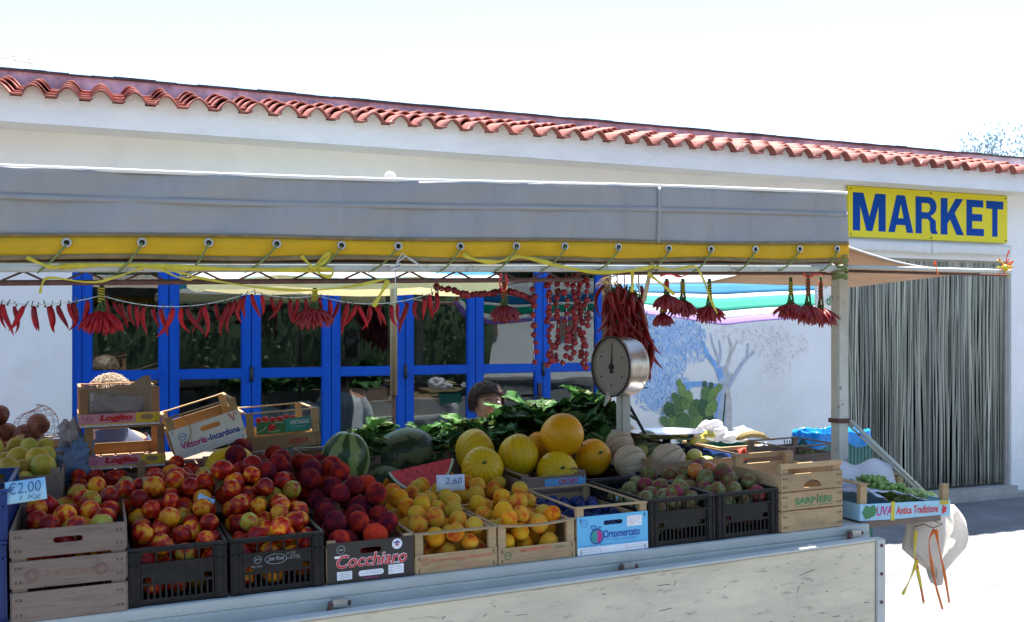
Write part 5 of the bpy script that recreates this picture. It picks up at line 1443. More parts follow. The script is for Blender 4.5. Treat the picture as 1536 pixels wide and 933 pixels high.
def heap(nm, label, group, x0, x1, y0, y1, zfloor, mound, r0, r1, nmax=150, K=70, mix=None, wall_top=None, seed=1):
    """drop fruit one after another where it comes to rest lowest under the wanted heap outline"""
    rg = np.random.default_rng(seed)
    misses = 0; n = 0
    while n < nmax and misses < 6:
        r = rg.uniform(r0, r1)
        X = rg.uniform(x0 + r, x1 - r, K); Y = rg.uniform(y0 + r, y1 - r, K)
        Z = zfloor(X) + r
        if PL:
            P = np.array(PL)
            D2 = (X[:, None] - P[None, :, 0]) ** 2 + (Y[:, None] - P[None, :, 1]) ** 2
            RR = (P[:, 3] + r) * .975
            H = RR[None, :] ** 2 - D2
            top = np.where(H > 0, P[None, :, 2] + np.sqrt(np.maximum(H, 0)), -9)
            Z = np.maximum(Z, top.max(1))
        M_ = mound(X, Y)
        over = Z + r * .4 - M_
        i = int(np.argmin(over))
        if over[i] > 0: misses += 1; continue
        misses = 0
        PL.append((X[i], Y[i], Z[i], r)); n += 1
        k = nm
        if mix and rg.random() < mix[1]: k = mix[0]
        if nm == 'nectarine' and rg.random() < .16: k = 'green_nectarine'
        REC.append((k, label, group, X[i], Y[i], Z[i], r))
def zf(z): return lambda X: z + TL * X
D1 = DECK + .014
def lin(za, zb, ya, yb):
    return lambda X, Y: za + (zb - za) * np.clip((Y - ya) / (yb - ya), 0, 1) + TL * X
Ya, Yb = YF + .012, YF + .488
w_ = .30
def row1(i, nm, label, group, za, zb, r0, r1, seed, side=None, mix=None, base=D1, nmax=150, x_off=.012):
    f = lin(za, zb, Ya, Yb)
    g_ = (lambda X, Y: f(X, Y) + side * (X - XX[i - 1] - .15)) if side else f
    heap(nm, label, group, XX[i - 1] + x_off, XX[i] - x_off + .004, Ya, Yb, zf(base), g_, r0, r1, nmax, mix=mix, seed=seed)
GN, GP, GY, GB, GM = 'nectarines heaped on the stall', 'dark red peaches heaped on the stall', 'yellow peaches heaped on the stall', 'blue plums', 'mottled plums'
row1(1, 'nectarine', 'red and green-yellow nectarine in the weathered wooden crate at the left end', GN, .99, 1.05, .033, .039, 1, base=DECK + .10)
row1(2, 'nectarine', 'red and yellow nectarine in the plain charcoal crate', GN, .905, 1.06, .031, .037, 2)
row1(3, 'nectarine', 'red and yellow nectarine in the charcoal crate with the white emblem', GN, .90, 1.07, .031, .038, 3)
row1(4, 'peach', 'dark red peach in the black Cocchiaro box', GP, .885, 1.05, .038, .044, 4)
row1(5, 'yellow_peach', 'yellow and pink peach in the Santarcangelo Salvatore box', GY, .885, .945, .033, .040, 5, mix=('orange_peach', .4))
row1(6, 'orange_peach', 'orange yellow peach in the Marfrutta box', GY, .885, .935, .033, .039, 6, mix=('yellow_peach', .45))
row1(7, 'plum', 'blue plum in the sky blue Ortomercato box', GB, .825, .855, .020, .025, 7, base=DECK + .055)
f8 = lin(.91, .955, Ya, Yb)
heap('mottled_plum', 'green and purple mottled plum in the charcoal crate beside the blue box', GM, XX[7] + .012, XX[8] - .008, Ya, Yb, zf(DECK + .03), lambda X, Y: f8(X, Y) - .35 * np.clip(XX[7] + .15 + (Y - Ya) * .3 - X, 0, 1), .031, .037, 60, seed=8)
row1(9, 'mottled_plum', 'green and purple mottled plum in the charcoal crate beside the Sarpieri crate', GM, .925, .96, .031, .038, 9, base=DECK + .03)
Yc, Yd = Y2 + .012, Y2 + .488
def row2(x0, x1, nm, label, group, za, zb, r0, r1, seed, base=Z2 + .05, mix=None, nmax=120, yd=Yd):
    heap(nm, label, group, x0, x1, Yc, yd, zf(base), lin(za, zb, Yc, yd), r0, r1, nmax, mix=mix, seed=seed)
row2(-.105, .14, 'nectarine', 'nectarine in the brown wooden box behind the weathered crate', GN, 1.00, 1.03, .032, .037, 12)
row2(.160, .425, 'nectarine', 'ripe nectarine in the wooden box with the bare corner post', GN, 1.01, 1.05, .032, .038, 13)
row2(.45, .735, 'peach', 'dark red peach at the top left of the peach heap', GP, 1.06, 1.11, .040, .046, 14)
row2(.752, .905, 'peach', 'dark red peach in front of the striped watermelon', GP, 1.04, 1.06, .040, .045, 15)
row2(1.058, 1.33, 'yellow_peach', 'yellow peach below the watermelon slice', GY, .935, .895, .034, .039, 16, base=DECK + .05, mix=('orange_peach', .4))
row2(1.345, 1.62, 'yellow_peach', 'yellow peach below the left yellow melons', GY, .93, .91, .034, .039, 17, base=DECK + .05, mix=('orange_peach', .5))
row2(2.275, 2.71, 'pear', 'yellow green fruit in the blue lined cardboard box', 'yellow green fruit in the cardboard box', .985, 1.00, .030, .036, 18, base=DECK + .146, nmax=34)
row2(-.414, -.135, 'yellow_fruit', 'round yellow green fruit behind the two euro price card', 'round yellow fruit at the left end', 1.12, 1.17, .036, .045, 19, base=Z2 + .10)
# fruit that bridges the joint between the front and the second row
def bridge(x0, x1, nm, label, group, zt, r0, r1, seed, mix=None):
    heap(nm, label, group, x0, x1, YF + .41, YF + .62, zf(DECK + .20), lambda X, Y: zt + TL * X + 0 * Y, r0, r1, 60, mix=mix, seed=seed)
bridge(-.10, .13, 'nectarine', 'nectarine lying over the joint behind the weathered crate', GN, 1.05, .032, .037, 31)
bridge(.10, .40, 'nectarine', 'nectarine lying over the joint behind the plain charcoal crate', GN, 1.055, .032, .037, 32)
bridge(.38, .70, 'peach', 'dark red peach lying over the joint behind the emblem crate', GP, 1.085, .038, .044, 33, mix=('nectarine', .12))
bridge(.88, 1.05, 'peach', 'dark red peach lying right of the joint below the low watermelon', GP, .975, .038, .044, 36)
bridge(.69, .91, 'peach', 'dark red peach lying over the joint behind the Cocchiaro box', GP, 1.06, .038, .044, 34)
bridge(1.03, 1.62, 'yellow_peach', 'yellow peach lying over the joint behind the two low boxes', GY, .965, .034, .039, 35, mix=('orange_peach', .4))
# a few oranges lie among the plums
for (px, py, Y) in ((1065, 712, YF + .46), (1048, 705, YF + .50)):
    p = atY(px, py, Y); 
# keep only what can be seen from the photograph's position or a step beside it
P = np.array(PL)
dirs = []
for i in range(36):
    a = i * 2.39996; z_ = 1 - (i + .5) / 18
    s_ = math.sqrt(max(0, 1 - z_ * z_)); dirs.append((s_ * math.cos(a), s_ * math.sin(a), z_))
dirs = np.array(dirs)
vis = np.zeros(len(P), bool)
for cx_ in (0.0, -.45, .5):
    C_ = np.array((cx_, 0, 1.6))
    for i in range(len(P)):
        if vis[i]: continue
        c = P[i, :3]; r = P[i, 3]
        tc_ = C_ - c; tc_ /= np.linalg.norm(tc_)
        dd = dirs[(dirs @ tc_) > .05]
        S_ = c + dd * r * 1.01
        V_ = C_ - S_; Ln = np.linalg.norm(V_, axis=1); V_ /= Ln[:, None]
        near = np.where((np.abs(P[:, 0] - c[0]) < .5) & (np.abs(P[:, 1] - c[1]) < .6))[0]
        near = near[near != i]
        W_ = P[near, :3][None] - S_[:, None]
        t_ = (W_ * V_[:, None]).sum(2)
        d2 = (W_ ** 2).sum(2) - t_ ** 2
        blk = ((t_ > 0) & (d2 < (P[near, 3] ** 2)[None])).any(1)
        if (~blk).sum() >= 1: vis[i] = True
FRn = random.Random(77)
BOX = {}
for (k, label, group, x, y, z, r) in REC:
    b = BOX.setdefault((label, group), [9, -9, 9, -9]); b[0] = min(b[0], x); b[1] = max(b[1], x + 1e-4); b[2] = min(b[2], y); b[3] = max(b[3], y + 1e-4)
cnts = {}
for ok, (k, label, group, x, y, z, r) in zip(vis, REC):
    if not ok: continue
    cnts[k] = cnts.get(k, 0) + 1
    o = put(FRn.choice(KIND[k]), k, None, (x, y, z), (FRn.uniform(-1.3, 1.3), FRn.uniform(-1.3, 1.3), FRn.uniform(0, 6.28)))
    o.scale = (r * FRn.uniform(.94, 1.05), r * FRn.uniform(.94, 1.04), r * FRn.uniform(.93, 1.03))
    base = label
    bx = BOX[(label, group)]
    fx_ = (x - bx[0]) / (bx[1] - bx[0]); fy_ = (y - bx[2]) / (bx[3] - bx[2])
    pos = ('front', 'middle', 'rear')[min(2, int(fy_ * 3))] + ' ' + ('left', 'centre', 'right')[min(2, int(fx_ * 3))]
    if k == 'orange_peach' and 'yellow' in label.split()[0]: base = 'orange' + label[len('yellow'):] if label.startswith('yellow peach') else label.replace('yellow and pink', 'deep orange')
    if k == 'green_nectarine': base = 'yellow green ' + label[label.index('nectarine'):]
    if k == 'yellow_peach' and label.startswith('orange'): base = label.replace('orange yellow', 'pale yellow')
    kg = group if base == label else group + ' (other colour)'
    base = base + ', ' + pos
    tag(o, base, {'nectarine': 'nectarine', 'green_nectarine': 'nectarine', 'peach': 'peach', 'yellow_peach': 'peach', 'orange_peach': 'peach', 'plum': 'plum', 'mottled_plum': 'plum'}.get(k, 'fruit'), kg)
print('FRUIT', len(REC), int(vis.sum()), cnts)

def single(nm, px, py, Y, r, label, cat, rz=0, sc=None, rot=None):
    p = atY(px, py, Y)
    o = put(FRn.choice(KIND[nm]), nm, None, p, rot or (FRn.uniform(-1, 1), FRn.uniform(-1, 1), rz))
    o.scale = sc or (r, r, r)
    return tag(o, label, cat)
single('orange_fruit', 1043, 706, YF + .30, .034, 'orange fruit on the left of the pair above the mottled plums', 'fruit')
single('orange_fruit', 1064, 704, YF + .31, .034, 'orange fruit on the right of the pair above the mottled plums', 'fruit')
single('nectarine', 420, 790, YF + .03, .035, 'split open looking nectarine on top of the emblem crate', 'nectarine')
single('mottled_plum', 1085, 708, YF + .22, .036, 'big mottled plum on top beside the cardboard wall', 'plum')

# onions in a net at the far left
on = thing('onion_net', (*atY(18, 672, 4.45)[:2], atY(18, 672, 4.45).z), None, 'net bag of brown onions at the far left behind the yellow fruit', 'onion bag')
rn = random.Random(8)
for i in range(22):
    me = KIND['onion'][i % 4]
    o = put(me, 'onion', on, (-.20 + .29 * rn.random(), .18 * rn.random(), -.02 + .15 * rn.random() * (1 if i % 3 else .5)), (rn.uniform(-2, 2), rn.uniform(-2, 2), 0)); s_ = rn.uniform(.036, .047); o.scale = (s_, s_, s_)
o = put(KIND['onion'][0], 'onion', on, (.095, .02, .09), (0, 1, 0)); o.scale = (.045,) * 3
m = MB()
ell = lambda a, b: (.085 + .085 * math.sin(b) * math.cos(a), .045 + .075 * math.sin(b) * math.sin(a), .085 + .07 * math.cos(b) * (1 + .2 * math.cos(a)))
for a in range(14): m.tube([ell(a * .4488 + t * .06, t * math.pi / 10) for t in range(11)], .0009, 4, cap=False)
for b in range(1, 9): m.tube([ell(t * math.pi / 9, b * math.pi / 9) for t in range(19)], .0009, 4, cap=False)
tag(m.build('net', M['net'], on), kind='stuff')
sb_ = tray(-.62, 4.38, z3(-.6), 'wooden box under the net of onions', h=.12, ph=.10, w=.60, wm=M['wood_old'])
sc_ = put(shared('yslat', lambda: (lambda mb: (mb.box(-.014, .014, 0, .012, 0, .075), mb.mesh('x', M['wood_new']))[1])(MB())), 'wooden_peg', None, atY(30, 682, 4.32))
tag(sc_, 'loose pale wooden peg standing among the yellow fruit', 'peg')
def soft(name, center, rx, ry, rz, seed, m, amp=.18, fr=2.2, nu=36, nv=24, fn2=None, parent=None, lay=None):
    mb = MB()
    def fn(d, a, b, c):
        q = 1 + amp * noise.noise(d * fr + Vector((seed * 7.1, 0, 0))) * 1.6 + amp * .6 * abs(noise.noise(d * fr * 2.7 + Vector((0, seed * 3.3, 0)))) + amp * .25 * noise.noise(d * fr * 7)
        v = Vector((d.x * a * q, d.y * b * q, d.z * c * q))
        return fn2(d, v) if fn2 else v
    mb.ball(center, rx, ry, rz, nu=nu, nv=nv, fn=fn)
    return mb.build(name, m, parent)
p = atY(92, 690, 4.36)
bb = thing('blue_plastic_bag', p, None, 'crumpled translucent blue plastic bag left of the Logito boxes', 'plastic bag')
soft('bag_body', (.03, 0, -.02), .080, .06, .066, 3, M['bag_blue'], .3, parent=bb)
soft('bag_tail', (.078, .02, .02), .036, .03, .075, 5, M['bag_blue'], .3, parent=bb)
soft('bag_fold', (-.055, .0, .008), .05, .04, .035, 6, M['bag_blue'], .3, parent=bb)
soft('bag_top', (.030, .03, .095), .042, .03, .055, 9, M['bag_grey'], .35, parent=bb)
m = MB(); m.tube([(-.052 + .055 * math.cos(t * .35 + .3) + .01, .01, .058 + .042 * math.sin(t * .35 + .3)) for t in range(13)], .0035, 6, flat=.4); m.build('handle', M['bag_grey'], bb)
# more yellow fruit lying on the ledge
# price cards
def card(px, py, Y, w, h, m, label, s=None, rot=(0, 0, 0), pen=None, name='price_card', x0=.1, wf=.8, hf=.6, stick=True):
    p = atY(px, py, Y)
    r = thing(name, p, rot, label, 'price card')
    mb = MB(); mb.grid(lambda u, v: (w * (u - .5), .006 * math.sin(u * 3) , h * (v - .5)), 6, 2, thick=.0008, smooth=True); mb.build('card', m, r)
    if s:
        txt(r, s, -w / 2 + w * x0, -h / 2 + h * (1 - hf) * .65, w * wf, h * hf, pen or M['pen'], -.008, .15, y=-.0035)
    return r
c1 = card(39, 736, YF + .02, .110, .066, M['card_blue'], 'pale blue card handwritten €2.00 Kg on the nectarines at far left', None, rot=(R(-12), -.10, .0))
txt(c1, '€2.00', -.048, -.006, .090, .034, M['pen'], -.004, .12, y=-.0035); txt(c1, '1 Kg', -.02, -.029, .06, .016, M['pen'], -.004, .3, y=-.0035)
c2 = card(306, 758, YF + .30, .060, .070, M['card_blue'], 'crumpled blue price scrap with a 5 stuck in the nectarines', '5', rot=(R(-25), R(28), .1), x0=.3, wf=.45)
c3 = card(676, 724, YF + .46, .118, .064, M['card_pen'], 'white card handwritten 2,60 in front of the watermelon slice', '2,60', rot=(R(-10), .02, 0), x0=.3, wf=.6, hf=.45)
c4 = card(938, 748, YF + .34, .082, .030, M['card_blue'], 'small blue card reading €2,00 on the blue plums', '€2,00', rot=(R(-20), -.03, 0), wf=.85, hf=.7)
c5 = card(1143, 677, YF + 1.0, .090, .070, M['card_pen'], 'white price card clipped on the green crate below the banana', '1,50', rot=(R(-8), R(-20), 0), hf=.4)
c6 = card(1115, 682, YF + .99, .050, .066, M['red_card'], 'red price card hanging beside the white one', None, rot=(R(-8), R(-14), 0))

# ------------------------------------------------------------------ melons
def melon(px, py, Y, rx, rz, m, label, name='yellow_melon', cat='melon', rot=(0, 0, 0), group=None, ribs=0, ribd=.04):
    p = atY(px, py, Y)
    rx *= 1.06; rz *= 1.06
    mb = MB()
    def fn(d, a, b, c):
        r = 1 - .05 * math.exp(-(math.acos(max(-1, min(1, d.z))) / .25) ** 2)
        if ribs:
            r *= 1 - ribd * (1 - abs(math.sin(math.atan2(d.y, d.x) * ribs / 2))) ** 3 * math.sqrt(max(0, 1 - d.z * d.z))
        r *= 1 + .05 * noise.noise(d * 1.3 + Vector((px, 0, 0)))
        return Vector((d.x * a * r, d.y * b * r, d.z * c * r))
    mb.ball((0, 0, 0), rx, rx, rz, nu=54, nv=26, fn=fn)
    me = mb.mesh('rind', m)
    r = thing(name, p, rot, label, cat, group)
    put(me, 'rind', r)
    st_ = MB(); st_.tube([(0, 0, rz * .94), (.002, 0, rz * 1.0), (.008, .003, rz * 1.05)], [.007, .006, .007], 7); st_.build('stem_scar', M['stem'], r)
    return r
def S_(px, Y): return px * Y
YM_ = 4.12
melon(843, 653, 4.10, .094, .092, M['omelon'], 'round orange yellow melon resting on top of the melon pile', rot=(.3, 2.0, 0))
melon(778, 683, 4.12, .084, .092, M['ymelon'], 'upright yellow green melon left of the top melon', rot=(-.35, .15, .4))
melon(724, 702, 4.05, .086, .080, M['ymelon'], 'yellow melon with its stem end facing out, left front of the pile', rot=(1.15, .1, -.35))
melon(712, 678, 4.26, .098, .078, M['ymelon'], 'wide yellow melon behind the left front one', rot=(0.1, 1.5, .3))
melon(836, 708, 4.02, .088, .076, M['ymelon'], 'yellow melon facing out at the bottom centre behind the ORCHI box', rot=(1.2, .0, -.15))
melon(890, 686, 4.12, .080, .080, M['omelon'], 'orange melon at the right end of the yellow pile', rot=(1.1, .5, -.3))
melon(808, 668, 4.30, .06, .06, M['omelon'], 'small orange melon half hidden under the top melon', rot=(1, 0, 0))
melon(345, 697, 4.20, .070, .095, M['ymelon'], 'yellow melon lying below the tilted Vittoria-Incardona box', rot=(0, 1.45, .2))
for (px, py, Y, a, b, mk, lb, rot) in ((946, 694, 4.0, .078, .070, 'cantaloupe', 'ribbed beige melon in front of the navy crate, left of the pair', (0.2, 1.35, .2)),
                                     (1002, 690, 3.95, .070, .078, 'cantaloupe', 'ribbed beige melon on the right of the front pair', (.35, .9, .1)),
                                     (930, 668, 4.22, .072, .064, 'cantaloupe', 'ribbed beige melon behind the front pair on the left', (.2, 1.4, 0)),
                                     (938, 655, 4.42, .068, .058, 'cantaloupe', 'ribbed beige melon at the back near the scale', (.1, 1.4, 0)),
                                     (972, 667, 4.30, .068, .060, 'cantaloupe_g', 'greenish ribbed melon half hidden below the scale pan', (.2, 1.3, .1))):
    melon(px, py, Y, a, b, M[mk], lb, 'ribbed_melon', 'melon', rot, None, 10, .10)
melon(518, 690, 4.22, .098, .118, M['wm_light'], 'striped light and dark green watermelon right of the SCELTA box', 'watermelon', 'watermelon', (.12, .08, .4))
melon(604, 684, 4.46, .118, .165, M['wm_dark'], 'dark green watermelon lying behind the red slice', 'watermelon', 'watermelon', (0, 1.35, .1))
melon(568, 726, 4.32, .085, .12, M['wm_dark'], 'dark watermelon lying low under the slice', 'watermelon', 'watermelon', (0, 1.45, .2))
# watermelon slice
p = atY(632, 697, 4.12)
ws = thing('watermelon_slice', p, (R(-14), -.16, 0), 'red watermelon slice with white pith and green rind lying on the peaches', 'watermelon slice')
Rw = .192
def half(u, v, s):   # sector pointing down: chord on top
    a = math.pi + .38 + (math.pi - .76) * u
    return (Rw * .86 * math.cos(a) * s, Rw * (math.sin(a)) * s * .95 + .060)
n_ = 28
def ring_pts(s, y): return [(half(i / n_, 0, s)[0], y, half(i / n_, 0, s)[1]) for i in range(n_ + 1)]
for (s0, s1, mk, nm, yy) in ((0, .90, 'wm_flesh', 'flesh', .0), (.90, .965, 'wm_white', 'pith', .001), (.965, 1.0, 'wm_dark', 'rind', .002)):
    mb = MB(); T_ = .055
    if s0 == 0:
        P1 = ring_pts(s1, yy); P2 = ring_pts(s1, T_)
        o_ = len(P1)
        mb.add(P1 + P2, [tuple(range(o_)), tuple(reversed(range(o_, 2 * o_)))] + [(0, o_, 2 * o_ - 1, o_ - 1)])
    else:
        A_, B_ = ring_pts(s0, yy), ring_pts(s1, yy); A2, B2 = ring_pts(s0, T_), ring_pts(s1, T_ * .9)
        o_ = len(A_)
        fs = []
        for i in range(o_ - 1):
            fs += [(i, i + 1, o_ + i + 1, o_ + i), (o_ + i, o_ + i + 1, 3 * o_ + i + 1, 3 * o_ + i), (2 * o_ + i, 3 * o_ + i, 3 * o_ + i + 1, 2 * o_ + i + 1)]
        fs += [(0, o_, 3 * o_, 2 * o_), (o_ - 1, 3 * o_ - 1, 4 * o_ - 1, 2 * o_ - 1)]
        mb.add(A_ + B_ + A2 + B2, fs)
    mb.build(nm, M[mk], ws)
rn = random.Random(12); mb = MB()
for i in range(34):
    a = rn.uniform(math.pi + .5, 2 * math.pi - .5); q = rn.uniform(.35, .7)
    mb.ball((Rw * .86 * math.cos(a) * q, -.0008, Rw * math.sin(a) * q * .95 + .060), .0022, .0012, .0035, nu=6, nv=4)
tag(mb.build('seeds', M['p_black'], ws), kind='stuff')

# ------------------------------------------------------------------ leafy greens
def leaf_mesh(seed, m, ln=.20, wd=.075):
    rn = random.Random(seed); ph = rn.uniform(0, 6)
    mb = MB()
    cv = rn.uniform(.3, 1.2)
    def fn(u, v):
        t = v; x = (u - .5) * 2
        wdt = wd * (math.sin(math.pi * min(1, .08 + t * .92)) ** .7) * (1 + .12 * math.sin(t * 19 + ph))
        y = ln * (math.sin(t * cv) / cv); z = ln * (1 - math.cos(t * cv)) / cv * -1
        return (x * wdt, y, z + .22 * wdt * x * x + .012 * math.sin(x * 5 + t * 16 + ph) * abs(x) + .006 * math.sin(t * 31 + x * 7))
    mb.grid(fn, 8, 10, mi=0)
    mb.tube([(0, ln * math.sin(t * cv) / cv, -ln * (1 - math.cos(t * cv)) / cv + .002) for t in (-.25, 0, .3, .6, .9)], [.005, .005, .004, .0025, .001], 5, mi=1)
    return mb.mesh('leaf', [m, M['rib']])
LV = [leaf_mesh(i, M['leaf'], .16 + .02 * (i % 4), .05 + .012 * (i % 3)) for i in range(6)]
LV2 = [leaf_mesh(i + 9, M['leaf2'], .12 + .02 * (i % 3), .05) for i in range(3)]
gr = [(560, 648, 4.62, .9, 0), (592, 655, 4.55, .7, 0), (640, 655, 4.62, .8, 0), (676, 652, 4.72, .8, 0), (700, 645, 4.60, .8, 1), (740, 645, 4.62, .85, 0), (756, 656, 4.42, .85, 0), (775, 630, 4.60, .9, 0), (800, 622, 4.62, 1., 0), (815, 640, 4.45, .9, 0),
      (838, 618, 4.66, 1., 0), (868, 620, 4.55, 1., 0), (890, 612, 4.62, 1.05, 0), (905, 632, 4.50, .9, 0), (880, 640, 4.40, .8, 0), (720, 655, 4.50, .7, 1), (660, 665, 4.45, .7, 0), (548, 665, 4.42, .7, 0)]
where = ['behind the striped watermelon', 'behind the dark watermelon', 'right of the wooden pole', 'between the pole and the dark haired woman', 'with pale leaves below the dark haired woman', 'behind the wide yellow melon', 'over the left yellow melons', 'left of the top melon at the back', 'directly behind the top melon', 'just above the upright melon', 'right of the top melon', 'in the middle of the green heap', 'highest of the green heap below the scale', 'beside the scale column', 'above the orange melon', 'with pale leaves over the wide yellow melon', 'behind the white price card', 'low between the watermelons']
rn = random.Random(21)
for i, (px, py, Y, s, pale) in enumerate(gr):
    p = atY(px, py, Y)
    r = thing('leafy_greens', p, (0, 0, rn.uniform(0, 6)), 'bunch of dark leafy greens ' + where[i] if not pale else 'bunch of greens ' + where[i], 'greens', 'bunches of leafy greens')
    s *= .84 if px < 700 else 1
    for k in range(22):
        a = rn.uniform(0, 6.28); el = rn.uniform(-.2, 1.35)
        o = put(rn.choice(LV2 if (pale and k % 2) or k % 6 == 0 else LV), 'leaf', r, (rn.uniform(-.03, .03), rn.uniform(-.03, .03), rn.uniform(-.06, .0) * s), (el, rn.uniform(-.5, .5), a)); q = s * rn.uniform(.7, 1.15); o.scale = (q * 1.15, q, q)

# ------------------------------------------------------------------ counter scale with pan
sx = atY(935, 640, 4.22)
scl = thing('market_scale', (sx.x, 4.22, DECK + .153 + TL * sx.x), None, 'old chrome dial scale with a round enamel face, column and wide shallow pan', 'scale')
bz_ = DECK + .153 + TL * sx.x
m = MB(); m.box(-.09, .09, -.07, .09, 0, .05); me = m.mesh('foot', M['steel_paint']); bevel(me, .01, 2); put(me, 'foot', scl)
m = MB(); m.box(-.026, .026, -.03, .03, .05, 1.325 - bz_); me = m.mesh('column', M['steel_paint']); bevel(me, .008, 2); put(me, 'column', scl)
dc = atY(917, 550, 4.18); dc = dc - scl.location
nrm = Vector((-.98, -.20, 0.0)).normalized()
t1 = nrm.cross(Vector((0, 0, 1))).normalized(); up = Vector((0, 0, 1))
def dpt(a, r, off): return dc + (t1 * math.cos(a) + up * math.sin(a)) * r + nrm * off
RD = .143
m = MB()
prof = [(-.130, .0), (-.130, RD * .80), (-.122, RD * .93), (-.105, RD * .965), (-.02, RD * .975), (-.012, RD), (.004, RD), (.008, RD * .985), (.006, RD * .945), (-.004, RD * .94)]
vs = []; nn = 56
for (o_, r_) in prof:
    for k in range(nn): vs.append(dpt(2 * math.pi * k / nn, max(r_, .0005), o_))
fs = [(j * nn + k, j * nn + (k + 1) % nn, (j + 1) * nn + (k + 1) % nn, (j + 1) * nn + k) for j in range(len(prof) - 1) for k in range(nn)]
m.add(vs, fs, 0, True); m.build('housing', M['scale_body'], scl)
m = MB(); m.add([dpt(2 * math.pi * k / nn, RD * .945, -.002) for k in range(nn)], [tuple(range(nn))]); face = m.build('dial_face', M['scale_face'], scl)
mr_ = MB(); mr_.tube([dpt(2 * math.pi * k / 48, RD * .975, .006) for k in range(49)], .0055, 6, cap=False); mr_.build('dial_rim', M['dark'], scl)
m = MB()
for k in range(60):
    a = 2 * math.pi * k / 60; L_ = .010 if k % 5 == 0 else .005
    p0, p1 = dpt(a, RD * .90, -.0006), dpt(a, RD * .90 - L_, -.0006); sd = (t1 * -math.sin(a) + up * math.cos(a)) * .0009
    m.add([p0 - sd, p0 + sd, p1 + sd, p1 - sd], [(0, 1, 2, 3)])
m.build('dial_marks', M['p_black'], face)
m = MB()
for a in (0.55, 2.6, 3.7, 5.7, 4.71): m.ball(dpt(a, RD * .62, 0), .004, nu=8, nv=6)
m.build('dial_studs', M['p_black'], face)
m = MB(); m.tube([dpt(0, 0, .001), dpt(math.pi / 2 + .03, RD * .80, .001)], [.0035, .0012], 6); m.tube([dpt(-math.pi / 2, .03, .001), dpt(0, 0, .001)], [.009, .005], 6); m.ball(dpt(0, 0, .001), .014, nu=12, nv=8); m.build('needle', M['dark'], scl)
m = MB(); hp = atY(908, 598, 4.15) - scl.location; m.tube([hp + Vector((.02, 0, .03)), hp + Vector((.012, 0, 0)), hp + Vector((-.006, 0, -.035))], [.014, .012, .005], 8, flat=.4); m.build('pointer_guard', M['steel_paint'], scl)
l0 = atY(932, 578, 4.2) - scl.location; l1 = atY(972, 582, 4.1) - scl.location
m = MB(); m.tube([l0, l1], .003, 6); m.build('lever', M['dark'], scl)
pc = atY(1000, 651, 4.24) - scl.location
m = MB(); nn = 48; vs = []
PR = .195
for (r_, z_) in ((.0, -.03), (.5, -.03), (.85, -.02), (1.0, .0), (1.01, .003), (.99, .003), (.84, -.016), (.5, -.026), (0, -.026)):
    for k in range(nn): vs.append(pc + Vector((math.cos(2 * math.pi * k / nn) * PR * max(r_, .003), math.sin(2 * math.pi * k / nn) * PR * .8 * max(r_, .003), z_ + .012)))
m.add(vs, [(j * nn + k, j * nn + (k + 1) % nn, (j + 1) * nn + (k + 1) % nn, (j + 1) * nn + k) for j in range(8) for k in range(nn)], 0, True); m.build('pan', M['pan'], scl)
m = MB(); m.tube([Vector((.02, 0, .32)), pc + Vector((-.10, 0, -.03)), pc + Vector((0, 0, -.045))], .008, 8); m.tube([pc + Vector((0, 0, -.14)), pc + Vector((0, 0, -.02))], .02, 10); m.build('pan_arm', M['dark'], scl)

# green plastic crates and what lies on them at the back right
def green_crate(px, py, Y, w, h, label, d=.34, m=None):
    p = atY(px, py, Y)
    r = crate_root('plastic_crate', p.x, Y, p.z, label)
    mm = m or M['green_plastic']
    for (a, b, c_, d_) in ((0, w, 0, .006), (0, w, d - .006, d), (0, .006, .0062, d - .0062), (w - .006, w, .0062, d - .0062)):
        mb = MB(); mb.box(a, b, c_, d_, 0, h); mb.build('wall', mm, r)
    for (a, b, c_, d_) in ((-.006, w + .006, -.006, .016), (-.006, w + .006, d - .016, d + .006), (-.006, .016, .0162, d - .0162), (w - .016, w + .006, .0162, d - .0162)):
        mb = MB(); mb.box(a, b, c_, d_, h - .018, h); mb.build('rim', M['wood_new'] if m is None else mm, r)
    mb = MB(); mb.box(0, w, 0.0, d, -.004, -.0002); mb.build('floor', mm, r)
    n = int(w / .03)
    mb = MB()
    for i in range(n): mb.box(.008 + i * (w - .02) / n, .011 + i * (w - .02) / n, -.003, -.0002, .004, h - .02)
    mb.build('grille', M['dark'], r)
    return r
GC1 = green_crate(1040, 716, YF + 1.06, .20, .115, 'small green crate with a pale rim below the bunch of bananas')
GC2 = green_crate(1080, 708, YF + 1.03, .315, .125, 'long green crate with a pale rim under the single banana and white bags')
# bananas
def banana(p, rz, tilt, ln, m, label, group=None, bend=1.0, name='banana'):
    r = thing(name, p, (tilt, 0, rz), label, 'banana', group)
    pts = []; rs = []
    for i in range(15):
        t = i / 14; a = (t - .5) * bend
        pts.append((ln * math.sin(a) / bend, 0, -ln * (math.cos(a) - math.cos(bend / 2)) / bend * -1)); rs.append(.019 * (1 - abs(2 * t - 1) ** 5 * .75))
    mb = MB(); mb.tube(pts, rs, 7, smooth=False); mb.build('peel', m, r)
    mb = MB(); a = Vector(pts[-1]); mb.tube([a, a + Vector((.02, 0, -.008)), a + Vector((.04, 0, -.006))], [.007, .006, .008], 6); mb.build('stalk', M['wood_dark'] if m is M['banana_old'] else M['stem'], r)
    return r
pb_ = atY(1052, 660, YF + .98)
banana(atY(1056, 657, YF + .98), math.pi + .35, -.3, .19, M['banana'], 'upper yellow banana of the pair beside the scale pan')
banana(atY(1046, 663, YF + .95), math.pi + .55, -.5, .17, M['banana'], 'lower yellow banana of the pair beside the scale pan')
banana(atY(1128, 658, YF + 1.10), -.05, -.2, .20, M['banana_old'], 'browning banana lying on the long green crate')
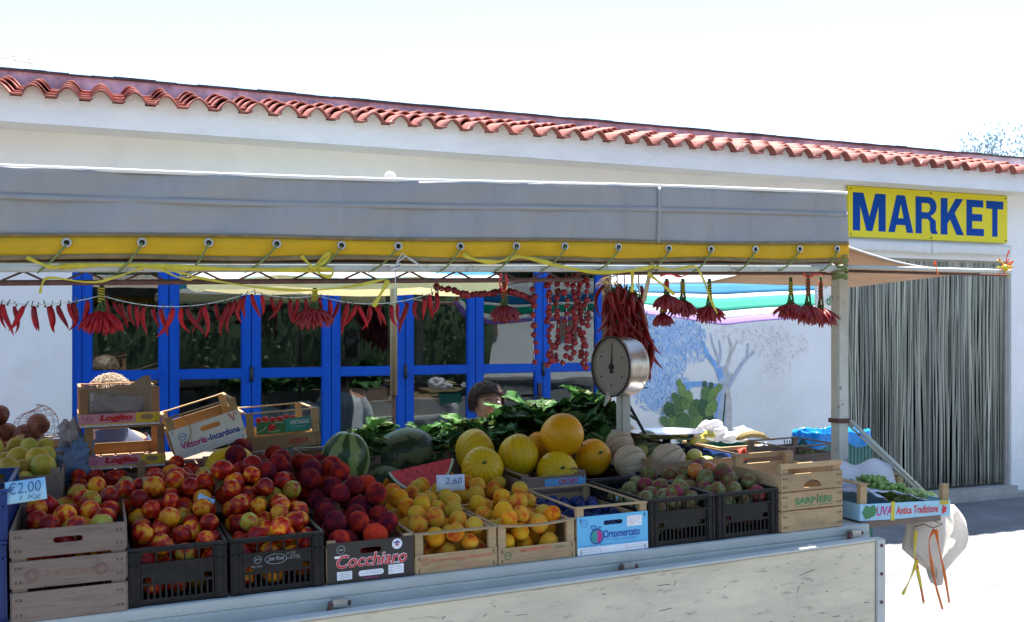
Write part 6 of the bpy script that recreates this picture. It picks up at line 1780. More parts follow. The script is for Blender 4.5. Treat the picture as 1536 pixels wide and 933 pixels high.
for (px, py, Y, rx, rz_, mk, lb, sd) in ((1068, 645, YF + 1.25, .075, .052, 'bag_white', 'shiny crumpled white plastic bag beside the bananas', 2), (1098, 656, YF + 1.2, .075, .026, 'bag_white', 'flattened white plastic bag between the bananas', 5), (1113, 648, YF + 1.35, .05, .03, 'bag_white', 'small white plastic bag behind the browning banana', 7)):
    p = atY(px, py, Y); r = thing('white_plastic_bag', p, None, lb, 'plastic bag')
    soft('bag_film', (0, 0, 0), rx, .06, rz_, sd, M[mk], .28, 1.7, 40, 26, parent=r)
# stack of crates with a cyan bag over the edge, behind the post
gp = Vector((XatY(1187, 5.56), 5.3, atY(1187, 690, 5.3).z))
for k in range(3):
    r = thing('plastic_crate', (gp.x, 5.3, .02 + k * .29), None, ('bottom', 'middle', 'top')[k] + ' green crate of the stack behind the right post' + (', draped with a cyan bag' if k == 2 else ''), 'crate')
    w2, d2, h2 = .46, .26, .285 if k < 2 else gp.z - .02 - .58 + .12
    for (a, b, c_, d_) in ((0, w2, 0, .008), (0, w2, d2 - .008, d2), (0, .008, .0082, d2 - .0082), (w2 - .008, w2, .0082, d2 - .0082)):
        mb = MB(); mb.box(a, b, c_, d_, 0, h2)
        mb.build('wall', M['green_plastic'], r)
    mb = MB()
    for i in range(16): mb.box(.01 + i * .03, .016 + i * .03, -.004, -.0003, .01, h2 - .03)
    for i in range(12): mb.box(-.004, -.0003, .01 + i * .029, .016 + i * .029, .01, h2 - .03)
    mb.build('rib', M['green_plastic'], r)
    top_g = .02 + k * .29 + h2
cb_ = thing('cyan_plastic_bag', (gp.x + .23, 5.43, top_g), None, 'bright cyan plastic bag draped over the green crates behind the post', 'plastic bag')
def cyb(u, v):
    a = 2 * math.pi * u; ca, sa = math.cos(a), math.sin(a)
    k = 1 / max(abs(ca) ** 8 + abs(sa) ** 8, 1e-6) ** .125
    wob = .012 * math.sin(a * 9) + .008 * math.sin(a * 17 + 1)
    if v < .55: 
        t = v / .55; rr_ = .80 + .24 * t; z = .035 * t - .02 * (1 - t) + .012 * math.sin(a * 7) * t
    else:
        t = (v - .55) / .45; rr_ = 1.04 + .04 * t; z = .035 - (.085 + .03 * math.sin(a * 5 + 1)) * t
    return (ca * k * .23 * rr_ + wob * .6, sa * k * .13 * rr_ + wob * .6, z + .015)
mb = MB(); mb.grid(cyb, 96, 12, thick=.0012); mb.build('bag_film', M['bag_cyan'], cb_)
# small lettuce by the post
r = thing('leafy_greens', atY(1216, 679, YF + .62), (0, 0, 1), 'small pale green lettuce tops just left of the right post', 'greens')
for k in range(14):
    o = put(LV2[k % 3], 'leaf', r, (random.uniform(-.05, .05), random.uniform(-.03, .03), -.03), (random.uniform(.2, 1.3), 0, random.uniform(0, 6))); o.scale = (.42,) * 3
r2 = tray(XatY(1190, YF + .50), YF + .52, dz(2.9) + .06, 'plain wooden box behind the Sarpieri crate holding the lettuce tops', h=.20, ph=.16, w=.30, d=.34, wm=M['wood_old'])

# ------------------------------------------------------------------ grape box on the side shelf
ux = XatY(1290, YF); uz = .779
U = crate_root('fruit_box', ux, YF + .001, uz, 'pale blue box lettered UVA: Antica Tradizione with grapes on the side shelf', rot=(0, .028, 0))
uw, ud, ph_ = .50, .30, .070
plank(U, 0, uw, 0, .004, 0, ph_, M['pale_blue_card'], 'long_panel'); plank(U, 0, uw, ud - .004, ud, 0, ph_, M['pale_blue_card'], 'long_panel')
plank(U, 0, .004, .0043, ud - .0043, 0, ph_, M['pale_blue_card'], 'end_panel'); plank(U, uw - .004, uw, .0043, ud - .0043, 0, ph_, M['pale_blue_card'], 'end_panel')
plank(U, .004, uw - .004, .004, ud - .004, 0, .004, M['wood_new'], 'floor_slat')
for (a, b) in ((.005, .006), (uw - .041, .006), (.005, ud - .028), (uw - .041, ud - .028)): plank(U, a, a + .036, b, b + .022, .005, .150 if a < .1 else .140, M['wood_new'], 'corner_post')
plank(U, -.004, .045, 0, ud, .1505, .156, M['wood_new'], 'top_rail'); plank(U, uw - .13, uw + .002, ud - .03, ud - .002, .1405, .147, M['wood_new'], 'top_rail')
plank(U, .02, .30, ud - .026, ud - .004, .1565, .166, M['wood_new'], 'top_rail')
txt(U, 'UVA:', .088, .018, .095, .040, M['p_magenta'], .02, .15); txt(U, 'Antica Tradizione', .194, .020, .235, .034, M['p_red'], .02, .1)
poly_flat([(.010, .035), (.03, .066), (.05, .058), (.075, .066), (.088, .045), (.078, .020), (.05, .010), (.028, .006)], M['p_green'], U, 'printed_leaf', -.0009)
for (cx_, cz_) in ((.462, .030),):
    mb = MB()
    for k in range(9): mb.ball((cx_ + .012 * math.cos(k * 2.4) * (k / 9) ** .5, -.001, cz_ + .016 * math.sin(k * 2.4) * (k / 9) ** .5 + .0), .0062, .001, .0062, nu=8, nv=5)
    mb.build('printed_grapes', M['p_red'], U)
    mb = MB()
    for k in range(6): mb.tube([(cx_ - .02 + .008 * k, -.001, cz_ + .022), (cx_ - .022 + .009 * k, -.001, cz_ + .038 + .006 * (k % 2))], .003, 5)
    mb.build('printed_leaf', M['p_yellow'], U)
mb = MB()
for k in range(9): mb.ball((-.001, .18 + .018 * math.cos(k * 2.4) * (k / 9) ** .5, .035 + .018 * math.sin(k * 2.4) * (k / 9) ** .5), .001, .0062, .0062, nu=8, nv=5)
mb.build('printed_grapes', M['p_red'], U)
pbox(U, .165, .185, -.004, .076, M['raffia_y'], 'yellow_tape', y=-.0018)
# paper and clear film over the grapes
fl = thing('wrapping_film', (ux, YF, uz), (0, .028, 0), 'crumpled clear film and white paper lining the grape box', 'plastic film')
mb = MB(); mb.grid(lambda u, v: (.03 + .42 * u, .03 + .24 * v, .070 + .045 * math.sin(u * 2.5 + 1) * (1 - v * .3) + .012 * noise.noise(Vector((u * 9, v * 7, 2)))), 30, 16, thick=.0008); mb.build('film', M['film'], fl)
mb = MB(); mb.grid(lambda u, v: (.05 + .36 * u, .215 + .05 * v, .08 + .13 * v + .014 * math.sin(u * 11)), 20, 4, thick=.0008); mb.build('paper', M['bag_white'], fl)
mb = MB(); mb.grid(lambda u, v: (.03 + .13 * u, .012 + .10 * v, .135 + .03 * v - .06 * u + .006 * math.sin(u * 9 + v * 3)), 10, 6, thick=.0008); mb.build('film', M['film'], fl)
G0 = None
gm = MB(); gm.ball((0, 0, 0), 1, 1, 1.12, nu=10, nv=7); gme = gm.mesh('grape', M['grape']); gmd = gm.mesh('grape', M['grape_shade_tint'])
def bunch(px, py, Y, L_, W_, n, me, lb, seed, rz=0.0):
    rn = random.Random(seed); p = atY(px, py, Y)
    r = thing('grape_bunch', p, (0, 0, rz), lb, 'grapes')
    pts = []
    tries = 0
    while len(pts) < n and tries < 3000:
        tries += 1
        t = rn.random(); a = rn.uniform(0, 6.28); w3 = W_ * (1 - .6 * t) * math.sqrt(rn.random())
        q = Vector((-L_ / 2 + L_ * t, w3 * math.cos(a), w3 * math.sin(a) * .75))
        if all((q - o_).length > .0165 for o_ in pts): pts.append(q)
    for q in pts:
        o = put(me, 'grape', r, q, (rn.uniform(0, 3), rn.uniform(0, 3), 0)); s_ = rn.uniform(.0095, .0118); o.scale = (s_, s_, s_)
    mb = MB(); mb.tube([(-L_ / 2 - .05, 0, .03), (-L_ / 2, 0, .01), (0, 0, 0), (L_ / 2 * .8, 0, 0)], .0022, 5); mb.build('stalk', M['stem'], r)
    return r
bunch(1312, 723, YF + .17, .13, .045, 60, gmd, 'green grape bunch at the left of the grape box, coloured as in shade', 1, .1)
bunch(1337, 733, YF + .12, .13, .042, 55, gmd, 'green grape bunch in the middle of the grape box', 2, -.3)
bunch(1358, 741, YF + .13, .16, .046, 70, gme, 'pale grape bunch tinted as sunlit in the grape box', 3, -.15)
bunch(1385, 744, YF + .17, .12, .040, 45, gme, 'pale grape bunch tinted as sunlit at the right end of the grape box', 4, .2)
# hanging cream bag with ribbons
hb = thing('hanging_bag', atY(1400, 790, YF + .12), None, 'thin cream plastic bag hanging from the grape shelf', 'plastic bag')
def bagf(u, v):
    a = 2 * math.pi * u
    rx = 1.25 * (.085 + .055 * math.sin(math.pi * min(1, v * 1.1)) - .115 * max(0, v - .55) / .45 * (1 if v > .55 else 0))
    rx = max(rx, .02)
    wob = (.010 * math.sin(a * 7 + v * 2) + .009 * math.sin(a * 13 - v * 3)) * (1.3 - v * .5) + .02 * noise.noise(Vector((math.cos(a) * 2, math.sin(a) * 2, v * 3)))
    return ((rx + wob) * math.cos(a) + .03 * v + .015 * math.sin(v * 5), (.05 + wob * .7) * math.sin(a) * (1 - .6 * v * v), .09 - .34 * v - .02 * math.sin(a + 1) * v)
mb = MB(); mb.grid(bagf, 48, 20, thick=.0006); mb.build('bag_film', M['bag_cream'], hb)
soft('bag_side', (.10, .07, .01), .055, .045, .10, 12, M['bag_white'], .12, 1.6, parent=hb)
def ribbon(pts, w, m, label, name='ribbon', cat='ribbon', seg=5, parent=None):
    """flat raffia ribbon through the given points"""
    P = [Vector(p) for p in pts]
    for _ in range(2):
        Q = [P[0]]
        for a, b in zip(P, P[1:]): Q += [a * .75 + b * .25, a * .25 + b * .75]
        Q.append(P[-1]); P = Q
    vs = []; n = len(P)
    for i, p in enumerate(P):
        t = (P[min(i + 1, n - 1)] - P[max(i - 1, 0)]).normalized()
        s_ = t.cross(Vector((0, 1, .15))).normalized() * w * (.75 + .25 * math.sin(i * .9))
        s_ = Matrix.Rotation(.35 * math.sin(i * .7), 3, t) @ s_
        vs += [p - s_, p + s_]
    mb = MB(); 
    n0 = len(vs); off = Vector((0, .0006, 0))
    vs2 = vs + [v + off for v in vs]
    fs = [(2 * i, 2 * i + 1, 2 * i + 3, 2 * i + 2) for i in range(n - 1)] + [(n0 + 2 * i, n0 + 2 * i + 2, n0 + 2 * i + 3, n0 + 2 * i + 1) for i in range(n - 1)]
    fs += [(2 * i, 2 * i + 2, n0 + 2 * i + 2, n0 + 2 * i) for i in range(n - 1)] + [(2 * i + 1, n0 + 2 * i + 1, n0 + 2 * i + 3, 2 * i + 3) for i in range(n - 1)]
    mb.add(vs2, fs, 0, True)
    o = mb.build(name, m, parent)
    if parent is None: tag(o, label, cat)
    return o
def rp(Y, *pts): return [atY(a, b, Y + .006 * math.sin(i * 2.1)) for i, (a, b) in enumerate(pts)]
YR = YF + .045
ribbon(rp(YR, (1374, 796), (1371, 835), (1378, 862), (1386, 905)), .009, M['raffia_y'], 'yellow ribbon hanging straight down in front of the cream bag')
ribbon(rp(YR - .006, (1376, 840), (1366, 868), (1354, 892)), .009, M['raffia_y'], 'yellow ribbon end curling to the left below the cream bag')
ribbon(rp(YR - .004, (1374, 838), (1380, 870), (1385, 902)), .006, M['raffia_r'], 'short red ribbon beside the yellow one')
ribbon(rp(YR, (1402, 794), (1392, 810), (1398, 850), (1404, 880), (1414, 914)), .008, M['raffia_o'], 'long orange ribbon hanging lowest below the bag')
ribbon(rp(YR - .005, (1404, 794), (1408, 820), (1417, 860), (1424, 904)), .008, M['raffia_o'], 'orange ribbon on the right of the hanging bag')
m = MB(); m.tube(rp(YF + .03, (1372, 790), (1385, 786), (1400, 792), (1414, 786), (1402, 782)), .0022, 5); tag(m.build('hook_wire', M['dark']), 'bent dark wire holding the ribbons under the shelf', 'wire')
#SECTION_HANG
# ------------------------------------------------------------------ hanging chillies, peppers, ribbons
def chilli_mesh(seed, ln, r, bend, m, stem=True):
    rn = random.Random(seed); ph = rn.uniform(0, 6); b1 = bend * rn.uniform(.4, 1.2) * rn.choice((-1, 1)); kink = rn.uniform(-.25, .25)
    pts, rs = [], []
    for i in range(9):
        t = i / 8
        pts.append((ln * (b1 * t * t + kink * .3 * math.sin(t * 4 + ph)), ln * .12 * math.sin(t * 3 + ph), -ln * t * (1 - .25 * abs(b1) * t)))
        rs.append(r * (.55 + .5 * min(1, t * 5)) * (1 - t ** 2.4) + .0008)
    mb = MB(); mb.tube(pts, rs, 7, mi=0)
    if stem: mb.tube([(0, 0, -.002), (.002, 0, .008), (.006, .002, .018)], [.0035, .0018, .0016], 5, mi=1)
    return mb.mesh('chilli', [m, M['stem']])
CH = [chilli_mesh(i, .086 + .007 * (i % 4), .0082, .35, M['chilli']) for i in range(8)]
CHL = [chilli_mesh(40 + i, .12 + .01 * (i % 4), .0085, .3, M['chilli_dark']) for i in range(6)]
YG = YF + .035
def path(pts, px):
    for (a, b), (c, d) in zip(pts, pts[1:]):
        if a <= px <= c:
            t = (px - a) / (c - a); return b + (d - b) * t
    return pts[-1][1]
sag = []
for (a, b, c) in (((-60, 438), 30, (152, 443)), ((152, 443), 20, (380, 437)), ((380, 437), 6, (475, 443)), ((475, 443), 17, (662, 434))):
    for i in range(10):
        t = i / 10; sag.append((a[0] + (c[0] - a[0]) * t, a[1] + (c[1] - a[1]) * t + b * 4 * t * (1 - t) * (1 if b < 25 else .55)))
sag.append((662, 434))
gl = thing('chilli_garland', atY(300, 450, YG), None, 'long white string of red chillies hung one by one below the front pipe', 'chilli garland')
mb = MB(); mb.tube([atY(a, b, YG) - gl.location for (a, b) in sag], .0016, 5); mb.build('string', M['string'], gl)
rn = random.Random(31); px = -40; k = 0
while px < 662:
    if not (135 < px < 160):
        yy = path(sag, px)
        p = atY(px, yy + 3, YG + rn.uniform(-.006, .006)) - gl.location
        o = put(rn.choice(CH), 'chilli', gl, p, (rn.uniform(-.12, .12), rn.uniform(-.28, .28), rn.uniform(0, 6.28)))
        s_ = rn.uniform(.72, 1.08); o.scale = (s_ * rn.uniform(.9, 1.2), s_, s_)
        if 440 < px < 462 or 250 < px < 262: pass
    px += rn.uniform(8.5, 15.5)
# horizontal string of round peppers
def pepper_mesh(seed):
    rn = random.Random(seed)
    mb = MB()
    mb.ball((0, 0, 0), 1, 1, .92, nu=12, nv=9, fn=lambda d, a, b, c: Vector((d.x, d.y, d.z * .92)) * (1 + .10 * noise.noise(d * 1.8 + Vector((seed, 0, 0)))))
    mb.tube([(0, 0, .8), (.1, 0, 1.25)], [.16, .10], 5, mi=1)
    return mb.mesh('pepper', [M['chilli_dark'], M['stem']])
PEP = [pepper_mesh(i) for i in range(4)]
def strand(pts, Y, n, r, label, name='pepper_string', jit=.006, swing=0.0):
    n = int(n * 1.15); r = r * 1.12
    P = [atY(a, b, Y) for a, b in pts]
    r0 = thing(name, P[0], None, label, 'pepper string', 'strings of round red peppers')
    mb = MB(); mb.tube([p - P[0] for p in P], .0012, 4); mb.build('string', M['string'], r0)
    ln = [0]
    for a, b in zip(P, P[1:]): ln.append(ln[-1] + (b - a).length)
    for i in range(n):
        s = ln[-1] * (i + .6) / n
        for q in range(len(P) - 1):
            if s <= ln[q + 1]: t = (s - ln[q]) / (ln[q + 1] - ln[q]); p = P[q].lerp(P[q + 1], t); break
        o = put(rn.choice(PEP), 'pepper', r0, p - P[0] + Vector((rn.uniform(-jit, jit), rn.uniform(-jit, jit), rn.uniform(-jit, jit) * .5)), (rn.uniform(-2, 2), rn.uniform(-2, 2), 0))
        s_ = r * rn.uniform(.82, 1.15); o.scale = (s_,) * 3
    return r0
YP = YF + .05
strand([(648, 428), (665, 432), (690, 440), (705, 444)], YP, 9, .0115, 'short string of big dried peppers starting near the raffia knot', jit=.008)
strand([(698, 443), (730, 441), (752, 436), (775, 440), (800, 450)], YP, 15, .0115, 'string of round peppers running level in front of the fifth blue leaf')
for i, (pts, n) in enumerate((([(800, 410), (802, 440), (799, 500), (802, 548)], 9), ([(822, 410), (822, 440), (826, 500), (824, 552)], 17), ([(833, 412), (836, 430), (838, 490), (830, 545)], 13), ([(850, 410), (848, 435), (852, 500), (845, 548)], 12),
                              ([(858, 410), (862, 436), (860, 500), (858, 540)], 15), ([(868, 410), (870, 440), (872, 500), (874, 548)], 14), ([(880, 412), (882, 438), (878, 490), (876, 555)], 13))):
    strand(pts, YP + .012 * (i % 3) - .01, n, .0108, ('leftmost of the hanging pepper strings, crossing a blue stile', 'second hanging pepper string from the left, the fullest', 'third hanging pepper string from the left', 'middle hanging pepper string', 'third hanging pepper string from the right', 'second hanging pepper string from the right', 'rightmost hanging pepper string, reaching lowest')[i], jit=.009)
# thick braid of long chillies next to the scale
br = thing('chilli_braid', atY(936, 428, YF + 1.12), None, 'thick hanging bundle of long dried red chillies beside the dial scale', 'chilli braid')
mb = MB()
for i in range(5): mb.tube([Vector((-.06 + .03 * i, 0, .06)), Vector((-.06 + .03 * i + .005, 0, -.05)), Vector((-.05 + .03 * i, 0, -.22))], .003, 5)
mb.build('string', M['string'], br)
br.scale = (1.36, 1.36, 1.36)
for i in range(170):
    t = rn.random()
    xx = rn.uniform(-.075, .065) + t * .03; zz = .0 - t * .21 * (1 if xx > -.02 else .75)
    o = put(rn.choice(CHL), 'chilli', br, (xx, rn.uniform(-.03, .03), zz), (rn.uniform(-.35, .35), rn.uniform(-.40, .30), rn.uniform(0, 6.28))); s_ = rn.uniform(.75, 1.1); o.scale = (s_ * 1.1, s_ * 1.1, s_)
for i in range(14):
    o = put(rn.choice(CHL), 'chilli', br, (.085 + rn.uniform(-.012, .012), rn.uniform(-.02, .02), -.10 - .012 * i), (rn.uniform(-.2, .2), rn.uniform(-.25, .25), rn.uniform(0, 6.28)))
def bouquet(px, ytop, yneck, R_, label, wrap, seed, Y=YF + .03, n=46, lit=False):
    n = int(n * 1.5)
    rn = random.Random(seed)
    a, b = atY(px, ytop, Y), atY(px, yneck, Y)
    r = thing('chilli_bunch', a, None, label, 'chilli bunch', 'bunches of chillies tied by their stems')
    nk = b - a
    mb = MB()
    for i in range(7): mb.tube([(.004 * math.cos(i), .004 * math.sin(i), 0), nk * .5 + Vector((.006 * math.cos(i * 2), .006 * math.sin(i * 2), 0)), nk + Vector((.012 * math.cos(i), .012 * math.sin(i), 0))], .003, 5)
    mb.build('stalks', M['stem'], r)
    mb = MB(); L_ = nk.length
    mb.tube([(.0095 * math.cos(q * .9), .0095 * math.sin(q * .9), -L_ * .15 - L_ * .6 * q / 40) for q in range(41)], .0022, 4); mb.build('wrapping', wrap, r)
    mb = MB()
    for i in range(60):
        an = rn.uniform(0, 6.28); q = rn.uniform(.2, 1.1)
        c = nk + Vector((math.cos(an) * R_ * .42 * q, math.sin(an) * R_ * .42 * q, -.004 - .022 * q * q))
        mb.tube([nk * .92, c.lerp(nk, .4) + Vector((0, 0, .006)), c], [.0018, .0018, .0035], 4)
    mb.build('green_caps', M['stem'], r)
    mb = MB()
    for i in range(n):
        an = rn.uniform(0, 6.28); q = math.sqrt(rn.random()); el = q * rn.uniform(.75, 1.3)
        d = Vector((math.cos(an) * math.sin(el), math.sin(an) * math.sin(el), -math.cos(el)))
        s0 = nk + Vector((math.cos(an) * R_ * .22 * q, math.sin(an) * R_ * .22 * q, -.004 - .010 * q * q)); ln = R_ * rn.uniform(.75, 1.12)
        mb.tube([s0, s0 + d * ln * .4, s0 + d * ln * .75 + Vector((0, 0, -.004)), s0 + d * ln * .98 + Vector((rn.uniform(-.006, .006), 0, -.012))], [.0055, .0075, .0058, .0012], 6)
    tag(mb.build('chillies', M['chilli_dark'] if seed != 1 else M['chilli'], r), kind='stuff')  # far left bunch has its sunlight put into a brighter red
    return r
bouquet(152, 424, 462, .068, 'chilli bunch coloured as sunlit at the far left with yellow wrapping', M['raffia_y'], 1, n=60)
bouquet(472, 432, 458, .066, 'dark chilli bunch hanging in front of the third and fourth blue leaves', M['raffia_y'], 2)
bouquet(756, 418, 455, .056, 'chilli bunch tied in red below the level pepper string', M['raffia_r'], 3)
bouquet(1000, 418, 440, .060, 'leftmost of the three bunches in front of the striped cloth, tied in red', M['raffia_r'], 4)
bouquet(994, 462, 468, .045, 'small low chilli bunch hanging under its larger neighbour', M['raffia_y'], 5, Y=YF + .06, n=30)
bouquet(1024, 418, 448, .062, 'middle bunch in front of the striped cloth', M['raffia_y'], 6, Y=YF + .05)
bouquet(1064, 418, 456, .062, 'right bunch of the three before the striped cloth, yellow ribbon tail', M['raffia_y'], 7)
bouquet(1186, 416, 452, .066, 'left bunch of the cluster beside the right post', M['raffia_y'], 8)
bouquet(1212, 412, 455, .072, 'middle bunch of the cluster beside the right post, red wrapping', M['raffia_r'], 9, Y=YF + .02)
bouquet(1231, 414, 460, .072, 'rightmost and lowest bunch of the cluster beside the post', M['raffia_r'], 10, Y=YF + .06, n=54)
# ribbons tied along the pipe
YQ = YF - .060
ribbon(rp(YQ, (88, 400), (170, 396), (280, 402), (420, 405), (500, 404)), .010, M['raffia_y'], 'wide yellow ribbon wound along the left half of the front pipe')
ribbon(rp(YQ - .004, (40, 386), (62, 396), (80, 402), (100, 398)), .007, M['raffia_y'], 'yellow ribbon end sticking up left at the first lacing')
ribbon(rp(YQ - .002, (60, 440), (63, 425), (70, 414), (140, 426), (175, 415), (215, 402)), .0045, M['raffia_y'], 'thin yellow ribbon looping under the pipe at the far left')
ribbon(rp(YQ - .004, (242, 404), (270, 418), (290, 420), (288, 412), (262, 408), (250, 400)), .004, M['raffia_y'], 'small yellow loop below the third eyelet')
ribbon(rp(YQ - .002, (290, 415), (360, 428), (440, 437), (520, 432), (580, 418)), .005, M['raffia_y'], 'thin yellow ribbon hanging in a long shallow curve left of the pole')
ribbon(rp(YQ - .006, (452, 384), (462, 394), (470, 404), (480, 398), (496, 384), (494, 378), (482, 388), (472, 402), (480, 412), (498, 416), (500, 404), (478, 402)), .007, M['raffia_y'], 'yellow bow tied on the pipe left of the white knot')
ribbon(rp(YQ - .003, (582, 420), (572, 440), (560, 460)), .009, M['raffia_y'], 'yellow ribbon tail hanging left of the wooden pole')
ribbon(rp(YQ - .004, (694, 382), (712, 390), (740, 394), (760, 390), (772, 384), (800, 388), (850, 402), (900, 410), (950, 406), (980, 400)), .009, M['raffia_y'], 'wide yellow ribbon sagging across the pipe right of the pole')
ribbon(rp(YQ - .002, (980, 400), (1010, 406), (1040, 398), (1048, 404), (1056, 420), (1066, 450), (1076, 470)), .006, M['raffia_y'], 'yellow ribbon with a long tail over the right striped cloth bunch')
ribbon(rp(YQ - .002, (948, 405), (950, 420), (948, 438)), .008, M['raffia_y'], 'short yellow ribbon tail hanging beside the light stick')
ribbon(rp(YQ - .002, (972, 410), (990, 424), (1012, 442)), .007, M['raffia_y'], 'yellow ribbon slanting down before the leftmost cloth bunch')
ribbon(rp(YQ - .004, (752, 410), (748, 425), (756, 440), (762, 424), (758, 412)), .005, M['raffia_r'], 'red ribbon loop holding the bunch below the level pepper string')
ribbon(rp(YQ - .002, (990, 414), (1005, 410), (1020, 416), (1030, 412)), .005, M['raffia_r'], 'red ribbon scrap under the pipe right of the scale')
ribbon(rp(YQ - .002, (1205, 410), (1212, 418), (1222, 410), (1236, 412)), .005, M['raffia_r'], 'red ribbon scrap above the bunches by the post')
ribbon(rp(YQ - .003, (1402, 392), (1404, 400), (1407, 412)), .006, M['raffia_o'], 'orange ribbon tied round the rod in front of the curtain')
mb = MB()
kn = thing('ribbon_knot', atY(1508, 402, YF - .04), None, 'red, orange and yellow ribbon tuft at the end of the side rod', 'ribbon knot')
rn = random.Random(6)
for i in range(16):
    an = rn.uniform(0, 6.28); L_ = rn.uniform(.03, .06)
    if i == 0: an, L_ = 1.4, .09
    pts = [Vector((0, 0, 0)), Vector((math.cos(an) * L_ * .5, rn.uniform(-.01, .01), math.sin(an) * L_ * .5 + .006)), Vector((math.cos(an) * L_, rn.uniform(-.02, .02), math.sin(an) * L_ * .9))]
    ribbon(pts, .004, (M['raffia_r'], M['raffia_o'], M['raffia_y'])[i % 3 if i else 0], '', 'ribbon_end', parent=kn)
mb = MB(); mb.ball((0, 0, 0), .016, nu=10, nv=7); mb.build('knot', M['raffia_y'], kn)
# white string knot at the wooden pole
wk = thing('string_knot', atY(592, 400, YF - .05), None, 'white string knot wound round the pipe above the wooden pole', 'string')
mb = MB(); rn = random.Random(5)
for i in range(9):
    mb.tube([(.016 * math.cos(t * .7 + i) + .004 * math.sin(i * 3), .020 * math.sin(t * .7 + i), -.010 + .006 * math.sin(t + i) + .002 * i) for t in range(10)], .0017, 4)
mb.tube([(0, -.02, .01), (.03, -.025, .035), (.07, -.02, .015), (.10, -.02, -.012)], .0018, 4); mb.tube([(0, -.02, .012), (.02, -.025, .045), (.05, -.02, .022), (.09, -.02, -.002)], .0015, 4)
mb.tube([(.004, 0, 0), (.002, 0, -.06), (.0, .0, -.12)], .0016, 4); mb.build('string', M['string'], wk)
# cord wrapping on the post head
cw = thing('cord_binding', (pxp, YF - .03, az(pxp, 1.775)), None, 'olive cord wound round the corner joint of the awning frame', 'cord')
mb = MB(); rn = random.Random(15)
for i in range(10):
    zz = -.045 + .010 * i
    mb.tube([(.030 * math.cos(t * .6283), .030 * math.sin(t * .6283), zz + .004 * math.sin(t + i * 2)) for t in range(11)], .004, 5, cap=False)
mb.build('cord', M['cord_green'], cw)
# light stick and frayed cord tuft beside the brown rear post
stk = thing('light_stick', atY(968, 450, YF + .10), None, 'pale flat wooden stick hanging slanted left of the striped cloth bunches', 'stick')
mb = MB(); a, b = atY(979, 388, YF - .045) - atY(968, 450, YF + .10), atY(966, 452, YF - .045) - atY(968, 450, YF + .10)
mb.tube([a, b], .009, 6, flat=.3, smooth=False); mb.build('stick', M['wood_new'], stk)
tf = thing('frayed_twine', atY(915, 425, YF + 1.6), None, 'frayed straw coloured twine at the head of the brown rear post', 'twine')
mb = MB(); rn = random.Random(16)
for i in range(40):
    an = rn.uniform(0, 6.28); mb.tube([(0, 0, 0), (.05 * math.cos(an), .03 * math.sin(an * 2), .04 * math.sin(an)), (.09 * math.cos(an), .04 * math.sin(an), .07 * math.sin(an) - .04)], .0015, 4)
mb.build('strands', M['wood_new'], tf)

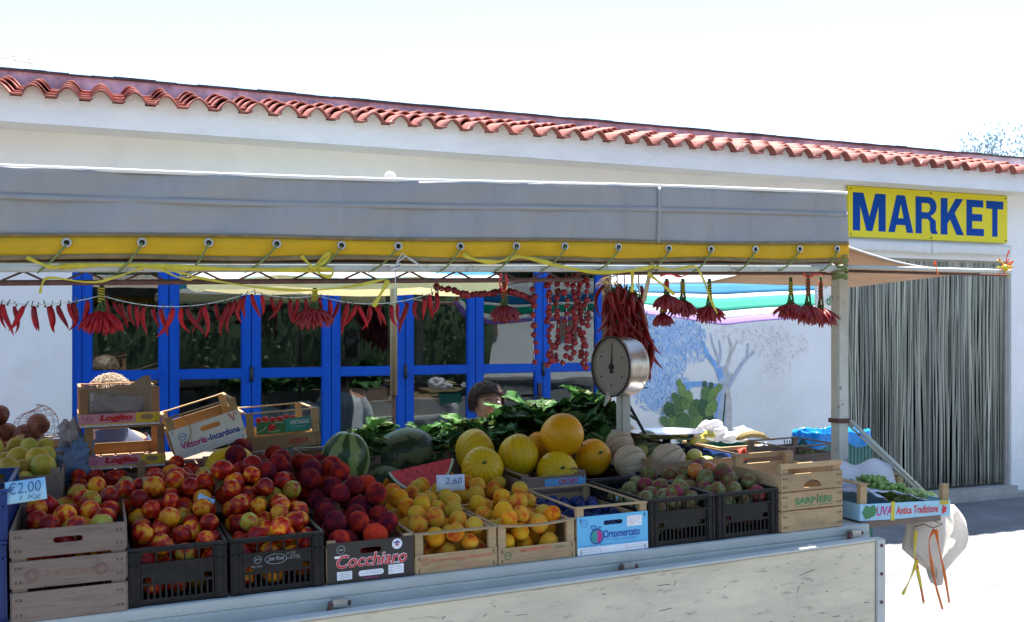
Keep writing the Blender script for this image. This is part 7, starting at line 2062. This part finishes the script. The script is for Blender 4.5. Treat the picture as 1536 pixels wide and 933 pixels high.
# ------------------------------------------------------------------ the two people sitting behind the stall
def person(loc, rz, label, hairm, shirt, seed, hair_len=.03, head_tilt=0.2, curl=.02, seat_h=.46):
    """seated figure grown as one skinned body; hair, clothes, eyes are children; z is measured from the seat"""
    r = thing('person', loc, (0, 0, rz), label, 'person')
    H = seat_h
    V_ = []; E_ = []; RR = []
    def v(p, rad, par=None):
        V_.append(Vector(p)); RR.append(rad)
        if par is not None: E_.append((par, len(V_) - 1))
        return len(V_) - 1
    pel = v((0, .02, H + .09), (.15, .11))
    wst = v((0, .02, H + .22), (.135, .10), pel); chs = v((0, .0, H + .40), (.155, .11), wst); ush = v((0, -.01, H + .50), (.12, .085), chs)
    nk = v((0, -.02, H + .585), (.052, .055), ush); jaw = v((0, -.035, H + .65), (.060, .070), nk); sk = v((0, -.025, H + .715), (.074, .090), jaw); tp_ = v((0, -.015, H + .775), (.062, .075), sk)
    nose0 = v((0, -.115, H + .690), (.013, .013), sk); nose = v((0, -.140, H + .672), (.011, .011), nose0)
    for s in (-1, 1):
        ear = v((s * .080, -.015, H + .695), (.012, .018), sk)
        sh = v((s * .165, -.01, H + .485), (.055, .055), ush); el = v((s * .235, -.06, H + .23), (.040, .040), sh); wr = v((s * .16, -.28, H + .18), (.026, .022), el)
        pm = v((s * .14, -.35, H + .165), (.034, .016), wr)
        for q, (ox, ln) in enumerate(((-.028, .055), (-.010, .075), (.008, .080), (.026, .070))):
            f1 = v((s * .14 + ox, -.385 - .008 * (q in (1, 2)), H + .160), (.0095, .0095), pm); f2 = v((s * .14 + ox * 1.1, -.385 - ln * .6, H + .150), (.0085, .0085), f1); v((s * .14 + ox * 1.1, -.385 - ln, H + .128), (.007, .007), f2)
        t1_ = v((s * .14 - s * .045, -.345, H + .155), (.011, .011), pm); v((s * .14 - s * .062, -.375, H + .145), (.0085, .0085), t1_)
        hp_ = v((s * .095, -.02, H + .07), (.088, .085), pel); kn_ = v((s * .12, -.44, H + .06), (.058, .058), hp_); ak = v((s * .12, -.46, .09), (.036, .038), kn_); v((s * .13, -.60, .035), (.036, .026), ak)
    me = bpy.data.meshes.new('body'); me.from_pydata([tuple(x) for x in V_], E_, [])
    o = bpy.data.objects.new('tmp', me); col.objects.link(o)
    sm_ = o.modifiers.new('skin', 'SKIN'); sm_.use_smooth_shade = True
    for i, rd in enumerate(RR): me.skin_vertices[0].data[i].radius = rd
    me.skin_vertices[0].data[0].use_root = True
    ss = o.modifiers.new('sub', 'SUBSURF'); ss.levels = 2; ss.render_levels = 2
    dg = bpy.context.evaluated_depsgraph_get(); bm_ = bpy.data.meshes.new_from_object(o.evaluated_get(dg)); bpy.data.objects.remove(o)
    bm_.name = 'body'; bm_.materials.clear(); bm_.materials.append(M['skin'])
    for p_ in bm_.polygons: p_.use_smooth = True
    put(bm_, 'body', r)
    # shirt and trousers follow the body
    mb = MB()
    def ring(c, a, b, n=20): return [(c[0] + a * math.cos(t * 6.2832 / n), c[1] + b * math.sin(t * 6.2832 / n), c[2]) for t in range(n)]
    st_ = [((0, .02, H + .02), .178, .135), ((0, .02, H + .14), .172, .130), ((0, .01, H + .28), .165, .128), ((0, 0, H + .42), .185, .135), ((0, -.01, H + .50), .175, .115), ((0, -.015, H + .545), .11, .085), ((0, -.02, H + .57), .070, .070)]
    vs = []
    for (c, a, b) in st_: vs += ring(c, a, b)
    fs = [(j * 20 + k, j * 20 + (k + 1) % 20, (j + 1) * 20 + (k + 1) % 20, (j + 1) * 20 + k) for j in range(len(st_) - 1) for k in range(20)]
    mb.add(vs, fs, 0, True)
    for s in (-1, 1): mb.tube([(s * .13, -.01, H + .49), (s * .19, -.02, H + .40), (s * .232, -.055, H + .27)], [.075, .068, .062], 12, cap=False)
    mb.build('shirt', shirt, r)
    mb = MB()
    for s in (-1, 1): mb.tube([(s * .08, .06, H + .07), (s * .10, -.1, H + .075), (s * .12, -.43, H + .065), (s * .12, -.47, H - .02), (s * .12, -.465, .12)], [.115, .112, .08, .072, .055], 12)
    mb.build('trousers', M['shirt_b'], r)
    for s in (-1, 1):
        mb = MB(); mb.ball((s * .031, -.106, H + .712), .012, nu=10, nv=8); e_ = mb.build('eye', M['p_white'], r)
        mb = MB(); mb.ball((s * .031, -.1165, H + .712), .0055, .003, .0055, nu=8, nv=6); mb.build('iris', M['wood_dark'], e_)
        mb = MB(); mb.tube([(s * .012, -.118, H + .732), (s * .032, -.117, H + .739), (s * .050, -.104, H + .733)], .003, 5); mb.build('eyebrow', hairm, r)
    mb = MB(); mb.tube([(-.024, -.108, H + .638), (0, -.116, H + .637), (.024, -.108, H + .638)], [.003, .006, .003], 6); mb.build('mouth', M['p_pale_red'], r)
    # hair: a cap of many short locks over the skull
    rn = random.Random(seed); mb = MB()
    C_ = Vector((0, -.012, H + .722))
    def cap(d, a, b, c):
        return Vector((d.x * a, d.y * b, d.z * c)) * (1 + .10 * noise.noise(d * 5 + Vector((seed, 0, 0))))
    mb.ball((0, .004, H + .735), .094, .104, .094, nu=26, nv=16, fn=lambda d, a, b, c: cap(d, a, b, c) if (d.y > -.35 or d.z > .52) else cap(d, a * .8, b * .70, c * .75))
    for _ in range(3800):
        d = Vector((rn.gauss(0, 1), rn.gauss(0, 1), rn.gauss(0, 1))).normalized()
        if d.z < -.35 or (d.y < -.45 and d.z < .50): continue
        s0 = C_ + Vector((d.x * .086, d.y * .098, d.z * .092 + .006)); t_ = d.cross(Vector((rn.gauss(0, 1), rn.gauss(0, 1), rn.gauss(0, 1)))).normalized()
        L_ = hair_len * rn.uniform(.6, 1.4)
        mb.tube([s0, s0 + d * L_ * .45 + t_ * curl * .5, s0 + d * L_ * .6 + t_ * curl * 1.2 + Vector((0, 0, -.006)), s0 + d * L_ * .45 + t_ * curl * 2.0 + Vector((0, 0, -.018))], [.0018, .0017, .0013, .0004], 4, cap=False)
    mb.build('hair', hairm, r)
    return r
def stool(x, y, h, lb):
    r = thing('stool', (x, y, 0), None, lb, 'stool')
    mb = MB(); mb.tube([(0, 0, h - .04), (0, 0, h)], .17, 20); mb.build('seat', M['blue_plastic'], r)
    for k in range(4):
        a = k * 1.5708 + .785; mb = MB(); mb.tube([(.11 * math.cos(a), .11 * math.sin(a), h - .04), (.17 * math.cos(a), .17 * math.sin(a), 0)], .014, 6); mb.build('leg', M['metal'], r)
hp2 = atY(730, 603, 5.15)
person((hp2.x, 5.17, 0), .05, 'dark haired woman half hidden behind the leafy greens, only hair and eyes showing', M['hair_brown'], M['shirt_w'], 3, .020, curl=.016, seat_h=hp2.z - .715)
stool(hp2.x, 5.2, hp2.z - .715 - .0, 'low blue stool under the dark haired woman')
hp1 = atY(164, 597, 5.25)
person((hp1.x, 5.27, 0), .5, 'person with sunlit pale curly hair just above the upper Logito box', M['hair_pale'], M['shirt_b'], 8, .026, curl=.022, seat_h=hp1.z - .715)
stool(hp1.x, 5.3, hp1.z - .715, 'blue stool under the pale haired person')
